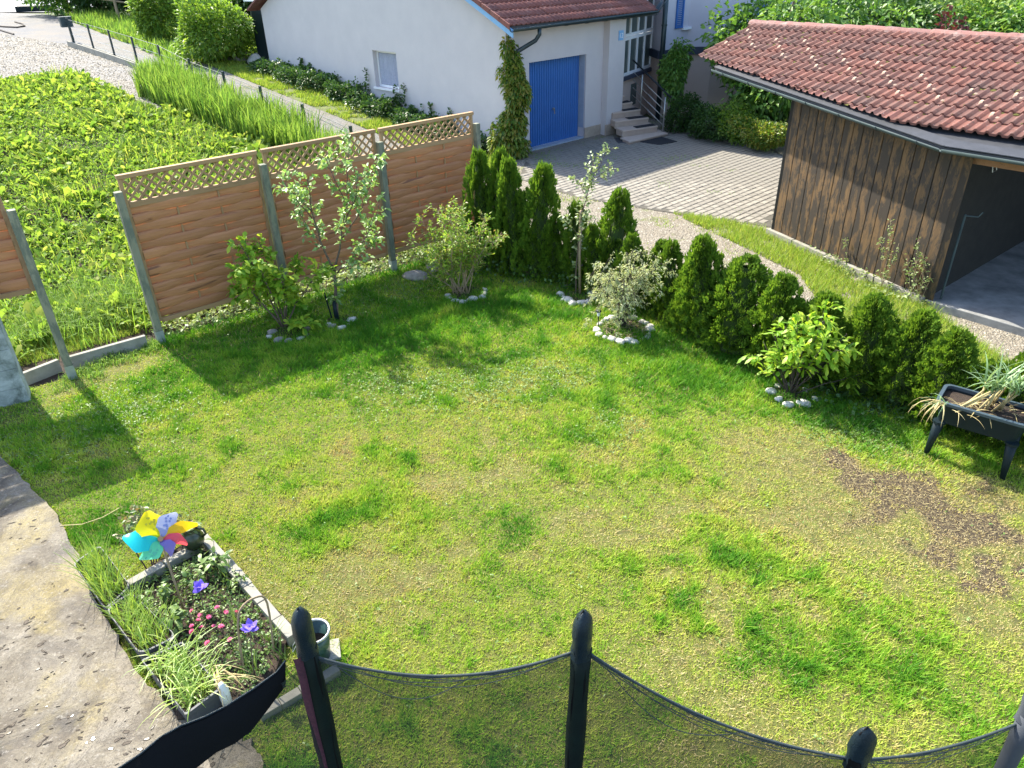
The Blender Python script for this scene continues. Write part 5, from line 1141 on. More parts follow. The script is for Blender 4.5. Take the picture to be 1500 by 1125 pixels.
def bent_leaves(name, P, D, L, W, bend=.5):
    """two-segment leaves that widen towards the tip half and bend over"""
    n = len(P); L = L[:, None]; W = W[:, None]; S = unit(np.cross(D, RNG.normal(size=(n, 3))*.3+[0, 0, 1.0])); U = unit(np.cross(S, D))
    m1 = P+D*L*.38; D2 = unit(D-np.array([0, 0, 1])*bend*RNG.uniform(.3, 1.3, n)[:, None]); m2 = m1+D2*L*.38; tip = m2+D2*L*.26-[0, 0, .01]
    v = np.stack([P, m1+S*W*.3+U*W*.1, m1-S*W*.3+U*W*.1, m2+S*W*.52, m2-S*W*.52, tip, m2-U*W*.1], 1).reshape(-1, 3); k = np.arange(n)[:, None]*7
    fs = np.concatenate([k+np.array([q]) for q in ([0, 1, 2], [1, 3, 6], [1, 6, 2], [2, 6, 4], [3, 5, 6], [6, 5, 4])]); return idx_mesh(name, v, fs)
o = link('vegetable_field', bent_leaves('vegetable_field', P, D, L_, W_, .55), M['field_leaf'], smooth=True); tag(o, 'overgrown field of bright broad leaved rosettes behind the fence', 'leafy plants', kind='stuff')
x, y = pts_in(FIELD, 420); k = visible(x, y, hz(x, y)); x, y = x[k], y[k]; n = len(x); P = np.stack([x, y, hz(x, y)+RNG.uniform(0, .14, n)], 1)
o = link('field_weeds', leaves_mesh('field_weeds', P, RNG.normal(size=(n, 3))+[0, 0, .6], RNG.uniform(.05, .13, n), RNG.uniform(.02, .05, n)), M['long_grass']); tag(o, 'fine weeds filling the space between the field rosettes', 'weeds', kind='stuff')
grass_area('field_grass', 'tangled long grass among the field plants near the fence', [P0-FN*.6-FD*.6, P1-FN*.3, P1+FD*3-FN*.4, P1+FD*2.5-FN*3.4, P1-FD*1-FN*4.5, P0-FN*4-FD*2.5], 260, .3, .011, 'long_grass', .9, .6, segs=2, thin=.42, noise=1.2)
grass_area('field_edge_grass', 'thin seeding grass scattered over the upper field', FIELD, 60, .3, .014, 'verge_grass', .7, .6, segs=2, thin=.45, noise=.8)
# loose stones on gravel
def stones(name, label, poly, dens, s0, s1, mat, off=0.0, excl=None):
    x, y = pts_in(poly, dens); k = visible(x, y, hz(x, y))
    if excl is not None: k &= ~inpoly(x, y, excl)
    x, y = x[k], y[k]; n = len(x); s = RNG.uniform(s0, s1, n)[:, None]; c = np.stack([x, y, hz(x, y)+off], 1); a = RNG.uniform(0, 2*PI, n)
    base = [c+s*np.stack([np.cos(a+t)*RNG.uniform(.7, 1.3, n), np.sin(a+t)*RNG.uniform(.7, 1.3, n), np.zeros(n)], 1) for t in (0, 2.1, 4.2)]; top = c+s*np.stack([RNG.normal(size=n)*.3, RNG.normal(size=n)*.3, RNG.uniform(.5, 1, n)], 1)
    v = np.stack(base+[top], 1).reshape(-1, 3); kk = np.arange(n)[:, None]*4; o = link(name, idx_mesh(name, v, np.concatenate([kk+np.array([q]) for q in ([0, 1, 3], [1, 2, 3], [2, 0, 3])])), mat); return tag(o, label, 'gravel', kind='stuff')
t_ = NT('loose_stone'); rr2 = t_.n('ShaderNodeNewGeometry').outputs['Random Per Island']; t_.col(t_.ramp(rr2, [(0, (.12, .105, .08)), (.5, (.24, .215, .175)), (1, (.38, .35, .3))])); t_.rough(.9); M['loose'] = t_.m
stones('driveway_stones', 'loose pale stones on the gravel driveway', DRIVE, 420, .008, .022, M['loose'], -.01, np.array(PAVE))
stones('yard_stones', 'loose crushed stone covering the sloping yard', [T(-160, 130), T(0, 122), T(110, 112), T(232, 168), along(11.5, 3.5), along(21.3, 3.5), T(105, 66), T(0, 50), T(-160, 44)], 110, .018, .04, M['loose'])
# ================================================================== THUJA HEDGE
def thuja_proto(seed, wide):
    """unit plant: 1 m tall, foot radius .3; returns (foliage mesh, inner mesh, trunk mesh)"""
    g = np.random.default_rng(seed); nc = 560 if not wide else 680; per = 24
    t = g.random(nc)**.85; a = g.uniform(0, 2*PI, nc)
    prof = (lambda t: .30*np.clip(1.04-t, 0, 1)**.52*(.82+.3*np.sin(t*2.6))) if not wide else (lambda t: .36*np.clip(1.02-t, 0, 1)**.56*(.76+.42*np.sin(t*2.7)))
    lobes = .06*np.sin(a*3+seed+t*5)+.055*np.sin(a*5-t*9+seed*2)+.035*np.sin(a*9+t*17)
    r = np.maximum(prof(t)+lobes*np.clip(1.1-t, .1, 1), .012)*np.where(g.random(nc) < .12, g.uniform(1.1, 1.35, nc), g.uniform(.78, 1.08, nc))
    if wide:                                    # a second leader makes the uneven double tips of trimmed plants
        off = g.uniform(-.12, .12, 2); sel = g.random(nc) < .3
    c = np.stack([np.cos(a)*r, np.sin(a)*r, .03+t*.95], 1)
    if wide: c[sel, 0] = c[sel, 0]*.6+off[0]; c[sel, 1] = c[sel, 1]*.6+off[1]; c[sel, 2] *= .88
    rad = np.stack([np.cos(a), np.sin(a), np.full(nc, .85 if not wide else .6)+t*1.2], 1); rad = unit(rad)
    C_ = np.repeat(c, per, 0); D_ = np.repeat(rad, per, 0); n = len(C_)
    tang = unit(np.cross(np.repeat(rad, per, 0), np.array([0, 0, 1.0]))); ax = g.uniform(-1, 1, n)[:, None]
    roll = g.normal(size=n)[:, None]*.35; nrm = unit(tang+np.array([0, 0, 1])*roll)           # fans stand on edge
    D2 = unit(D_+unit(np.cross(nrm, D_))*ax*.9+g.normal(size=(n, 3))*.22)
    P = C_+g.normal(size=(n, 3))*.014
    me = leaves_mesh('thuja_foliage', P, D2, g.uniform(.026, .052, n), g.uniform(.012, .022, n), .0, N=nrm)
    me.materials.append(M['thuja'])
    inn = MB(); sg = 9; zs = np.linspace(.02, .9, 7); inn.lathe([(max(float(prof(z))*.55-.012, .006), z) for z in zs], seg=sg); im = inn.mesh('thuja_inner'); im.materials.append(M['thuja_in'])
    tr = MB(); tr.tube([(0, 0, -.02), (0, 0, .25)], [.03, .02], 6); tm_ = tr.mesh('thuja_trunk'); tm_.materials.append(M['bark_dark'])
    return me, im, tm_
TP = [thuja_proto(1, False), thuja_proto(2, False), thuja_proto(3, True), thuja_proto(4, True), thuja_proto(5, True)]
TH = [  # tip px, foot px, width m, proto, label
 (712, 224, 708, 394, .50, 0, 'tall narrow thuja touching the right end of the wooden fence'),
 (737, 227, 733, 399, .50, 1, 'second tall thuja from the wooden fence'),
 (763, 235, 757, 404, .52, 0, 'third tall thuja from the wooden fence with a brown tip'),
 (797, 245, 786, 410, .60, 1, 'fourth tall thuja, last of the tall group by the fence'),
 (815, 318, 812, 415, .46, 2, 'low dark thuja right of the tall group'),
 (842, 300, 846, 422, .46, 0, 'slim thuja directly behind the staked sapling'),
 (899, 283, 893, 430, .58, 1, 'tall double tipped thuja right of the staked sapling'),
 (878, 330, 872, 432, .42, 2, 'short thuja at the left foot of the double tipped thuja'),
 (929, 345, 922, 450, .46, 2, 'small pointed thuja behind the variegated willow'),
 (957, 355, 950, 460, .42, 0, 'narrow low thuja behind the right half of the willow'),
 (984, 357, 978, 474, .44, 0, 'narrow thuja just right of the variegated willow'),
 (1010, 372, 1003, 492, .5, 2, 'dark thuja squeezed between the narrow and the broad one'),
 (1040, 347, 1030, 500, .62, 3, 'broad bushy thuja with two tips right of the willow'),
 (1080, 380, 1072, 520, .80, 4, 'widest round thuja in the middle of the hedge'),
 (1147, 403, 1132, 545, .66, 2, 'broad thuja behind the left edge of the young cherry shrub'),
 (1195, 428, 1185, 560, .60, 3, 'low thuja behind the crown of the young cherry shrub'),
 (1280, 434, 1262, 578, .62, 4, 'tall dark thuja right of the young cherry shrub'),
 (1320, 456, 1310, 596, .60, 3, 'dark thuja midway between the cherry shrub and planter'),
 (1388, 483, 1372, 622, .62, 2, 'thuja with pointed tip just left of the planter leeks'),
 (1425, 525, 1420, 640, .56, 4, 'low thuja hidden behind the left end of the planter'),
 (1478, 512, 1475, 655, .62, 3, 'thuja behind the leeks in the raised planter'),
 (1540, 520, 1535, 680, .62, 2, 'last thuja of the hedge at the right edge'),
]
for i, (tx, ty, fx_, fy_, wdt, pr, lb) in enumerate(TH):
    p = G(fx_, fy_); p = p+unit(np.array([[p[0], p[1], 0]]))[0]*.12; h = V(tx, ty, p)*1.02
    t = thing('thuja', lb, 'conifer', (p[0], p[1], 0), 'thujas forming the hedge', rz=RNG.uniform(0, 6.28)); t.scale = (wdt/.58, wdt/.58, h) if pr < 2 else (wdt/.63, wdt/.63, h); t.rotation_euler = (RNG.normal()*.05, RNG.normal()*.05, RNG.uniform(0, 6.28))
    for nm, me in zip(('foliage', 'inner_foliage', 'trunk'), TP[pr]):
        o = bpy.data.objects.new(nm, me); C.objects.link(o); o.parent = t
# dark leafy ivy along the hedge foot
Ps = []
for (px, py) in [(700, 400), (740, 404), (780, 410), (815, 418), (850, 424), (900, 436), (1210, 572), (1240, 582), (1290, 598), (1340, 612)]:
    c = G(px, py); n = 90; Ps.append(np.stack([c[0]+RNG.normal(size=n)*.16, c[1]+RNG.normal(size=n)*.12, np.abs(RNG.normal(size=n))*(.16 if px < 1000 else .04)+.02], 1))
P = np.concatenate(Ps); o = link('hedge_ivy', leaves_mesh('hedge_ivy', P, RNG.normal(size=P.shape)+[0, -.6, .3], RNG.uniform(.04, .075, len(P)), RNG.uniform(.035, .06, len(P))), M['ivy']); tag(o, 'glossy ivy leaves at the foot of the thuja hedge', 'ivy', kind='stuff')

# ================================================================== TREES AND SHRUBS ON THE LAWN
def woody(name, label, cat, base, paths, leafmat, barkmat, leafn, leafL, leafW, spread=.06, start=.3, droop=.25, twig=.18, rise=.3, kids=('crown', 'trunk'), bent=False, per_twig=7):
    """paths: list of (points, r0, r1): limbs; twigs with leaves sprout along them"""
    t = thing(name, label, cat, tuple(base)); mb = MB(); Ps, Ds = [], []
    for pts, r0, r1 in paths:
        pts = [np.array(p, float) for p in pts]; k = len(pts)
        fine = []
        for i in range(k-1):
            for s in np.linspace(0, 1, 4)[:-1]: fine.append(pts[i]*(1-s)+pts[i+1]*s)
        fine.append(pts[-1]); fine = [p+RNG.normal(size=3)*.006*(0 < i < len(fine)-1) for i, p in enumerate(fine)]
        mb.tube(fine, list(np.linspace(r0, r1, len(fine))), 6)
        L = sum(np.linalg.norm(fine[i+1]-fine[i]) for i in range(len(fine)-1)); nt_ = max(2, int(leafn*L))
        for j in range(nt_):
            s = start+(1-start)*RNG.random()**.8; f = s*(len(fine)-1); i = min(int(f), len(fine)-2); p = fine[i]+(fine[i+1]-fine[i])*(f-i); ax = fine[i+1]-fine[i]; ax = ax/np.linalg.norm(ax)
            d = RNG.normal(size=3); d = d-ax*d.dot(ax); d = d/np.linalg.norm(d)+ax*.5+np.array([0, 0, rise]); d = d/np.linalg.norm(d); tl = twig*RNG.uniform(.35, 1.2)
            e = p+d*tl; mb.tube([p, e], [.0035, .002], 3, caps=False)
            m_ = RNG.integers(per_twig-2, per_twig+2)
            for q in range(m_):
                u_ = RNG.uniform(.25, 1.02); Ps.append(p+d*tl*u_+RNG.normal(size=3)*spread*.25); Ds.append(d*.9+RNG.normal(size=3)*.6)
    P, D = np.array(Ps), np.array(Ds); n = len(P); L_ = RNG.uniform(.65, 1.15, n)*leafL; W_ = RNG.uniform(.75, 1.15, n)*leafW
    me = bent_leaves(kids[0], P, unit(D), L_, W_, droop*2) if bent else leaves_mesh(kids[0], P, D, L_, W_, droop)
    link(kids[0], me, M[leafmat], t, smooth=bent); mb.build(kids[1], M[barkmat], t, smooth=True); return t
def toward(px, py, base, dep=0.0):
    """local point above/around base that lies at that height in the plane facing the view"""
    n = np.array([base[0], base[1], 0]); n = n/np.linalg.norm(n); q = ONP(px, py, base+n*dep, n); return q-base
# small apple tree
B = G(494, 470)
tw = lambda pts: [toward(*q[:2], B, q[2] if len(q) > 2 else 0) for q in pts]
AP = [(tw([(494, 470), (493, 430), (490, 398)]), .028, .022), (tw([(490, 398), (470, 355), (457, 310), (450, 262)]), .018, .006), (tw([(457, 310), (430, 285), (412, 262, .2)]), .009, .003), (tw([(457, 320), (440, 300, -.2), (425, 275, -.3)]), .009, .003),
      (tw([(490, 398), (500, 350), (508, 290), (512, 205)]), .018, .003), (tw([(500, 350), (528, 310), (545, 262, .1), (552, 235)]), .012, .003), (tw([(494, 400), (520, 372), (540, 340), (556, 300, -.1)]), .012, .003), (tw([(508, 300), (490, 262), (478, 232, .2)]), .009, .003),
      (tw([(470, 355), (455, 340, .2), (440, 315, .3)]), .008, .003), (tw([(520, 372), (545, 360, .2), (555, 335, .25)]), .008, .003), (tw([(505, 330), (520, 290, -.2), (525, 250, -.25)]), .01, .003), (tw([(494, 400), (515, 392, -.2), (532, 372, -.25)]), .008, .003)]
woody('apple_tree', 'slim young apple tree with silvery green leaves before the fence', 'tree', B, AP, 'apple', 'bark', 21, .09, .05, start=.22, per_twig=7, twig=.17)
t = bpy.data.objects['apple_tree']; m_ = MB(); m_.tube([(0, 0, -.02), (0, 0, .32)], .036, 8); m_.build('trunk_guard', M['plastic_anth'], t, smooth=True); m_ = MB(); m_.tube([(-.07, .02, -.02), (-.13, .04, .42)], .012, 6); m_.build('support_stick', M['plastic_anth'], t)
# glossy magnolia-like bush
B = G(418, 482); tw = lambda pts: [toward(*q[:2], B, q[2] if len(q) > 2 else 0) for q in pts]
MG = [(tw([(416, 482), (400, 445), (375, 395), (352, 358)]), .016, .005), (tw([(418, 482), (405, 430, .1), (392, 385, .15), (380, 355, .2)]), .014, .005), (tw([(418, 482), (420, 440, .1), (428, 410, .2), (440, 385, .25)]), .014, .005), (tw([(418, 480), (435, 445), (455, 415), (470, 395)]), .012, .004),
      (tw([(412, 478), (385, 445, -.1), (362, 420, -.15), (350, 395, -.2)]), .012, .004), (tw([(418, 482), (430, 478, -.15), (440, 474, -.3), (450, 478, -.38)]), .009, .004), (tw([(410, 470), (375, 440, .3), (348, 428, .4)]), .009, .004), (tw([(410, 460), (392, 420, -.2), (378, 385, -.25)]), .012, .004), (tw([(418, 470), (415, 430, -.1), (412, 398, -.15)]), .012, .004)]
woody('glossy_bush', 'young bush with large glossy yellow green leaves left of the apple tree', 'bush', B, MG, 'magnolia', 'bark', 30, .125, .062, start=.25, bent=True, droop=.3, twig=.15, per_twig=6)
# fine leaved shrub right
B = G(680, 432); tw = lambda pts: [toward(*q[:2], B, q[2] if len(q) > 2 else 0) for q in pts]
BB = []
for (tx, ty, dp_) in [(600, 345, 0), (615, 318, .2), (598, 372, .3), (640, 305, .1), (655, 300, -.1), (668, 318, .2), (625, 360, -.2), (685, 330, -.2), (705, 335, .1), (720, 345, -.1), (710, 318, 0), (645, 335, .3), (700, 360, .2), (660, 345, -.3), (675, 300, .3), (620, 395, .1), (635, 378, -.3), (735, 340, 0), (690, 350, 0), (650, 362, 0)]:
    fx2 = 672+RNG.uniform(-8, 16); BB.append((tw([(fx2, 432), (fx2*.6+tx*.4, 432-(432-ty)*.5, dp_*.4), (tx, ty, dp_)]), .009, .003))
woody('willowy_shrub', 'multi stemmed shrub with fine yellow green leaves in a stone ring', 'shrub', B, BB, 'blueberry', 'stake', 30, .062, .024, start=.32, droop=.1, twig=.15, per_twig=8, kids=('foliage', 'stems'))
# sapling with its stake
B = G(848, 432); tw = lambda pts: [toward(*q[:2], B, q[2] if len(q) > 2 else 0) for q in pts]
SP = [(tw([(843, 435), (845, 380), (850, 330), (858, 290), (868, 262)]), .012, .005), (tw([(858, 290), (850, 270), (838, 255)]), .005, .002), (tw([(868, 262), (880, 240), (893, 215)]), .005, .002), (tw([(866, 268), (878, 256), (896, 246)]), .005, .002), (tw([(862, 280), (866, 250), (872, 228)]), .005, .002), (tw([(848, 345), (836, 330), (828, 318)]), .005, .002), (tw([(849, 340), (862, 330), (866, 315)]), .005, .002)]
woody('staked_sapling', 'thin pale leaved sapling tied to a wooden stake before the hedge', 'tree', B, SP, 'sapling', 'bark', 24, .07, .042, start=.1, droop=.2, twig=.11, per_twig=6)
s_ = thing('tree_stake', 'rough wooden stake holding the thin sapling upright', 'stake', tuple(G(850, 432))); Bs = G(850, 432); m_ = MB(); m_.tube([(0, 0, -.1), toward(849, 375, Bs), toward(851, 308, Bs)], [.022, .02, .018], 8); m_.build('stake_pole', M['stake'], s_, smooth=True)
m_ = MB(); m_.tube([toward(846, 392, Bs), toward(854, 388, Bs)], .012, 6); m_.build('tie', M['bark_dark'], s_)
# variegated weeping willow shrub
B = G(912, 480); tw = lambda pts: [toward(*q[:2], B, q[2] if len(q) > 2 else 0) for q in pts]
WL = []
for k in range(64):
    a = RNG.uniform(0, 2*PI); R_ = RNG.uniform(.15, .6); hh = RNG.uniform(.35, 1.02); cx_, cy_ = math.cos(a), math.sin(a)
    WL.append(([(0.03*cx_, .03*cy_, 0), (.25*R_*cx_, .25*R_*cy_, hh*.7), (.75*R_*cx_, .75*R_*cy_, hh), (R_*cx_*1.05, R_*cy_*1.05, hh-RNG.uniform(.1, .32))], .006, .002))
t = woody('variegated_willow', 'cream and green variegated willow shrub inside the round ring of white stones', 'shrub', B, WL, 'willow', 'bark_dark', 10, .05, .013, start=.35, droop=.3, twig=.10, rise=-.1, per_twig=8, kids=('foliage', 'stems'))
# young cherry-like shrub on the right
B = G(1158, 578); tw = lambda pts: [toward(*q[:2], B, q[2] if len(q) > 2 else 0) for q in pts]
CH = []
for (tx, ty, dp_) in [(1108, 520, 0), (1118, 500, .15), (1135, 492, -.1), (1150, 478, .15), (1168, 470, 0), (1185, 462, .1), (1205, 470, -.1), (1222, 478, 0), (1240, 490, .1), (1250, 502, -.1), (1225, 512, -.15), (1190, 490, .3), (1160, 505, -.3), (1205, 505, -.3), (1135, 520, -.25), (1210, 450, .2), (1175, 515, -.3), (1270, 545, .1)]:
    CH.append((tw([(1155+RNG.uniform(-3, 8), 578), ((1158*.55+tx*.45), 578-(578-ty)*.45, dp_*.3), (tx, ty, dp_)]), .009, .003))
woody('cherry_shrub', 'low spreading young cherry shrub with long bright leaves in a stone ring', 'shrub', B, CH, 'magnolia', 'bark_dark', 9, .14, .048, start=.5, bent=True, droop=.25, twig=.12, per_twig=6, kids=('foliage', 'stems'))
# weeds in front of the plank wall
for i, (px, py, tx, ty, lb) in enumerate([(1290, 425, 1305, 320, 'tall thin weed with small leaves against the middle of the plank wall'), (1330, 440, 1345, 350, 'tall thin weed near the open end of the plank wall'), (1345, 446, 1352, 372, 'wispy weed at the shed corner'), (1238, 395, 1237, 350, 'small flowering weed before the plank wall')]):
    B = G(px, py); tw = lambda pts: [toward(*q[:2], B, q[2] if len(q) > 2 else 0) for q in pts]
    woody('weed', lb, 'weed', B, [(tw([(px, py), ((px+tx)/2+4, (py+ty)/2), (tx, ty)]), .005, .002), (tw([(px, py), ((px+tx)/2-5, (py+ty)/2+8), (tx-16, ty+28)]), .004, .002), (tw([(px, py), ((px+tx)/2+9, (py+ty)/2+12), (tx+12, ty+36)]), .004, .002)], 'weed', 'stake', 22, .05, .022, start=.1, twig=.06, per_twig=4, kids=('foliage', 'stems'))
x, y = pts_in([G(1180, 368), G(1350, 444), G(1372, 460), G(1300, 442), G(1220, 404)], 350); n = len(x); P = np.stack([x, y, RNG.uniform(.02, .16, n)], 1)
o = link('broadleaf_weeds', leaves_mesh('broadleaf_weeds', P, RNG.normal(size=(n, 3))+[0, 0, .5], RNG.uniform(.04, .08, n), RNG.uniform(.03, .05, n)), M['weed']); tag(o, 'pale broad leaved weeds along the shed kerb', 'weeds', kind='stuff')

# stone rings
def ring(px, py, rx_, n, r, lb, a0=0, a1=2*PI, mats=('stone_w',), seed=0, jit=.02, grp=None):
    c = G(px, py)
    for k in range(n):
        a = a0+(a1-a0)*(k+.5)/n; rr = r*RNG.uniform(.7, 1.25); p = c+[math.cos(a)*rx_+RNG.normal()*jit, math.sin(a)*rx_+RNG.normal()*jit, rr*.3]
        tag(rock('ring_stone', p, rr, mats[k % len(mats)], seed+k, .6, el=1.2), lb, 'stone', grp or lb)
ring(914, 484, .37, 22, .055, 'white stone in the ring round the variegated willow', seed=500)
ring(846, 436, .24, 11, .06, 'white stone in the ring round the staked sapling', R(150), R(400), seed=530)
ring(683, 430, .30, 12, .055, 'white stone in the ring round the fine leaved shrub', R(190), R(395), seed=550)
ring(1159, 580, .22, 8, .055, 'white stone in the ring round the cherry shrub', seed=570)
ring(497, 472, .2, 5, .055, 'stone in the ring at the foot of the apple tree', R(200), R(380), ('stone_w', 'stone_g'), seed=590)
ring(425, 488, .26, 7, .06, 'stone in the ring round the glossy bush', R(160), R(400), ('stone_g', 'stone_w', 'stone_g'), seed=600)
for i, (px, py, r, mt, lb) in enumerate([(612, 408, .15, 'stone_g', 'long grey rock lying left of the fine leaved shrub'), (635, 397, .13, 'stone_g', 'brownish rock between the fence post and the shrub'), (697, 383, .08, 'stone_w', 'upright pale rock beside the first tall thuja'), (712, 380, .1, 'stone_g', 'mossy rock behind the row at the first tall thuja'), (718, 390, .09, 'stone_r', 'reddish rock at the foot of the tall thujas'), (736, 392, .1, 'stone_w', 'round white rock at the foot of the tall thujas'), (751, 396, .08, 'stone_w', 'smaller white rock beside the round white one'), (752, 385, .08, 'stone_g', 'bluish square rock behind the white ones'), (772, 402, .07, 'stone_r', 'flat brown rock at the last tall thuja')]):
    tag(rock('rock', G(px, py)+[0, 0, r*.3], r, mt, 620+i, .62, el=1.35), lb, 'rock', 'rocks along the hedge corner')
for (px, py, r) in ((914, 484, .33), (846, 436, .2), (1159, 580, .19), (683, 430, .24), (497, 470, .18), (425, 486, .22)):
    c = G(px, py); m_ = MB(); q = [(c[0]+math.cos(a)*r*RNG.uniform(.9, 1.08), c[1]+math.sin(a)*r*RNG.uniform(.9, 1.08)) for a in np.linspace(0, 2*PI, 19)[:-1]]; m_.prism(q, -.02, .022); o = m_.build('planting_soil', M['soil']); tag(o, kind='structure')
# twigs of bark mulch in the willow ring
c = G(914, 484); m_ = MB()
for k in range(110):
    a, r, b = RNG.uniform(0, 2*PI), .3*RNG.random()**.5, RNG.uniform(0, PI); p = c+[math.cos(a)*r, math.sin(a)*r, .03+RNG.random()*.02]; d = np.array([math.cos(b), math.sin(b), RNG.normal()*.25])*RNG.uniform(.02, .05); m_.tube([p-d, p+d], .004, 3)
o = m_.build('mulch', M['stake']); tag(o, 'loose twig mulch inside the willow stone ring', 'mulch', kind='stuff')
# solar lamp
B = G(876, 482); t = thing('solar_lamp', 'small black solar garden lamp on a spike left of the willow', 'garden lamp', tuple(B))
m_ = MB(); m_.tube([(0, 0, -.05), (0, 0, .2)], .008, 6); m_.build('spike', M['plastic_black'], t); m_ = MB(); m_.lathe([(.018, .2), (.026, .26), (.0, .262)], seg=12); m_.build('lens', M['ivory'], t, smooth=True)
m_ = MB(); m_.lathe([(0, .262), (.036, .262), (.04, .27), (.034, .285), (0, .287)], seg=14); m_.build('cap', M['plastic_black'], t, smooth=True)

# ================================================================== RAISED PLANTER WITH LEEKS
FL, FR = G(1358, 668), G(1462, 702); pd = (FR-FL)[:2]; Lp = np.linalg.norm(pd); pd /= Lp; pn = np.array([-pd[1], pd[0]])
if pn@FL[:2] < 0: pn = -pn
t = thing('raised_planter', 'dark green plastic raised planter on four legs with drying leeks', 'planter', tuple(FL), rz=math.atan2(pd[1], pd[0])); sgn = 1 if (pd[0]*pn[1]-pd[1]*pn[0]) > 0 else -1
LW, DW, HT = Lp+.05, .36, .66
def rrect(x0, x1, y0, y1, r, n=4):
    o_ = []
    for cx_, cy_, a0 in ((x1-r, y1-r, 0), (x0+r, y1-r, 90), (x0+r, y0+r, 180), (x1-r, y0+r, 270)):
        for k in range(n+1): a = R(a0+90*k/n); o_.append((cx_+math.cos(a)*r, cy_+math.sin(a)*r))
    return o_
def tub(target, rings):
    vs = [(*p, z) for rg, z in rings for p in rg]; n = len(rings[0][0]); target.add(vs, [[i*n+j, i*n+(j+1) % n, (i+1)*n+(j+1) % n, (i+1)*n+j] for i in range(len(rings)-1) for j in range(n)]+[list(range(n))[::-1]])
X0, X1, Y0, Y1 = -.06, LW+.02, -.04, DW
m_ = MB(); tub(m_, [(rrect(X0+.05, X1-.05, Y0+.04, Y1-.04, .05), HT-.24), (rrect(X0, X1, Y0, Y1, .06), HT-.01), (rrect(X0+.015, X1-.015, Y0+.015, Y1-.015, .05), HT-.01), (rrect(X0+.02, X1-.02, Y0+.02, Y1-.02, .05), HT-.07)]); m_.build('trough', M['plastic_anth'], t, smooth=False)
m_ = MB(); o1, o2 = rrect(X0-.015, X1+.015, Y0-.015, Y1+.015, .07), rrect(X0+.018, X1-.018, Y0+.018, Y1-.018, .05); n = len(o1)
m_.add([(*p, z) for rg, z in ((o1, HT-.025), (o1, HT+.002), (o2, HT+.004), (o2, HT-.03)) for p in rg], [[i*n+j, i*n+(j+1) % n, (i+1)*n+(j+1) % n, (i+1)*n+j] for i in range(3) for j in range(n)]); m_.build('rim', M['rim_grey'], t, smooth=False)
m_ = MB(); m_.add([(*p, HT-.05) for p in rrect(X0+.019, X1-.019, Y0+.019, Y1-.019, .05)], [list(range(20))]); m_.build('soil', M['soil'], t)
for lx in (X0+.07, X1-.07):
    for ly in (Y0+.06, Y1-.06):
        m_ = MB(); dx = -.03 if lx < .3 else .03; m_.tube([(lx+dx, ly, 0), (lx, ly, HT-.24)], [.024, .05], 10); m_.build('leg', M['plastic_anth'], t, smooth=True)
        m_ = MB(); m_.tube([(lx, ly, HT-.26), (lx, ly, HT-.235)], .06, 10); m_.build('leg_collar', M['plastic_anth'], t)
def strap_leaves(name, P, az, L, W, lift, mat, parent=None, k=5, droop=1.0):
    """long strap leaves, k segments, rising then arching over"""
    n = len(P); vs = []; W = W[:, None]; az_ = np.stack([np.cos(az), np.sin(az), np.zeros(n)], 1); S = np.stack([-np.sin(az), np.cos(az), np.zeros(n)], 1); p = P.copy(); ang = lift.copy()
    for i in range(k+1):
        w_2 = W*(1-(i/k)**1.6)*.5+.0006; vs += [p-S*w_2, p+S*w_2]
        p = p+(az_*np.cos(ang)[:, None]+np.array([0, 0, 1])*np.sin(ang)[:, None])*(L/k)[:, None]; ang = ang-droop*RNG.uniform(.1, .55, n)
    v = np.stack(vs, 1).reshape(-1, 3); m2 = 2*(k+1); kk = np.arange(n)[:, None]*m2
    fs = np.concatenate([kk+np.array([[2*i, 2*i+1, 2*i+3]]) for i in range(k)]+[kk+np.array([[2*i, 2*i+3, 2*i+2]]) for i in range(k)]); return link(name, idx_mesh(name, v, fs), M[mat], parent)
lt = thing('leeks', 'clump of tall green leeks leaning over in the raised planter', 'leeks', tuple(FL+np.array([*(pd*Lp*.55+pn*.17), HT-.05]))); st_ = MB(); P0s = []
for k in range(9):
    b = np.array([RNG.uniform(-.12, .12), RNG.uniform(-.05, .07), 0]); e = b+np.array([RNG.normal()*.06+.03, RNG.normal()*.04, RNG.uniform(.16, .26)]); st_.tube([b, e], [.013, .009], 6)
    for j in range(7): P0s.append(e+RNG.normal(size=3)*.006)
for k in range(4):
    b = np.array([-.26+RNG.normal()*.04, RNG.normal()*.04, 0]); e = np.array([-.05+RNG.normal()*.04, RNG.normal()*.03, .22]); st_.tube([b, e], [.012, .008], 6)
    for j in range(5): P0s.append(e+RNG.normal(size=3)*.006)
st_.build('shafts', M['straw'], lt, smooth=True); P0s = np.array(P0s); n = len(P0s)
strap_leaves('leaves', P0s, RNG.uniform(0, 2*PI, n), RNG.uniform(.22, .52, n), RNG.uniform(.010, .022, n), RNG.uniform(.75, 1.5, n), 'leek', lt, droop=.75)
n = 46; P = np.stack([RNG.uniform(-.36, .36, n), RNG.uniform(-.15, .12, n), np.full(n, .015)], 1); strap_leaves('dead_leaves', P, RNG.uniform(0, 2*PI, n), RNG.uniform(.08, .26, n), RNG.uniform(.004, .011, n), RNG.uniform(.1, .7, n), 'straw', lt, droop=.6)
n = 16; P = np.tile([[-.44, .02, .05]], (n, 1))+RNG.normal(size=(n, 3))*.02; strap_leaves('hanging_leaves', P, RNG.uniform(2.6, 4.6, n), RNG.uniform(.2, .42, n), RNG.uniform(.006, .012, n), RNG.uniform(.3, .9, n), 'straw', lt, droop=1.6)
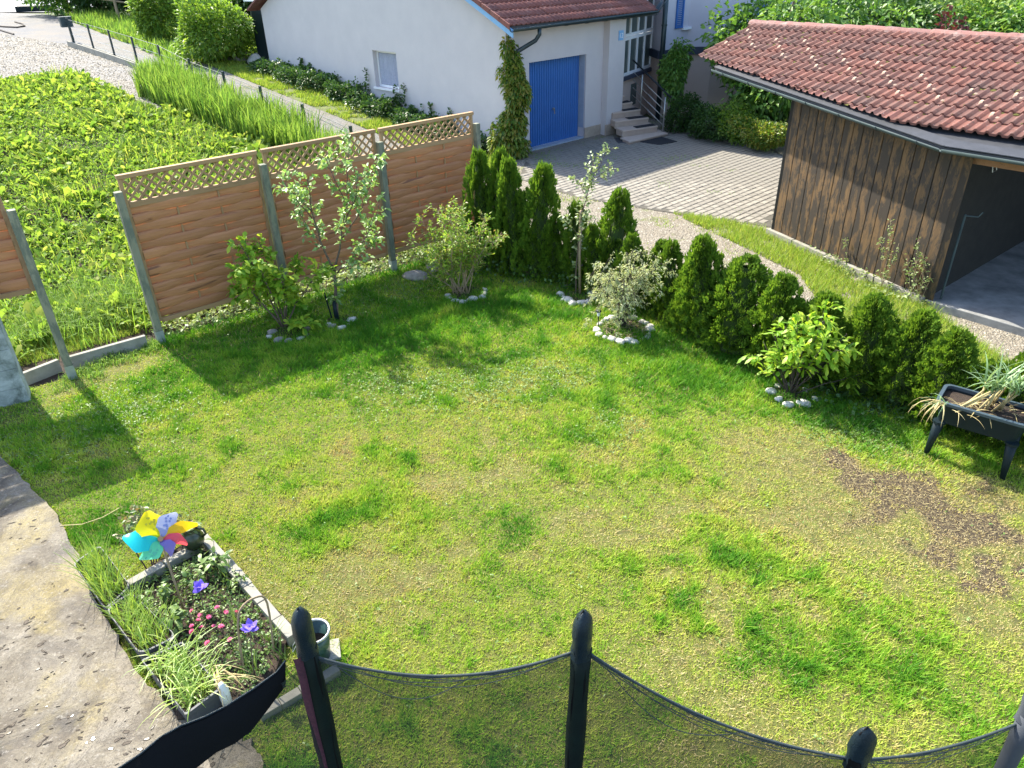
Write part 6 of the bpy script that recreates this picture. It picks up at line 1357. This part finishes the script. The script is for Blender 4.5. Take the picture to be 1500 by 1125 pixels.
n = 12; P = np.tile([[-.42, .04, .03]], (n, 1))+RNG.normal(size=(n, 3))*.03; strap_leaves('arching_leaves', P, RNG.uniform(1.8, 4.2, n), RNG.uniform(.15, .3, n), RNG.uniform(.006, .012, n), RNG.uniform(.7, 1.3, n), 'leek', lt, droop=1.2)

# ================================================================== PLANTING BED
m_ = MB(); m_.prism(BED, -.05, .05); o = m_.build('bed_soil', M['soil']); tag(o, kind='structure')
bb = thing('bed_edging', 'pale concrete edging blocks round the flower bed', 'edging', tuple(G(300, 785)))
def blocks(a, b, n, wd_b, h, mat='kerb', skip=()):
    a, b = np.array(a[:2]), np.array(b[:2]); d = (b-a)/n; nn = np.array([-d[1], d[0]])/np.linalg.norm(d)
    for k in range(n):
        if k in skip: continue
        p, q = a+d*(k+.012), a+d*(k+.988); o0 = G(300, 785)[:2]; j = RNG.normal()*.006
        m_ = MB(); m_.prism([p-o0+nn*j, q-o0+nn*(j+RNG.normal()*.004), q-o0+nn*wd_b, p-o0+nn*wd_b], -.05, h+RNG.normal()*.004); m_.build('block', M[mat], bb, bevel=.006)
blocks(G(297, 772, .12), G(436, 925, .12), 7, -.085, .12)
blocks(G(190, 857, .12), G(292, 800, .12), 2, .075, .12)
blocks(G(492, 972, .06), G(376, 1040, .06), 4, .07, .06)
def trough(name, label, pts, z, mat, rim, soil=True, base=.8, rnd=.05):
    p = [np.array(G(x, y, z)[:2]) for x, y in pts]; c = np.mean(p, 0); t = thing(name, label, 'plant trough', (c[0], c[1], .005), 'plant troughs beside the patio')
    ar = sum(p[i][0]*p[(i+1) % 4][1]-p[(i+1) % 4][0]*p[i][1] for i in range(4)); p = p if ar > 0 else p[::-1]
    def rounded(f, sh_=0.0):
        q = [(v-c)*f+(-(v-c)/np.linalg.norm(v-c))*sh_ for v in p]; out_ = []
        for i in range(4):
            a, b, d = q[i-1], q[i], q[(i+1) % 4]; u_, w2 = (a-b)/np.linalg.norm(a-b), (d-b)/np.linalg.norm(d-b)
            for s in np.linspace(0, 1, 5): e1, e2 = b+u_*rnd*(1-s), b+w2*rnd*s; out_.append(tuple(e1*(1-s)+e2*s if True else b))
        return out_
    m_ = MB(); tub(m_, [(rounded(base), 0), (rounded(1), z-.03), (rounded(1, -.012), z-.03), (rounded(1, -.012), z), (rounded(1, .006), z), (rounded(1, .012), z-.07)]); m_.build('tub', M[mat], t)
    m_ = MB(); q = rounded(1, .013); m_.add([(*v, z-.05) for v in q], [list(range(len(q)))]); m_.build('soil', M['soil'], t); return t, p, c
t1, p1_, c1_ = trough('plant_trough', 'dark plastic trough of upright green shoots at the top of the bed row', [(108, 826), (146, 800), (190, 858), (155, 892)], .24, 'plastic_grey', None)
t2, p2_, c2_ = trough('plant_trough', 'rounded grey trough of yellow green shoots in the middle of the row', [(156, 893), (192, 868), (258, 932), (205, 958)], .24, 'plastic_grey', None, rnd=.07)
t3, p3_, c3_ = trough('plant_trough', 'rectangular grey trough of arching onion leaves at the lower end', [(209, 968), (267, 942), (323, 1008), (272, 1046)], .24, 'plastic_grey', None, rnd=.012, base=.86)
def fill(poly, n):
    P = np.array(poly); lo, hi = P.min(0), P.max(0); x = RNG.uniform(lo[0], hi[0], n*4); y = RNG.uniform(lo[1], hi[1], n*4); c = P.mean(0); k = inpoly(x, y, (P-c)*.86+c); return x[k][:n], y[k][:n]
def shoots(label, poly, n, L0, L1, W0, W1, lift, mat, droop, z=.19, name='shoots'):
    x, y = fill(poly, n); n = len(x); c = np.mean(poly, 0); t = thing(name, label, 'plants', (c[0], c[1], z)); P = np.stack([x-c[0], y-c[1], np.zeros(n)], 1)
    strap_leaves('leaves', P, RNG.uniform(0, 2*PI, n), RNG.uniform(L0, L1, n), RNG.uniform(W0, W1, n), RNG.uniform(lift, 1.56, n), mat, t, droop=droop)
    x, y = fill(poly, 60); m = len(x); link('small_leaves', leaves_mesh('small_leaves', np.stack([x-c[0], y-c[1], RNG.uniform(.0, .04, m)], 1), RNG.normal(size=(m, 3))+[0, 0, .3], RNG.uniform(.015, .03, m), RNG.uniform(.01, .02, m)), M['weed'], t); return t
shoots('dense upright green shoots growing in the top trough', p1_, 340, .12, .34, .005, .010, 1.05, 'onion', .35)
shoots('upright yellow green shoots in the middle trough', p2_, 300, .10, .30, .005, .010, 1.0, 'onion', .4)
shoots('arching onion leaves spilling from the lower trough', p3_, 150, .15, .42, .006, .012, .75, 'onion', .95, name='onion_plants')
shoots('young fine onion shoots in the lower trough', p3_, 260, .05, .14, .003, .006, .9, 'onion', .7, name='onion_shoots')
# bed cover plants
x, y = fill(BED, 3600); n = len(x); P = np.stack([x, y, .05+RNG.uniform(0, .05, n)], 1)
o = link('bed_ground_cover', leaves_mesh('bed_ground_cover', P, RNG.normal(size=(n, 3))+[0, 0, .5], RNG.uniform(.014, .042, n), RNG.uniform(.01, .026, n)), M['bed_leaf']); tag(o, 'tiny pale leaves sprinkled over the dark bed soil', 'ground cover', kind='stuff')
BP = [(205, 905, .24, 90, .07, .035, 'leafy plant with red stems beside the pinwheel stick', 'bed_leaf'), (240, 880, .2, 60, .06, .03, 'dark leafy plant behind the pinwheel stick', 'bed_leaf'), (318, 835, .26, 60, .1, .035, 'upright leafy plant at the far corner of the bed', 'bed_leaf'), (350, 862, .18, 40, .06, .03, 'small leafy plant near the edging blocks', 'bed_leaf'), (258, 925, .22, 36, .1, .045, 'broad leaved plant in the middle of the bed', 'bed_leaf'), (300, 905, .14, 60, .045, .02, 'low plant beneath the first violet flower', 'bed_leaf'), (365, 965, .12, 60, .05, .02, 'low plant beneath the second violet flower', 'bed_leaf'), (385, 985, .1, 40, .04, .02, 'low plant near the black fabric strip', 'bed_leaf'), (405, 945, .12, 50, .045, .02, 'low plant beside the last edging blocks', 'bed_leaf'), (285, 860, .2, 50, .06, .03, 'leafy plant behind the first violet flower', 'bed_leaf')]
for (px, py, h, n, L_, W_, lb, mt) in BP:
    b = G(px, py, .05); t = thing('bed_plant', lb, 'plant', tuple(b)); m_ = MB(); Ps, Ds = [], []
    for k in range(7):
        a = RNG.uniform(0, 2*PI); e = np.array([math.cos(a)*h*.4, math.sin(a)*h*.4, h*RNG.uniform(.6, 1)]); m_.tube([(0, 0, 0), e*[.4, .4, .6], e], [.005, .004, .002], 4)
        for j in range(n//7): s = RNG.uniform(.35, 1); Ps.append(e*s); Ds.append(RNG.normal(size=3)+[0, 0, .4])
    m_.build('stems', M['red_stem'] if 'red' in lb else M['bark'], t); P = np.array(Ps); link('leaves', bent_leaves('leaves', P, unit(np.array(Ds)), RNG.uniform(.7, 1.2, len(P))*L_, RNG.uniform(.7, 1.2, len(P))*W_), M[mt], t)
for (px, py, L1_, lb) in [(352, 915, .3, 'thin upright leaves left of the bent hoop'), (372, 985, .3, 'thin upright green leaves under the bent hoop'), (395, 940, .26, 'thin upright leaves right of the bent hoop'), (335, 850, .24, 'grassy tuft by the edging blocks'), (410, 965, .2, 'grassy tuft at the lower end of the edging')]:
    b = G(px, py, .05); t = thing('grassy_tuft', lb, 'plant', tuple(b)); n = 12; strap_leaves('leaves', RNG.normal(size=(n, 3))*[.03, .03, 0], RNG.uniform(0, 2*PI, n), RNG.uniform(.5, 1, n)*L1_, RNG.uniform(.005, .012, n), RNG.uniform(1.1, 1.5, n), 'bed_leaf', t, droop=.4)
# pale dry straw leaves hanging out of the lower trough
n = 16; b = G(318, 985, .22); dt = thing('dry_leaves', 'bleached dry onion leaves draped over the bed edge', 'dry leaves', tuple(b)); strap_leaves('leaves', RNG.normal(size=(n, 3))*.04, RNG.uniform(-1.2, .2, n), RNG.uniform(.15, .34, n), RNG.uniform(.005, .009, n), RNG.uniform(.1, .6, n), 'straw', dt, droop=.6)
# pink daisies
DA = [(281, 895), (294, 901), (306, 904), (331, 897), (346, 897), (281, 917), (295, 919), (313, 917), (324, 918), (281, 925), (304, 942), (337, 937), (318, 890), (290, 909)]
pk = MB(); L4 = 'small double pink daisy blossom on a thin stalk in the flower bed'
def daisy_mesh():
    v, f = [], []
    for rr, z, n, o_ in ((.021, .0, 11, 0), (.016, .006, 10, .3), (.010, .011, 8, .1)):
        for k in range(n):
            a = 2*PI*k/n+o_; w2 = .32; b = len(v); v += [(0, 0, z), (math.cos(a-w2)*rr*.7, math.sin(a-w2)*rr*.7, z+.002), (math.cos(a)*rr, math.sin(a)*rr, z+.005), (math.cos(a+w2)*rr*.7, math.sin(a+w2)*rr*.7, z+.002)]; f.append([b, b+1, b+2, b+3])
    me = bpy.data.meshes.new('daisy'); me.from_pydata(v, [], f); me.materials.append(M['pink']); return me
dm = daisy_mesh()
for k, (px, py) in enumerate(DA):
    hh = RNG.uniform(.08, .13); b = G(px, py, .05+hh); t = thing('pink_daisy', L4, 'flower', (b[0], b[1], .05), 'pink daisies in the flower bed'); m_ = MB(); m_.tube([(0, 0, 0), (RNG.normal()*.006, RNG.normal()*.006, hh)], .0022, 4); m_.build('stalk', M['bark'], t)
    o = bpy.data.objects.new('blossom', dm); C.objects.link(o); o.parent = t; o.location = (0, 0, hh); o.rotation_euler = (RNG.normal()*.3+.35, RNG.normal()*.3, RNG.uniform(0, 6)); s = RNG.uniform(.85, 1.25); o.scale = (s, s, s)
# violet fabric flowers
def petal_pts(L, W, n=7, cup=.25):
    v = []; 
    for i in range(n+1):
        s = i/n; w2 = W*math.sin(PI*min(1, s**.75))**.7*.5 if 0 < s < 1 else .0; z = cup*L*s*s
        v += [(L*s, -w2, z-.1*w2), (L*s, 0, z+.006*math.sin(s*9)), (L*s, w2, z-.1*w2)]
    f = []
    for i in range(n):
        for j in (0, 1): a = 3*i+j; f.append([a, a+1, a+4, a+3])
    return v, f
for (px, py, hx_, hy_, lb) in [(300, 905, 293, 860, 'violet artificial flower nearest the pinwheel'), (372, 990, 366, 919, 'violet artificial flower beside the bent hoop')]:
    b = G(px, py, .05); t = thing('violet_flower', lb, 'flower', tuple(b)); hd = toward(hx_, hy_, b); m_ = MB(); m_.tube([(0, 0, 0), hd*[.5, .5, .55], hd], .004, 5); m_.build('stem', M['bark'], t)
    for k in range(7):
        v, f = petal_pts(.062, .05, cup=.3); m_ = MB(); m_.add(v, f); o = m_.build('petal', M['violet'], t, smooth=True); o.location = v3(hd); o.rotation_euler = (RNG.normal()*.25, -.15+RNG.normal()*.3, 2*PI*k/7+RNG.normal()*.15)
# bent willow hoop
b0, b1 = G(358, 985, .05), G(402, 962, .05); t = thing('bent_hoop', 'brown bent cane hoop standing in the flower bed', 'hoop', tuple(b0)); q = [np.zeros(3), toward(349, 925, b0), toward(352, 893, b0), toward(372, 880, b0)+[0, .03, 0], toward(388, 893, b0)+[0, .06, 0], (b1-b0)]
cur = []
for i in range(len(q)-1):
    a_, b_, c_, d_2 = q[max(i-1, 0)], q[i], q[i+1], q[min(i+2, len(q)-1)]
    for s in np.linspace(0, 1, 5)[:-1]: cur.append(.5*((2*b_)+(c_-a_)*s+(2*a_-5*b_+4*c_-d_2)*s*s+(-a_+3*b_-3*c_+d_2)*s**3))
cur.append(q[-1]); m_ = MB(); m_.tube(cur, .008, 6); m_.build('cane', M['stake'], t, smooth=True)
# pinwheel
B = G(271, 898, .05); t = thing('pinwheel', 'rainbow coloured toy pinwheel with seven petals on a wooden stick', 'pinwheel', tuple(B)); hub = toward(235, 790, B)
m_ = MB(); m_.tube([(0, 0, -.05), hub*.5+[0, 0, .0], hub], .0085, 8); m_.build('stick', M['stake'], t, smooth=True)
vd = (CO-(B+hub)); vd = vd/np.linalg.norm(vd); vd = unit(np.array([vd+[.12, -.05, .25]]))[0]; ex = np.cross([0, 0, 1], vd); ex /= np.linalg.norm(ex); ey = np.cross(vd, ex)
m4 = Matrix(((ex[0], ey[0], vd[0], hub[0]), (ex[1], ey[1], vd[1], hub[1]), (ex[2], ey[2], vd[2], hub[2]), (0, 0, 0, 1)))
PC = [(92, 'yellow', (.85, .72, .02), .22, .20), (38, 'lilac blue', (.33, .38, .78), .205, .13), (-2, 'orange', (.85, .52, .02), .26, .085), (-38, 'pink red', (.8, .10, .17), .18, .075), (-82, 'purple', (.22, .18, .55), .14, .08), (-155, 'mint green', (.14, .66, .40), .18, .13), (152, 'turquoise', (.02, .55, .66), .24, .17)]
for (a, cn, col, L_, W_) in PC:
    mt = m_leaf('pinwheel_'+cn.replace(' ', '_'), [col, tuple(c*.92 for c in col)], .35, .12, rough=.3)
    v, f = [], []; n = 10
    for i in range(n+1):
        s = i/n; w2 = W_*.5*(math.sin(PI*(.06+.90*s**.85))**.75)*(1+.10*math.sin(s*13)); cv = .035*math.sin(PI*s)
        for j in range(5): u_ = (j-2)/2; v.append((L_*s*(1-.02*u_*u_), u_*w2+(.025*math.sin(s*3)), cv+.03*u_*s))
    for i in range(n):
        for j in range(4): q_ = 5*i+j; f.append([q_, q_+1, q_+6, q_+5])
    m_ = MB(); m_.add(v, f)
    o = m_.build('petal', mt, t, smooth=True); o['label'] = cn+' pinwheel petal'; o.matrix_local = m4@Matrix.Rotation(R(a), 4, 'Z')@Matrix.Rotation(-.06, 4, 'Y')@Matrix.Translation((.012, 0, .006+.001*(a % 5)))
    if cn in ('lilac blue', 'yellow', 'mint green'):
        dm_ = MB()
        for k in range(9):
            s, u_ = RNG.uniform(.3, .85), RNG.uniform(-.5, .5); w2 = W_*.5*.8; cx_, cy_, cz_ = L_*s, u_*w2+.025*math.sin(s*3), .035*math.sin(PI*s)+.03*u_*s+.003; r_d = .009
            dm_.add([(cx_+math.cos(q2)*r_d, cy_+math.sin(q2)*r_d, cz_) for q2 in np.linspace(0, 2*PI, 9)[:-1]], [list(range(8))])
        mt2 = m_plain('petal_dots_'+cn.replace(' ', '_'), tuple(c*.72 for c in col), None, 5, .5, 0); dm_.build('dots', mt2, o)
m_ = MB(); m_.tube([(0, 0, -.01), (0, 0, .03)], .02, 10); o = m_.build('hub', M['frame_wood'], t); o.matrix_local = m4
# rose bush behind the pinwheel and the green vase
B = G(222, 838); tw = lambda pts: [toward(*q[:2], B, q[2] if len(q) > 2 else 0) for q in pts]
RS = [(tw([(225, 845), (222, 800, .1), (190, 755, .15)]), .008, .003), (tw([(225, 845), (215, 790), (205, 748, .1)]), .008, .003), (tw([(228, 845), (232, 790, .15), (228, 745, .2)]), .008, .003), (tw([(228, 845), (240, 800, .2), (258, 758, .25)]), .008, .003), (tw([(225, 845), (240, 800, .1), (272, 768, .2)]), .007, .003), (tw([(222, 845), (196, 800), (180, 768, .1)]), .007, .003)]
woody('rose_bush', 'thin rose bush with reddish shoots behind the pinwheel', 'shrub', B, RS, 'rose', 'bark', 17, .06, .036, start=.4, twig=.13, per_twig=5, kids=('foliage', 'stems'))
B = G(285, 800, .12); t = thing('vase', 'small dark green glazed clay jug on the corner of the bed edging', 'vase', tuple(B)); m_ = MB(); m_.lathe([(0, 0), (.06, .0), (.095, .05), (.10, .10), (.075, .15), (.05, .18), (.06, .215), (.068, .22), (.055, .21), (.045, .18), (.02, .16)], seg=24); m_.build('body', M['vase'], t, smooth=True)
m_ = MB(); m_.tube([(.06, 0, .205), (.12, 0, .19), (.13, 0, .14), (.09, 0, .10)], .011, 6); m_.build('handle', M['vase'], t, smooth=True)
B2 = B+[0, 0, .2]; t = thing('vase_plant', 'few pale pointed leaves growing out of the green jug', 'plant', tuple(B2)); n = 14; D = RNG.normal(size=(n, 3))+[0, 0, .5]; link('leaves', bent_leaves('leaves', RNG.normal(size=(n, 3))*.02, unit(D), RNG.uniform(.05, .11, n), RNG.uniform(.025, .04, n)), M['sapling'], t)
# bucket planter on its slab
B = G(467, 960, .03); m_ = MB(); m_.prism([B[:2]+q for q in (np.array([-.12, -.1]), np.array([.17, -.02]), np.array([.12, .16]), np.array([-.14, .1]))], -.02, .03); o = m_.build('stone_slab', M['kerb'], bevel=.006); tag(o, 'small grey slab under the green metal bucket', 'slab')
t = thing('bucket', 'dark green metal bucket with shiny rim beside the left trampoline pole', 'bucket', tuple(B)); m_ = MB(); m_.lathe([(0, 0), (.085, 0), (.112, .25), (.108, .25), (.083, .01), (0, .01)], seg=28); m_.build('body', m_plain('green_enamel', (.03, .075, .065), (.02, .05, .045), 6, .3, .05), t, smooth=True)
m_ = MB(); m_.lathe([(.105, .245), (.12, .248), (.123, .26), (.113, .267), (.103, .26), (.105, .245)], seg=28); m_.build('rim', M['steel'], t, smooth=True); m_ = MB(); m_.lathe([(0, .14), (.088, .14)], seg=20); m_.build('soil', M['soil'], t)
m_ = MB(); m_.tube([(-.108, 0, .22), (-.16, -.03, .15), (-.165, -.05, .1), (-.115, -.01, .18)], .003, 5); m_.build('handle', M['steel'], t)
# white plastic plant label in the lower trough corner, garden wire on the lawn
B = G(327, 1012, .2); t = thing('watering_spike', 'white plastic bottle wedged behind the lower trough', 'bottle', tuple(B)); m_ = MB(); m_.lathe([(0, -.12), (.035, -.12), (.037, .02), (.02, .05), (.016, .075), (0, .078)], seg=16); m_.build('body', M['ivory'], t, smooth=True)
q = [T(x, y, .04) for x, y in ((88, 770), (120, 768), (150, 758), (175, 744))]; t = thing('garden_wire', 'thin pale wire trailing over the lawn toward the rose bush', 'wire', tuple(q[0])); m_ = MB(); m_.tube([p-q[0] for p in q], .004, 4); m_.build('wire', M['straw'], t)

# ================================================================== TRAMPOLINE NET IN THE FOREGROUND
tr = thing('trampoline', 'trampoline safety net with black padded poles and sagging fine mesh', 'trampoline', (0.2, .2, 0)); TO = np.array([.2, .2, 0])
PT = [G(438, 896, 2.55), G(855, 900, 2.55), G(1270, 1070, 2.2), G(1532, 1000, 2.3)]
PT0 = [np.array([*(G(440, 896, 2.55)[:2]-[.03, .0]), 0]), np.array([PT[1][0]-.05, PT[1][1]+.02, 0]), np.array([PT[2][0]-.02, PT[2][1]-.06, 0]), np.array([PT[3][0]-.05, PT[3][1]-.1, 0])]
for i, (a, b) in enumerate(zip(PT, PT0)):
    a, b = a-TO, b-TO; ax = (a-b)/np.linalg.norm(a-b); r = .037
    q0_, q1_ = b+ax*.0, a-ax*.17
    sl = MB(); npt = 12; pts = [b+(q1_-b)*s for s in np.linspace(.32, 1, npt)]; rs = [r*(1 if i < 2 else .85)*(1+.06*math.sin(k*1.7+i)) for k in range(npt)]; sl.tube(pts, rs, 14)
    slo = sl.build('sleeve', M['lit_sleeve'] if i == 3 else M['sleeve'], tr, smooth=True)
    if i < 3:                     # black seam flap down the sleeve; purple foam shows on the first
        side = np.array([-1, .15, 0]) if i < 2 else np.array([-.8, -.5, 0]); vw = (CO-TO-a); vw = vw/np.linalg.norm(vw); side = np.cross(ax, vw); side /= np.linalg.norm(side)
        fl_ = MB(); n = 16; vs = []
        for k in range(n+1):
            p = b+(q1_-b)*(.32+.68*k/n)+vw*(r*.9); j = .004*math.sin(k*2.1); vs += [p-side*(.022+j if i else .008+j), p+side*(.02-j)-0*side]
        vs2 = [p+vw*.012 for p in vs]; fl_.add(vs+vs2, [[2*k, 2*k+1, 2*k+3, 2*k+2][::-1] for k in range(n)]+[[2*(n+1)+2*k+q for q in (0, 1, 3, 2)] for k in range(n)]+[[2*k, 2*k+2, 2*(n+1)+2*k+2, 2*(n+1)+2*k] for k in range(n)]+[[2*k+1, 2*(n+1)+2*k+1, 2*(n+1)+2*k+3, 2*k+3] for k in range(n)])
        fl_.build('seam_flap', M['sleeve_black'], tr, smooth=True)
        if i == 0:
            fl_ = MB(); vs = []
            for k in range(n+1):
                p = b+(q1_-b)*(.32+.66*k/n)+vw*(r*.72); j = .003*math.sin(k*2.9); sgn_ = -1 if (RM.T@side)[0] > 0 else 1; vs += [p+side*sgn_*(.052+j), p+side*sgn_*(.014), p+side*sgn_*.03+vw*.022]
            fl_.add(vs, [[3*k+a_, 3*k+b_, 3*k+3+b_, 3*k+3+a_] for k in range(n) for a_, b_ in ((0, 2), (2, 1))]); fl_.build('foam_edge', M['velcro'], tr, smooth=True)
    # vinyl cap: two pillow halves pinched at a seam, tied below
    cp = MB(); sg = 16; vs = []; prof = [(.05, -.2), (.046, -.17), (.049, -.13), (.052, -.09), (.050, -.05), (.041, -.02), (.024, .002), (.008, .013), (.001, .015)]
    q = Vector(ax).to_track_quat('Z', 'Y')
    for rr, z in prof:
        rr = rr*(.80 if i < 2 else .66)
        for j in range(sg):
            t_a = 2*PI*j/sg; pin = 1-.16*abs(math.sin(t_a))**2*(1 if z > -.16 else .3); rad_ = rr*(pin+.05*math.sin(3*t_a+z*60)); seam = 1+.16*(abs(math.cos(t_a)) > .97)
            vs.append(Vector(a)+q@Vector((math.cos(t_a)*rad_*seam*1.08, math.sin(t_a)*rad_, z)))
    k_ = len(prof); cp.add(vs, [[u_*sg+j, u_*sg+(j+1) % sg, (u_+1)*sg+(j+1) % sg, (u_+1)*sg+j] for u_ in range(k_-1) for j in range(sg)]+[[(k_-1)*sg+j for j in range(sg)]]); cp.build('cap', M['lit_sleeve'] if i == 3 else M['vinyl'], tr, smooth=True)
    sm_ = MB(); sd2 = unit(np.array([np.cross(ax, [.25+.2*i, 1, 0])]))[0]; vw2 = unit(np.array([CO-TO-a]))[0]; sc2 = .8 if i < 2 else .66
    sm_.tube([a+ax*.02, a+ax*-.03+(vw2*.75+sd2*.5)*.046*sc2, a-ax*.09+(vw2*.8+sd2*.35)*.055*sc2, a-ax*.15+(vw2*.85+sd2*.1)*.05*sc2], [.003, .0045, .0045, .003], 5); sm_.build('cap_seam', M['sleeve_black'], tr, smooth=True)
    m_ = MB(); m_.tube([b, b+(a-b)*.3], .021, 10); m_.build('pole', M['galv'], tr, smooth=True)
def net(a, b, zlow, sag, nm, k=22, rows=16, hem=True, out=0.0):
    a, b = np.array(a)-TO, np.array(b)-TO; vs = []; top = []
    for r_ in range(rows+1):
        f = r_/rows
        for i in range(k+1):
            s = i/k; p = a+(b-a)*s; zt = p[2]-sag*4*s*(1-s); z = zt+(zlow-zt)*f; bel = (.05*math.sin(PI*s)*math.sin(PI*f)+out*math.sin(PI*s)+.012*math.sin(s*19+f*5)*f); nn = np.array([b[1]-a[1], -(b[0]-a[0]), 0]); nn = nn/np.linalg.norm(nn)
            vs.append((p[0]-nn[0]*bel, p[1]-nn[1]*bel, z))
            if r_ == 0: top.append(np.array(vs[-1]))
    m_ = MB(); m_.add(vs, [[r_*(k+1)+i, r_*(k+1)+i+1, (r_+1)*(k+1)+i+1, (r_+1)*(k+1)+i] for r_ in range(rows) for i in range(k)]); m_.build('net', M['net'], tr, smooth=True)
    if hem:
        h_ = MB(); h_.tube(top, .0048, 6); h_.tube([p-[0, 0, .008+.004*math.sin(i*.9)] for i, p in enumerate(top)], .003, 5); h_.build('hem_cord', M['cord'], tr, smooth=True)
        fo = MB()                                   # loose folds of gathered mesh under the hem
        for d0, s0, s1 in ((.03, 0, .75), (.055, .15, .95), (.13, .1, .62), (.02, .4, 1)):
            i0, i1 = int(s0*k), int(s1*k); seg = top[i0:i1+1]; m = len(seg)-1
            fo.tube([p-np.array([0, 0, d0*math.sin(PI*min(1, (j+.3)/(m+.3)))+.01]) for j, p in enumerate(seg)], .0016, 4)
        fo.build('net_fold', M['cord'], tr)
    return top
tz = lambda p, d: np.array(p)-[0, 0, d]
net(tz(PT[0], .22), tz(PT[1], .17), .95, .13, 'net_a'); net(tz(PT[1], .17), tz(PT[2], .16), .95, .10, 'net_b'); net(tz(PT[2], .16), tz(PT[3], .2), .95, .06, 'net_c')
# left bay: the net runs on behind a wide black fabric strip
S0, S1, S2 = G(418, 972, 2.25), G(290, 1058, 2.25), G(120, 1150, 2.25)
strip_top = [(418, 968, 2.27), (405, 985, 2.26), (370, 1010, 2.26), (330, 1035, 2.26), (300, 1050, 2.26), (265, 1063, 2.25), (235, 1080, 2.25), (205, 1105, 2.25), (170, 1128, 2.25), (120, 1150, 2.25), (60, 1175, 2.25)]
strip_bot = [(419, 1002, 2.2), (412, 1010, 2.19), (392, 1037, 2.17), (368, 1068, 2.15), (345, 1085, 2.14), (318, 1098, 2.13), (300, 1112, 2.12), (285, 1124, 2.11), (280, 1150, 2.1), (230, 1190, 2.09), (150, 1230, 2.09)]
m_ = MB(); vs = []
for k, (a, b) in enumerate(zip(strip_top, strip_bot)):
    A_2, B_2 = G(*a)-TO, G(*b)-TO
    for s in np.linspace(0, 1, 6): p = A_2*(1-s)+B_2*s; n_2 = (CO-TO-p)/np.linalg.norm(CO-TO-p); vs.append(p+n_2*(.012*math.sin(s*PI)+.006*math.sin(k*2.3+s*6)))
k = len(strip_top); back = [p-np.array([0, .008, .004]) for p in vs]; nv = len(vs)
m_.add(vs+back, [[6*i+j, 6*(i+1)+j, 6*(i+1)+j+1, 6*i+j+1] for i in range(k-1) for j in range(5)]+[[nv+6*i+j, nv+6*i+j+1, nv+6*(i+1)+j+1, nv+6*(i+1)+j] for i in range(k-1) for j in range(5)])
o = m_.build('fabric_strip', M['sleeve_black'], tr, smooth=True); o['label'] = 'wide black fabric strip on the left part of the net'
m_ = MB(); m_.tube([G(*a)-TO for a in strip_top], .004, 5); m_.build('strip_piping', M['vinyl'], tr, smooth=True)
net(tz(PT[0], .24), G(395, 1012, 2.2), .95, .01, 'net_d', k=6, hem=False); net(G(395, 1012, 2.2), G(300, 1100, 2.1), .95, .0, 'net_e', k=6, hem=False)
# jumping mat, pads and frame legs below the frame
cR = 1.62; cc = np.array([.0, .12]); m_ = MB(); n = 36
m_.add([(cc[0]+math.cos(2*PI*j/n)*cR*.86, cc[1]+math.sin(2*PI*j/n)*cR*.86, .84) for j in range(n)], [list(range(n))]); m_.build('mat', M['sleeve_black'], tr)
m_ = MB(); vs = [(cc[0]+math.cos(2*PI*j/n)*cR*f, cc[1]+math.sin(2*PI*j/n)*cR*f, z) for f, z in ((.84, .86), (.86, .89), (1.0, .89), (1.02, .86)) for j in range(n)]; m_.add(vs, [[u_*n+j, u_*n+(j+1) % n, (u_+1)*n+(j+1) % n, (u_+1)*n+j][::-1] for u_ in range(3) for j in range(n)]); m_.build('edge_pad', M['vinyl'], tr, smooth=True)
for k in range(6):
    a = 2*PI*k/6+.3; m_ = MB(); m_.tube([(cc[0]+math.cos(a)*cR, cc[1]+math.sin(a)*cR, .84), (cc[0]+math.cos(a)*cR, cc[1]+math.sin(a)*cR, 0)], .022, 8); m_.build('leg', M['galv'], tr)
